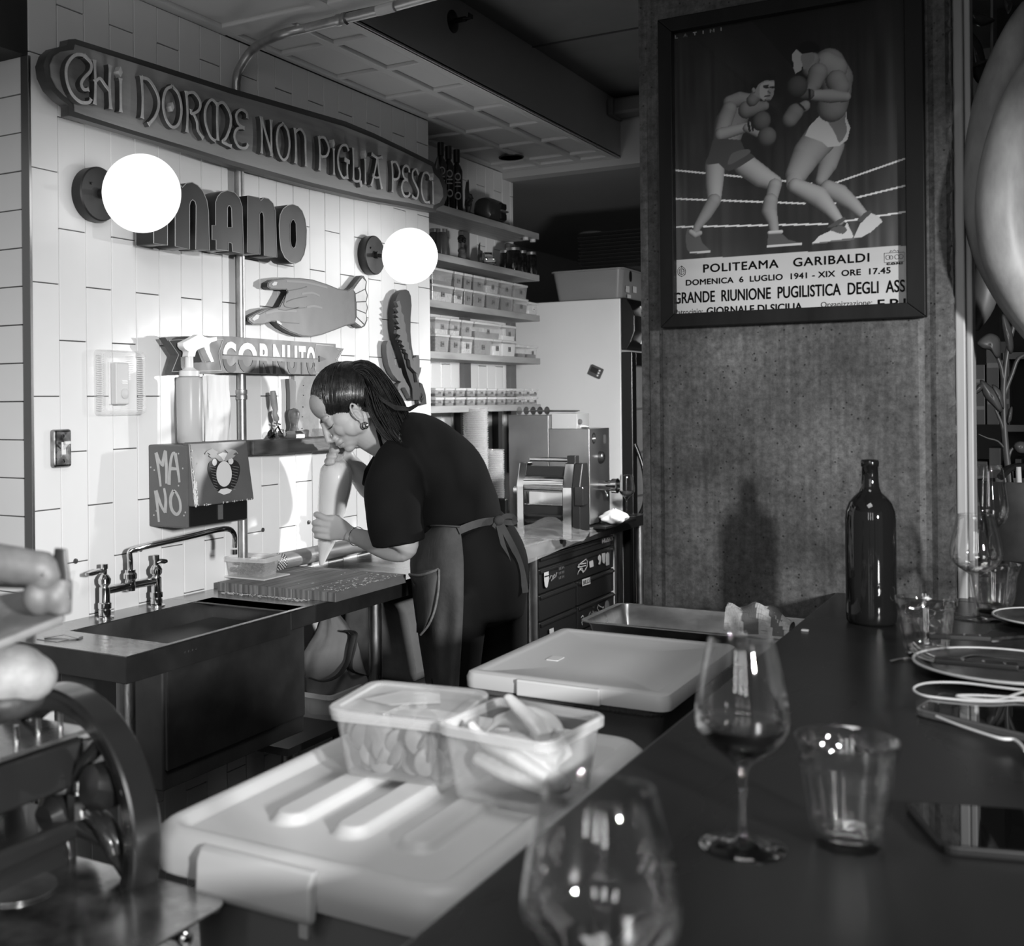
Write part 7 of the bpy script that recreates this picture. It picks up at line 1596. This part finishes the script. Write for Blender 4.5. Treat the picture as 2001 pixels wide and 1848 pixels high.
def smooth_noise(nx, ny):
    g_ = rp_.rand(ny+2, nx+2); yi = YY/Hp*ny; xi = XX/Wp*nx; y0_ = yi.astype(int); x0_ = xi.astype(int); fy_ = yi-y0_; fx_ = xi-x0_
    return (g_[y0_, x0_]*(1-fx_)+g_[y0_, x0_+1]*fx_)*(1-fy_)+(g_[y0_+1, x0_]*(1-fx_)+g_[y0_+1, x0_+1]*fx_)*fy_
hgt_ = YY/Hp; edge = np.clip(np.abs(XX/Wp-.5)*2, 0, 1)
cv_[:] = .010+(.03+.05*edge)*np.clip(1.15-hgt_*1.15+.15*edge, 0, 1)*(.35+1.1*smooth_noise(70, 5)*smooth_noise(9, 4)*1.6)
sx_ = cc((1420, 500)); cv_ += .09*np.exp(-((XX-sx_[0]-(YY-sx_[1])*-.04)/7)**2)*np.clip(1-np.abs(YY-sx_[1])/130, 0, 1)*smooth_noise(60, 4)
def pip(pts):
    P_ = np.array(pts); ins = np.zeros(XX.shape, bool); j = len(P_)-1
    for i in range(len(P_)):
        xi, yi = P_[i]; xj, yj = P_[j]; c_ = ((yi > YY) != (yj > YY)) & (XX < (xj-xi)*(YY-yi)/((yj-yi) if yj != yi else 1e-9)+xi); ins ^= c_; j = i
    return ins
def fillp(pts, v, sm=True):
    q = [cc(p) for p in pts]
    if sm: q = [(p.x, p.y) for p in catmull(q, 3)]
    cv_[pip(q)] = v
def limb(ch, base, hi=.35, lx=.35, ly=.45, edge_=.62):
    C_ = [(*cc((x, y)), r/2.8*(Wp/175.0/2.6)) for x, y, r in ch]
    rs_ = abs(cc((500+100, 800))[0]-cc((500, 800))[0])/100
    C_ = [(a, b_, ch[i][2]*rs_) for i, (a, b_, _) in enumerate(C_)]
    best = np.full(XX.shape, 9.0); nx_ = np.zeros(XX.shape); ny_ = np.zeros(XX.shape)
    segs = list(zip(C_, C_[1:])) or [(C_[0], C_[0])]
    for (ax, ay, ar), (bx_, by_, br) in segs:
        dx_, dy_ = bx_-ax, by_-ay; L2_ = dx_*dx_+dy_*dy_ or 1; t = np.clip(((XX-ax)*dx_+(YY-ay)*dy_)/L2_, 0, 1)
        px_, py_ = ax+dx_*t, ay+dy_*t; r_ = ar+(br-ar)*t; dd = np.hypot(XX-px_, YY-py_)/r_; m_ = dd < best
        best[m_] = dd[m_]; nx_[m_] = ((XX-px_)/r_)[m_]; ny_[m_] = ((YY-py_)/r_)[m_]
    ins = best < 1; nz_ = np.sqrt(np.clip(1-best**2, 0, 1)); sh = np.clip(nz_*.75+nx_*lx*.8+ny_*ly*.6, 0, 1.3)
    val = base*(.16+1.0*sh**1.25)+hi*base*np.clip(sh-.78, 0, 1)**1.5*2.2
    cv_[ins] = val[ins]
def line(p0, p1, w_, v):
    a, b_ = cc(p0), cc(p1); dx_, dy_ = b_[0]-a[0], b_[1]-a[1]; L2_ = dx_*dx_+dy_*dy_; t = np.clip(((XX-a[0])*dx_+(YY-a[1])*dy_)/L2_, 0, 1)
    m_ = np.hypot(XX-a[0]-dx_*t, YY-a[1]-dy_*t) < w_; cv_[m_] = v
for a, b_ in (((240, 930), (1000, 1005)), ((240, 1087), (960, 1113)), ((240, 1242), (1085, 1225)), ((1090, 1013), (1515, 865)), ((1105, 1115), (1515, 1014)), ((1180, 1210), (1515, 1158))): line(a, b_, 1.15, .80)
# left boxer
limb([(468, 900, 55), (465, 1000, 50), (465, 1090, 38)], .50); limb([(462, 1100, 38), (420, 1170, 34), (372, 1240, 22), (360, 1275, 20)], .36)
fillp([(322, 1245), (345, 1290), (385, 1290), (400, 1330), (440, 1378), (330, 1384), (308, 1300)], .11); line((333, 1382), (440, 1376), 1.2, .6); limb([(335, 1268, 14), (360, 1285, 16), (385, 1275, 14)], .45)
limb([(630, 900, 58), (720, 965, 54), (795, 1000, 38)], .48); limb([(795, 1015, 36), (780, 1080, 32)], .42); limb([(772, 1100, 38), (765, 1150, 40), (785, 1210, 28), (792, 1262, 24)], .36)
fillp([(758, 1285), (835, 1280), (870, 1310), (942, 1332), (942, 1342), (755, 1352)], .10, False); line((755, 1348), (940, 1334), 1.2, .6); limb([(765, 1272, 10), (830, 1268, 10)], .62)
limb([(650, 560, 45), (590, 600, 78), (550, 680, 88), (535, 750, 78)], .34); limb([(545, 560, 34), (600, 545, 40), (660, 545, 30)], .40)
limb([(640, 600, 45), (700, 590, 36), (740, 580, 24)], .34); limb([(545, 600, 42), (525, 650, 45), (505, 715, 40)], .44); limb([(500, 735, 34), (570, 715, 30), (655, 692, 24)], .46); limb([(640, 700, 20), (710, 735, 20)], .35)
fillp([(455, 768), (520, 760), (608, 765), (630, 815), (688, 858), (640, 890), (590, 920), (545, 935), (520, 925), (490, 895), (415, 900), (440, 830)], .075, False); fillp([(560, 840), (640, 815), (660, 835), (590, 880), (540, 900)], .13)
limb([(694, 522, 32), (672, 548, 32)], .32); fillp([(672, 500), (690, 455), (740, 440), (795, 440), (794, 480), (788, 520), (770, 553), (735, 552), (705, 530), (680, 515)], .34, False)
fillp([(715, 470), (740, 450), (790, 448), (788, 470), (760, 475), (755, 520), (735, 545), (712, 520)], .50); fillp([(662, 490), (668, 430), (700, 402), (755, 398), (795, 412), (797, 440), (740, 440), (705, 462), (690, 490), (675, 500)], .010, False)
line((738, 478), (758, 478), 1.3, .02); line((772, 477), (790, 478), 1.2, .02); line((735, 470), (760, 466), .9, .04); line((758, 500), (768, 508), 1.2, .12); line((742, 527), (766, 524), 1.2, .07); limb([(678, 490, 10), (680, 500, 9)], .4); line((742, 548), (768, 548), 1.0, .12)
line((650, 672), (658, 715), 1.6, .02); line((668, 672), (676, 712), 1.4, .02)
limb([(722, 662, 50)], .17, 1.6); limb([(752, 748, 50)], .17, 1.6)
# right boxer
limb([(1110, 800, 60), (1085, 900, 48), (1048, 985, 28)], .40); limb([(1085, 1030, 40), (1150, 1060, 45), (1215, 1110, 34), (1290, 1185, 22)], .42)
limb([(1040, 760, 85), (975, 840, 78), (915, 950, 58), (900, 1000, 42)], .44); limb([(905, 1015, 36), (960, 1040, 42), (1035, 1075, 50), (1095, 1140, 34), (1150, 1210, 22)], .46)
fillp([(998, 1332), (1040, 1290), (1100, 1262), (1165, 1270), (1190, 1215), (1225, 1290), (1220, 1302), (1150, 1318)], .66, False); fillp([(1085, 1240), (1165, 1190), (1182, 1200), (1150, 1225), (1100, 1245)], .09); fillp([(1100, 1255), (1160, 1235), (1190, 1255), (1165, 1280)], .12); fillp([(998, 1332), (1220, 1300), (1240, 1310), (1100, 1325), (998, 1338)], .16, False)
fillp([(1225, 1302), (1262, 1225), (1320, 1165), (1360, 1180), (1386, 1212), (1320, 1270), (1270, 1298)], .62, False); fillp([(1250, 1200), (1300, 1155), (1325, 1160), (1270, 1212)], .09)
fillp([(1018, 655), (1060, 615), (1120, 597), (1188, 605), (1190, 650), (1208, 700), (1192, 765), (1145, 800), (1085, 804), (1050, 775), (960, 742), (985, 690)], .60, False); fillp([(1040, 640), (1090, 605), (1180, 608), (1180, 660), (1190, 720), (1150, 780), (1120, 720), (1070, 650)], .20)
limb([(1085, 360, 85), (1130, 440, 85), (1135, 510, 72), (1110, 580, 78)], .36); limb([(1070, 350, 62), (1120, 380, 66)], .46); limb([(1130, 440, 52), (1150, 480, 50)], .40)
limb([(1000, 330, 38), (985, 380, 36)], .34); limb([(1030, 400, 50), (1010, 460, 40), (985, 500, 28)], .40); limb([(1185, 530, 24), (1100, 525, 34), (1000, 520, 26)], .50); limb([(985, 515, 26), (950, 515, 26)], .16); line((985, 492), (985, 548), 1.5, .02)
fillp([(889, 300), (915, 266), (950, 292), (948, 345), (940, 385), (908, 402), (896, 370), (900, 345), (890, 330)], .48, False); fillp([(940, 300), (1000, 285), (1010, 330), (960, 380), (945, 350)], .26); fillp([(912, 268), (930, 240), (975, 224), (1020, 232), (1042, 262), (1040, 280), (985, 290), (945, 296)], .008, False)
limb([(915, 475, 56)], .11, 1.4); limb([(960, 580, 28), (930, 590, 22)], .40); limb([(905, 615, 44), (880, 650, 42)], .30); line((928, 568), (960, 600), 1.4, .03)
# shadow shapes and banner
bl_ = [(230, 1424), (1520, 1342), (1520, 1760), (230, 1760)]; fillp(bl_, .56, False); cv_[pip([cc(p) for p in bl_])] *= (.95+.1*smooth_noise(6, 40))[pip([cc(p) for p in bl_])]
line((233, 170), (248, 1720), .8, .7)
vs = []; uu = np.linspace(pu0, pu1, Wp); vv = np.linspace(pv0, pv1, Hp)
co = np.zeros((Hp*Wp, 3)); co[:, 0] = np.tile(uu, Hp); co[:, 1] = PYF-.012; co[:, 2] = np.repeat(vv, Wp)
idx_ = np.arange(Hp*Wp).reshape(Hp, Wp); fc = np.stack([idx_[:-1, :-1], idx_[:-1, 1:], idx_[1:, 1:], idx_[1:, :-1]], -1).reshape(-1, 4)
me = bpy.data.meshes.new('poster_print'); me.from_pydata(co.tolist(), [], fc.tolist()); ca = me.color_attributes.new('Col', 'FLOAT_COLOR', 'POINT')
c4 = np.ones((Hp*Wp, 4), np.float32); c4[:, :3] = np.clip(cv_, 0, 1).reshape(-1, 1)*.95; ca.data.foreach_set('color', c4.ravel())
me.materials.append(vcol_mat('printed_poster', .6)); po = bpy.data.objects.new('poster_print', me); COL.objects.link(po); adopt(po, fm)
m_pi = mat('poster_ink', .03, .5); m_pw = mat('poster_white', .7, .5)
def ptext(s, L, B, T_, Rr, m_=None, bold=.03, sp_=1):
    u0_, v0_ = ppx((L, B), .0125); v1_ = ppx((L, T_), .0125)[1]; u1_ = ppx((Rr, B-80), .0125)[0]
    text('lettering', s, Pf(.0125) @ Matrix.Translation(((u0_+u1_)/2, (v0_+v1_)/2, 0)), u1_-u0_, v1_-v0_, m_ or m_pi, .0004, fm, bold=0, spacing=sp_, fat=bold*.045)
ptext('POLITEAMA   GARIBALDI', 405, 1491, 1447, 1312, bold=.012, sp_=1.1); ptext('DOMENICA  6  LUGLIO  1941 - XIX  ORE  17.45', 310, 1562, 1532, 1428, bold=.012, sp_=1.05)
ptext('GRANDE  RIUNIONE  PUGILISTICA  DEGLI  ASS', 246, 1662, 1602, 1507, bold=.012); ptext('GIORNALE DI SICILIA', 424, 1722, 1682, 945, bold=.012); ptext('F.P.I', 1360, 1690, 1640, 1510, bold=.012)
ptext('Patrocinio:', 250, 1728, 1692, 400, bold=0); ptext('Organizzazione:', 1048, 1692, 1652, 1328, bold=0); ptext('LATINI', 250, 211, 195, 503, m_pw, bold=.01, sp_=2.8)
Mp = Pf(.0125)
def plns(L_, w_=.0008, loop=False):
    mb = MB()
    for q in L_: ribbon(mb, [ppx(p, .0125) for p in q], w_, Mp, 0, .0005)
    o = mb.build('printed_emblem', m_pi, fm); o['kind'] = 'stuff'
def cir(x, y, r, ry=None, n=16): return [(x+r*math.cos(6.2832*i/n), y+(ry or r)*math.sin(6.2832*i/n)) for i in range(n+1)]
plns([cir(286, 1485, 22, 26), cir(286, 1485, 14, 18), [(278, 1472), (278, 1500)], [(286, 1470), (286, 1502)], [(292, 1472), (300, 1480), (292, 1488)], [(286, 1452), (286, 1464)], [(280, 1457), (292, 1457)], [(265, 1500), (286, 1514), (307, 1500)]])
plns([[(1395, 1385), (1503, 1379), (1503, 1430), (1395, 1436), (1395, 1385)], cir(1415, 1408, 12), cir(1432, 1408, 10), cir(1464, 1405, 12), cir(1486, 1403, 12), [(1425, 1382), (1430, 1370), (1440, 1376), (1450, 1367), (1460, 1375), (1470, 1368), (1472, 1380)]])
ptext('C.O.N.I', 1408, 1449, 1439, 1492, bold=.02)
MB().box(uL-.002, uR+.002, PYF-.0175, PYF-.0165, vB-.002, vT+.002).build('glazing', thin_glass('poster_glazing', .012, .4), fm)
# ================================================================== SLICER AT THE NEAR LEFT, HANGING GOURDS AND PLANTS AT THE RIGHT
sl_ = thing('meat_slicer', 'hand-cranked meat slicer with a big flywheel and steel tray at the near left', 'slicer', (-1.08, .85, 0))
m_en = mat('dark_enamel', .018, .28, coat=.3); m_rim = mat('flywheel_rim', .12, .22, .9); m_sl = mat('slicer_steel', .42, .25, .9, noise=.4, scale=9)
dW = 1.36; wc = P(128, 1592, d=dW); th_ = math.radians(40)
nrm = (A_*-math.cos(th_)-R0*math.sin(th_)).normalized(); Rw = 252/F*dW
MB().lathe([(Rw*.80, -.020), (Rw*.985, -.020), (Rw, -.017), (Rw, .016), (Rw*.985, .019), (Rw*.94, .019), (Rw*.93, .012), (Rw*.82, .012), (Rw*.80, .006), (Rw*.80, -.020)], wc, nrm, 96, cap=False).build('flywheel_rim', m_rim, sl_, smooth=True, angle=30)
e1 = nrm.cross(Z0).normalized(); e2 = nrm.cross(e1)
for k in range(5):
    a = 2*math.pi*k/5+.3; dv = e1*math.cos(a)+e2*math.sin(a); MB().tube([wc+dv*.02, wc+dv*(Rw*.5)+(e2*math.cos(a)-e1*math.sin(a))*.012, wc+dv*Rw*.85], [.011, .008, .010], 10).build('spoke', m_en, sl_, smooth=True)
MB().lathe([(0, -.03), (.028, -.03), (.028, .02), (.018, .03), (0, .03)], wc, nrm, 24).build('hub', m_en, sl_, smooth=True, angle=40)
hp_ = wc+nrm*.02+e1*(-Rw*.86); MB().tube([P(250, 1555, d=1.30), P(246, 1545, d=1.27)], .006).build('crank_bolt', CHROME, sl_, smooth=True)
xs = P(80, 1500, d=1.30).x
def SX_(px, py, dx=0): return P(px, py, x=xs+dx)
a, b_ = SX_(-60, 1508), SX_(162, 1441); zt_, zb_1 = SX_(162, 1441).z, SX_(162, 1531).z
MB().box(xs-.10, xs, a.y, b_.y, zb_1, zt_).build('carriage_body', m_en, sl_, bevel=.004)
MB().box(xs-.13, xs+.002, a.y, SX_(176, 1420).y, zt_+.004, zt_+.009).build('carriage_plate', m_sl, sl_, bevel=.001)
for px, py in ((32, 1452), (75, 1436), (118, 1424)):
    q = P(px, py, z=zt_+.01); MB().tube([Vector((q.x, q.y, zt_+.009)), Vector((q.x, q.y, zt_+.030))], [.0035, .0028], 10).build('spike', CHROME, sl_, smooth=True)
q = SX_(180, 1470, .004); MB().box(xs-.03, xs+.006, SX_(160, 1470).y, SX_(199, 1470).y, SX_(180, 1508).z, SX_(180, 1436).z).build('bracket', m_sl, sl_, bevel=.003)
MB().tube([SX_(154, 1525, .01), SX_(154, 1590, .01)], .006, 12).build('guide_rod', CHROME, sl_, smooth=True)
MB().lathe([(0, -.014), (.011, -.014), (.011, .014), (0, .014)], SX_(151, 1573, .01), (0, 0, 1), 6).build('hex_nut', CHROME, sl_)
a = SX_(-60, 1640, .01); b_ = SX_(172, 1600, .01)
MB().hexa([(xs-.10, a.y, SX_(172, 1625).z), (xs+.01, a.y, SX_(172, 1625).z), (xs+.01, b_.y, SX_(172, 1622).z), (xs-.10, b_.y, SX_(172, 1622).z)], [(xs-.10, a.y, SX_(172, 1584).z), (xs+.01, a.y, SX_(172, 1584).z), (xs+.01, b_.y, SX_(172, 1584).z), (xs-.10, b_.y, SX_(172, 1584).z)]).build('base_arm', m_en, sl_, bevel=.006, seg=3)
kc = P(200, 1535, d=1.31); MB().lathe([(0, -.02), (.022, -.018), (.026, -.006), (.026, .006), (.022, .018), (0, .02)], kc, (-.2, -.6, .2), 20, flute=lambda t, h: 1+.05*math.cos(t*8)).build('adjusting_knob', BLACK, sl_, smooth=True)
for k in range(2): MB().tube(catmull([P(178+k*16, 1590, d=1.33), P(196+k*16, 1610, d=1.31), P(212+k*14, 1640, d=1.30), P(222+k*12, 1665, d=1.30)], 4, False), .009, 10).build('curved_arm', m_en, sl_, smooth=True)
# base casting and tray
xb_ = P(60, 1720, d=1.22).x
MB().box(xs-.25, xs-.0, .35, SX_(150, 1600).y, .72, SX_(172, 1622).z).build('base_casting', m_en, sl_, bevel=.02, seg=4)
tz = .875; c1, c2 = P(168, 1662, z=tz), P(440, 1766, z=tz); yT = (c1.y+c2.y)/2
MB().rings([[Vector((a_, b_2, tz+dz)) for a_, b_2 in rrect(((c1.x-.1+c2.x)/2, yT-.20), (c2.x-c1.x+.1)/2, .20, .03, 6)] for dz in (-.003, 0)]).build('slice_tray', mat('worn_tray_steel', .40, .22, .95, noise=.75, scale=11, detail=6), sl_, bevel=.001)
MB().lathe([(0, 0), (.045, 0), (.045, .0015), (0, .002)], (c1.x+.01, yT-.10, tz+.001), seg=40).build('tray_disc', m_sl, sl_, smooth=True, angle=30)
q = P(372, 1812, z=tz); MB().ell(Vector((c2.x-.004, q.y, tz-.012)), .009).tube([Vector((c2.x-.03, q.y, tz-.014)), Vector((c2.x, q.y, tz-.012))], .005).build('tray_knob', CHROME, sl_, smooth=True)
tag(MB().box(-1.55, -1.07, -.1, .96, 0, .72).build('slicer_stand', mat('slicer_stand', .02, .6), bevel=.01), 'dark stand under the meat slicer', 'stand')
# meat on the carriage and the clamp above
mt = P(18, 1318, d=1.24); mb = MB()
mb.ell(mt, (.038, .045, .032)).ell(mt+RV*.020+UV*-.004, (.026, .035, .026)).ell(mt-RV*.03+UV*.012, (.035, .04, .028))
ham = thing('cured_ham', 'pale cured ham held on the slicer carriage', 'ham', tuple(mt-UV*.05))
remesh(mb, 'ham_fat', mat('ham_fat', .36, .5, noise=.3, scale=25, sss=.1, bump=.3, bscale=30), ham, .004, 2)
mb = MB().ell(mt-UV*.026+RV*.000, (.034, .042, .022)).ell(mt-UV*.032-RV*.02, (.035, .04, .022)); remesh(mb, 'ham_lean', mat('ham_lean', .05, .5, noise=.6, scale=30), ham, .004, 2)
cl = thing('slicer_clamp', 'blurred grey clamp and lever above the ham at the left frame edge', 'clamp', tuple(P(60, 1240, d=1.22)))
m_cl = mat('clamp_cast', .20, .55, .2, noise=.3, scale=15); dC = 1.22
def Q(px, py, d=dC): return P(px, py, d=d)
MB().hexa([Q(-70, 1300, 1.16), Q(128, 1218, 1.22), Q(70, 1165, 1.32), Q(-70, 1190, 1.30)], [v+UV*.010 for v in (Q(-70, 1300, 1.16), Q(128, 1218, 1.22), Q(70, 1165, 1.32), Q(-70, 1190, 1.30))]).build('clamp_plate', m_cl, cl, bevel=.003)
MB().tube(catmull([Q(-60, 1085), Q(-10, 1098), Q(50, 1108), Q(92, 1116), Q(86, 1140), Q(84, 1165)], 4, False), [.020]*8+[.019]*4+[.016]*5+[.014]*4, 14).build('clamp_arm', m_cl, cl, smooth=True)
MB().tube([Q(-60, 1137), Q(60, 1141)], .005, 10).build('guide_rod', m_en, cl, smooth=True)
mb = MB().ell(Q(78, 1165), (.016, .02, .020)).ell(Q(104, 1165), (.017, .016, .018)).tube([Q(120, 1200), Q(122, 1130)], .011, 10); remesh(mb, 'clamp_joint', m_cl, cl, .003, 2)
mb = MB().tube([Q(124, 1170), Q(121, 1120), Q(118, 1090), Q(119, 1072)], [.010, .010, .0095, .008], 14, flat=.5); mb.build('clamp_lever', mat('dark_lever', .07, .4, .5), cl, smooth=True)
q = P(6, 1000, x=WX-.2); tag(MB().box(q.x-.3, q.x+.006, Y0-.14, Y0-.10, 0, P(6, 852, y=Y0-.14).z).build('door_frame_edge', BLACK, bevel=.003), 'dark narrow door frame edge at the far left beside the tiles', 'cabinet')  # dark box standing in for a door frame
# ------------------------------------------------ right side
m_gd = mat('dried_gourd', .30, .45, noise=.6, scale=7, stretch=(1, 1, .35), bump=.15, bscale=30, detail=7)
def gourd(L_, d0, lab, m_gd=m_gd):
    q = interp([(a, b, c, r) for a, b, c, r in L_], 4); p = [J(x[0], x[1], x[2]) for x in q]; r = [x[3]*x[2]/F for x in q]
    t = thing('hanging_gourd', lab, 'gourd', tuple(p[-1]), 'long dried gourds')
    MB().tube(p, r, 28).build('gourd_body', m_gd, t, smooth=True)
    top = p[0]; MB().tube([top, top+Vector((.004, 0, .03)), Vector((top.x+.01, top.y, CEIL-.001))], [r[0]*.45, .004, .002], 8).build('hanging_string', mat('jute_string', .12, .9), t, smooth=True)
gourd([(2012, 10, 2.36, 16), (1992, 55, 2.36, 26), (1966, 130, 2.36, 36), (1942, 220, 2.36, 42), (1928, 320, 2.36, 42), (1930, 400, 2.35, 44), (1948, 480, 2.34, 46), (1985, 560, 2.33, 44), (2030, 640, 2.33, 34), (2070, 700, 2.33, 20)], 2.3, 'long pale hanging gourd behind, with a string at the top right corner')
gourd([(2030, 105, 2.22, 18), (2008, 160, 2.22, 30), (1982, 240, 2.22, 40), (1962, 330, 2.22, 44), (1957, 420, 2.22, 46), (1972, 510, 2.22, 46), (2010, 590, 2.22, 40), (2050, 660, 2.22, 26)], 2.2, 'long pale hanging gourd in front, overlapping the other gourd')
gourd([(1935, 470, 2.55, 14), (1928, 540, 2.55, 26), (1918, 600, 2.55, 22), (1906, 645, 2.55, 6)], 2.5, 'short dark-streaked gourd tip hanging behind the pale post', mat('dark_gourd', .07, .45, noise=.6, scale=9, stretch=(1, 1, .3)))
m_lf = mat('dark_waxy_leaf', .035, .35, noise=.3, scale=12); m_lf2 = mat('grey_leaf', .06, .45, noise=.3, scale=14, stretch=(1, 1, .3))
def leaf(pts, d, m_, name, parent=None, curl=.02):
    """pts: outline in px; blade bulged in depth along its midrib"""
    q = catmull(pts, 3); cx = sum(p.x for p in q)/len(q); cy = sum(p.y for p in q)/len(q); mb = MB(); K = 4; R = []
    for k in range(K+1):
        s = 1-k/K*.98; R.append([J(cx+(p.x-cx)*s, cy+(p.y-cy)*s, d-curl*(1-s*s)) for p in q])
    mb.rings(R, cap=False); return mb.build(name, m_, parent, smooth=True, angle=180, solid=.0012)
for pts, d, l in (([(1884, 10), (1890, 20), (1912, 25), (1944, 38), (1935, 46), (1915, 52), (1896, 45), (1887, 32)], 2.5, 'dark glossy leaf near the top of the pale post'), ([(1888, 50), (1898, 62), (1916, 85), (1924, 115), (1927, 140), (1916, 164), (1903, 150), (1896, 110), (1892, 75)], 2.5, 'dark glossy leaf hanging beside the pale post'), ([(1960, -8), (1975, 0), (1978, 12), (1970, 28), (1962, 15)], 2.3, 'dark leaf at the top edge above the gourds')):
    tag(leaf(pts, d, m_lf, 'hanging_leaf'), l, 'leaf')
tag(MB().tube([J(1884, 132, 2.5), J(1905, 127, 2.48), J(1930, 118, 2.44)], [.004, .005, .003], 8).build('cut_twig', m_lf2, smooth=True), 'short pale twig stub pointing left beside the pale post', 'twig')
for c_, l in (((1891, 302), 'small round hook on the pale post, upper'), ((1886, 404), 'small dark round knob on the pale post, lower')):
    q = J(*c_, 2.66); tag(MB().ell(q, (.006, .012, .018)).build('coat_hook', mat('glass_knob', .10, .1), smooth=True), l, 'knob')
# potted plant
q = P(1985, 1092, z=BZ); pr_ = .088; zr = P(1985, 938, d=depth(q)).z
pt_ = thing('potted_plant', 'young leafy plant in a wide dark pot on the bar beyond the pillar', 'potted plant', (q.x, q.y, BZ))
MB().lathe([(0, 0), (pr_*.68, 0), (pr_*.72, .004), (pr_*.97, zr-BZ-.012), (pr_, zr-BZ), (pr_*.95, zr-BZ), (pr_*.92, zr-BZ-.02), (0, zr-BZ-.02)], (q.x, q.y, BZ), seg=48).build('pot', mat('dark_clay_pot', .035, .5, noise=.3, scale=12), pt_, smooth=True, angle=40)
MB().lathe([(0, zr-BZ-.012), (pr_*.93, zr-BZ-.014)], (q.x, q.y, BZ), seg=40).build('soil', mat('pale_soil', .14, .9, noise=.7, scale=70), pt_)
dP = depth(q)
for L_, r_ in (([(1975, 950), (1966, 880), (1961, 800), (1962, 740), (1972, 670), (1990, 610), (2010, 560)], [.008, .0075, .007, .0065, .006, .005, .004]), ([(1963, 765), (1957, 720), (1945, 690), (1935, 672)], [.005, .005, .004, .002]), ([(1962, 770), (1978, 730), (1990, 700), (2015, 690)], [.006, .005, .005, .003]), ([(1964, 862), (1958, 830), (1945, 800)], [.005, .0045, .003]), ([(1966, 880), (1950, 862), (1930, 856), (1912, 848)], [.003, .0025, .002, .001]), ([(1968, 905), (1975, 880), (1990, 868)], [.005, .004, .002])):
    pq = [J(a, b, dP) for a, b in L_]; pc2 = catmull(pq, 3, False); n = len(pc2); MB().tube(pc2, [np.interp(i/(n-1)*(len(r_)-1), range(len(r_)), r_) for i in range(n)], 10).build('stem', m_lf2, pt_, smooth=True)
for L_ in ([(1910, 668), (1925, 655), (1938, 652), (1953, 662), (1955, 690), (1948, 700), (1935, 684), (1918, 680)], [(1915, 742), (1932, 752), (1948, 768), (1958, 790), (1956, 806), (1940, 792), (1922, 772)], [(1938, 752), (1952, 760), (1960, 780), (1961, 800), (1950, 780)], [(1900, 770), (1912, 752), (1925, 748), (1915, 765)], [(1980, 870), (1992, 862), (2010, 868), (2005, 884), (1988, 884)], [(1972, 800), (1978, 795), (1976, 820), (1968, 828)], [(1958, 610), (1975, 640), (1980, 680), (1972, 690), (1962, 650)], [(2000, 560), (1985, 600), (1990, 650), (2010, 620)]):
    leaf(L_, dP-.005, m_lf2, 'leaf', pt_, .012)
q3 = J(1990, 912, dP-.03); tag(MB().tube([q3, q3+Vector((.002, 0, -.06))], .006).build('plant_marker', mat('pale_marker', .5, .4)), 'pale marker stick in the dark pot at the frame edge', 'marker')
tag(MB().tube(catmull([J(1955, 932, dP-.04), J(1975, 915, dP-.02), J(2001, 912, dP), J(2030, 925, dP+.02)], 4, False), .009, 8).build('black_cable', BLACK, smooth=True), 'dark ribbed cable lying over the pot rim at the right edge', 'cable')
# dim bookcase far behind on the right
bk = thing('bookcase', 'dim bookcase far behind the plant at the right', 'bookcase', (.1, 4.0, 0)); yK = 3.95
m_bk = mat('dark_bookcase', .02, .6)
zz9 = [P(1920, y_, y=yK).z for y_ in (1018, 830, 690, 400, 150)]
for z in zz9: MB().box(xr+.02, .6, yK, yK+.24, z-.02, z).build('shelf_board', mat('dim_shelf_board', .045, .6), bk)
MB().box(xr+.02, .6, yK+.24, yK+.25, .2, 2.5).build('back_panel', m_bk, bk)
rb5 = random.Random(17); x = P(1903, 900, y=yK).x; n_ = 0
for z, n__ in ((zz9[0], 5), (zz9[1], 4)):
    x = P(1903, 900, y=yK).x-.03
    for k in range(n__):
        w_ = rb5.uniform(.018, .038); h_ = rb5.uniform(.15, .25); n_ += 1
        b5 = thing('book', 'dim book on the %s bookcase shelf, %s from the left' % ('lower' if z == zz9[0] else 'upper', ords[k]), 'book', (x+w_/2, yK+.1, z), 'books in the dim bookcase')
        MB().box(x, x+w_-.002, yK+.01, yK+.17, z, z+h_).build('cover', mat('book_%s' % ('grey' if k % 3 else 'pale'), (.035, .02)[k % 3 == 0]), b5, bevel=.002)
        for f in (.25, .7): MB().box(x+.002, x+w_-.004, yK+.0085, yK+.01, z+h_*f, z+h_*(f+.06)).build('spine_band', mat('spine_band', .09, .6), b5)
        x += w_+.002
q = BP(1885, 1060, BZ); 
g1 = P(1887, 1002, d=2.75); tumbler(1888, 1092, .085, .034, .028, 'small water glass half hidden between the pale post and the pot', .5)
g2 = P(1942, 945, d=3.3); wine_glass('wine_glass', 'empty stemmed glass behind the potted plant', (P(1938, 1060, z=BZ).x+.02, 3.2, BZ), .24, .045, .032, False, .5, stem=.3)
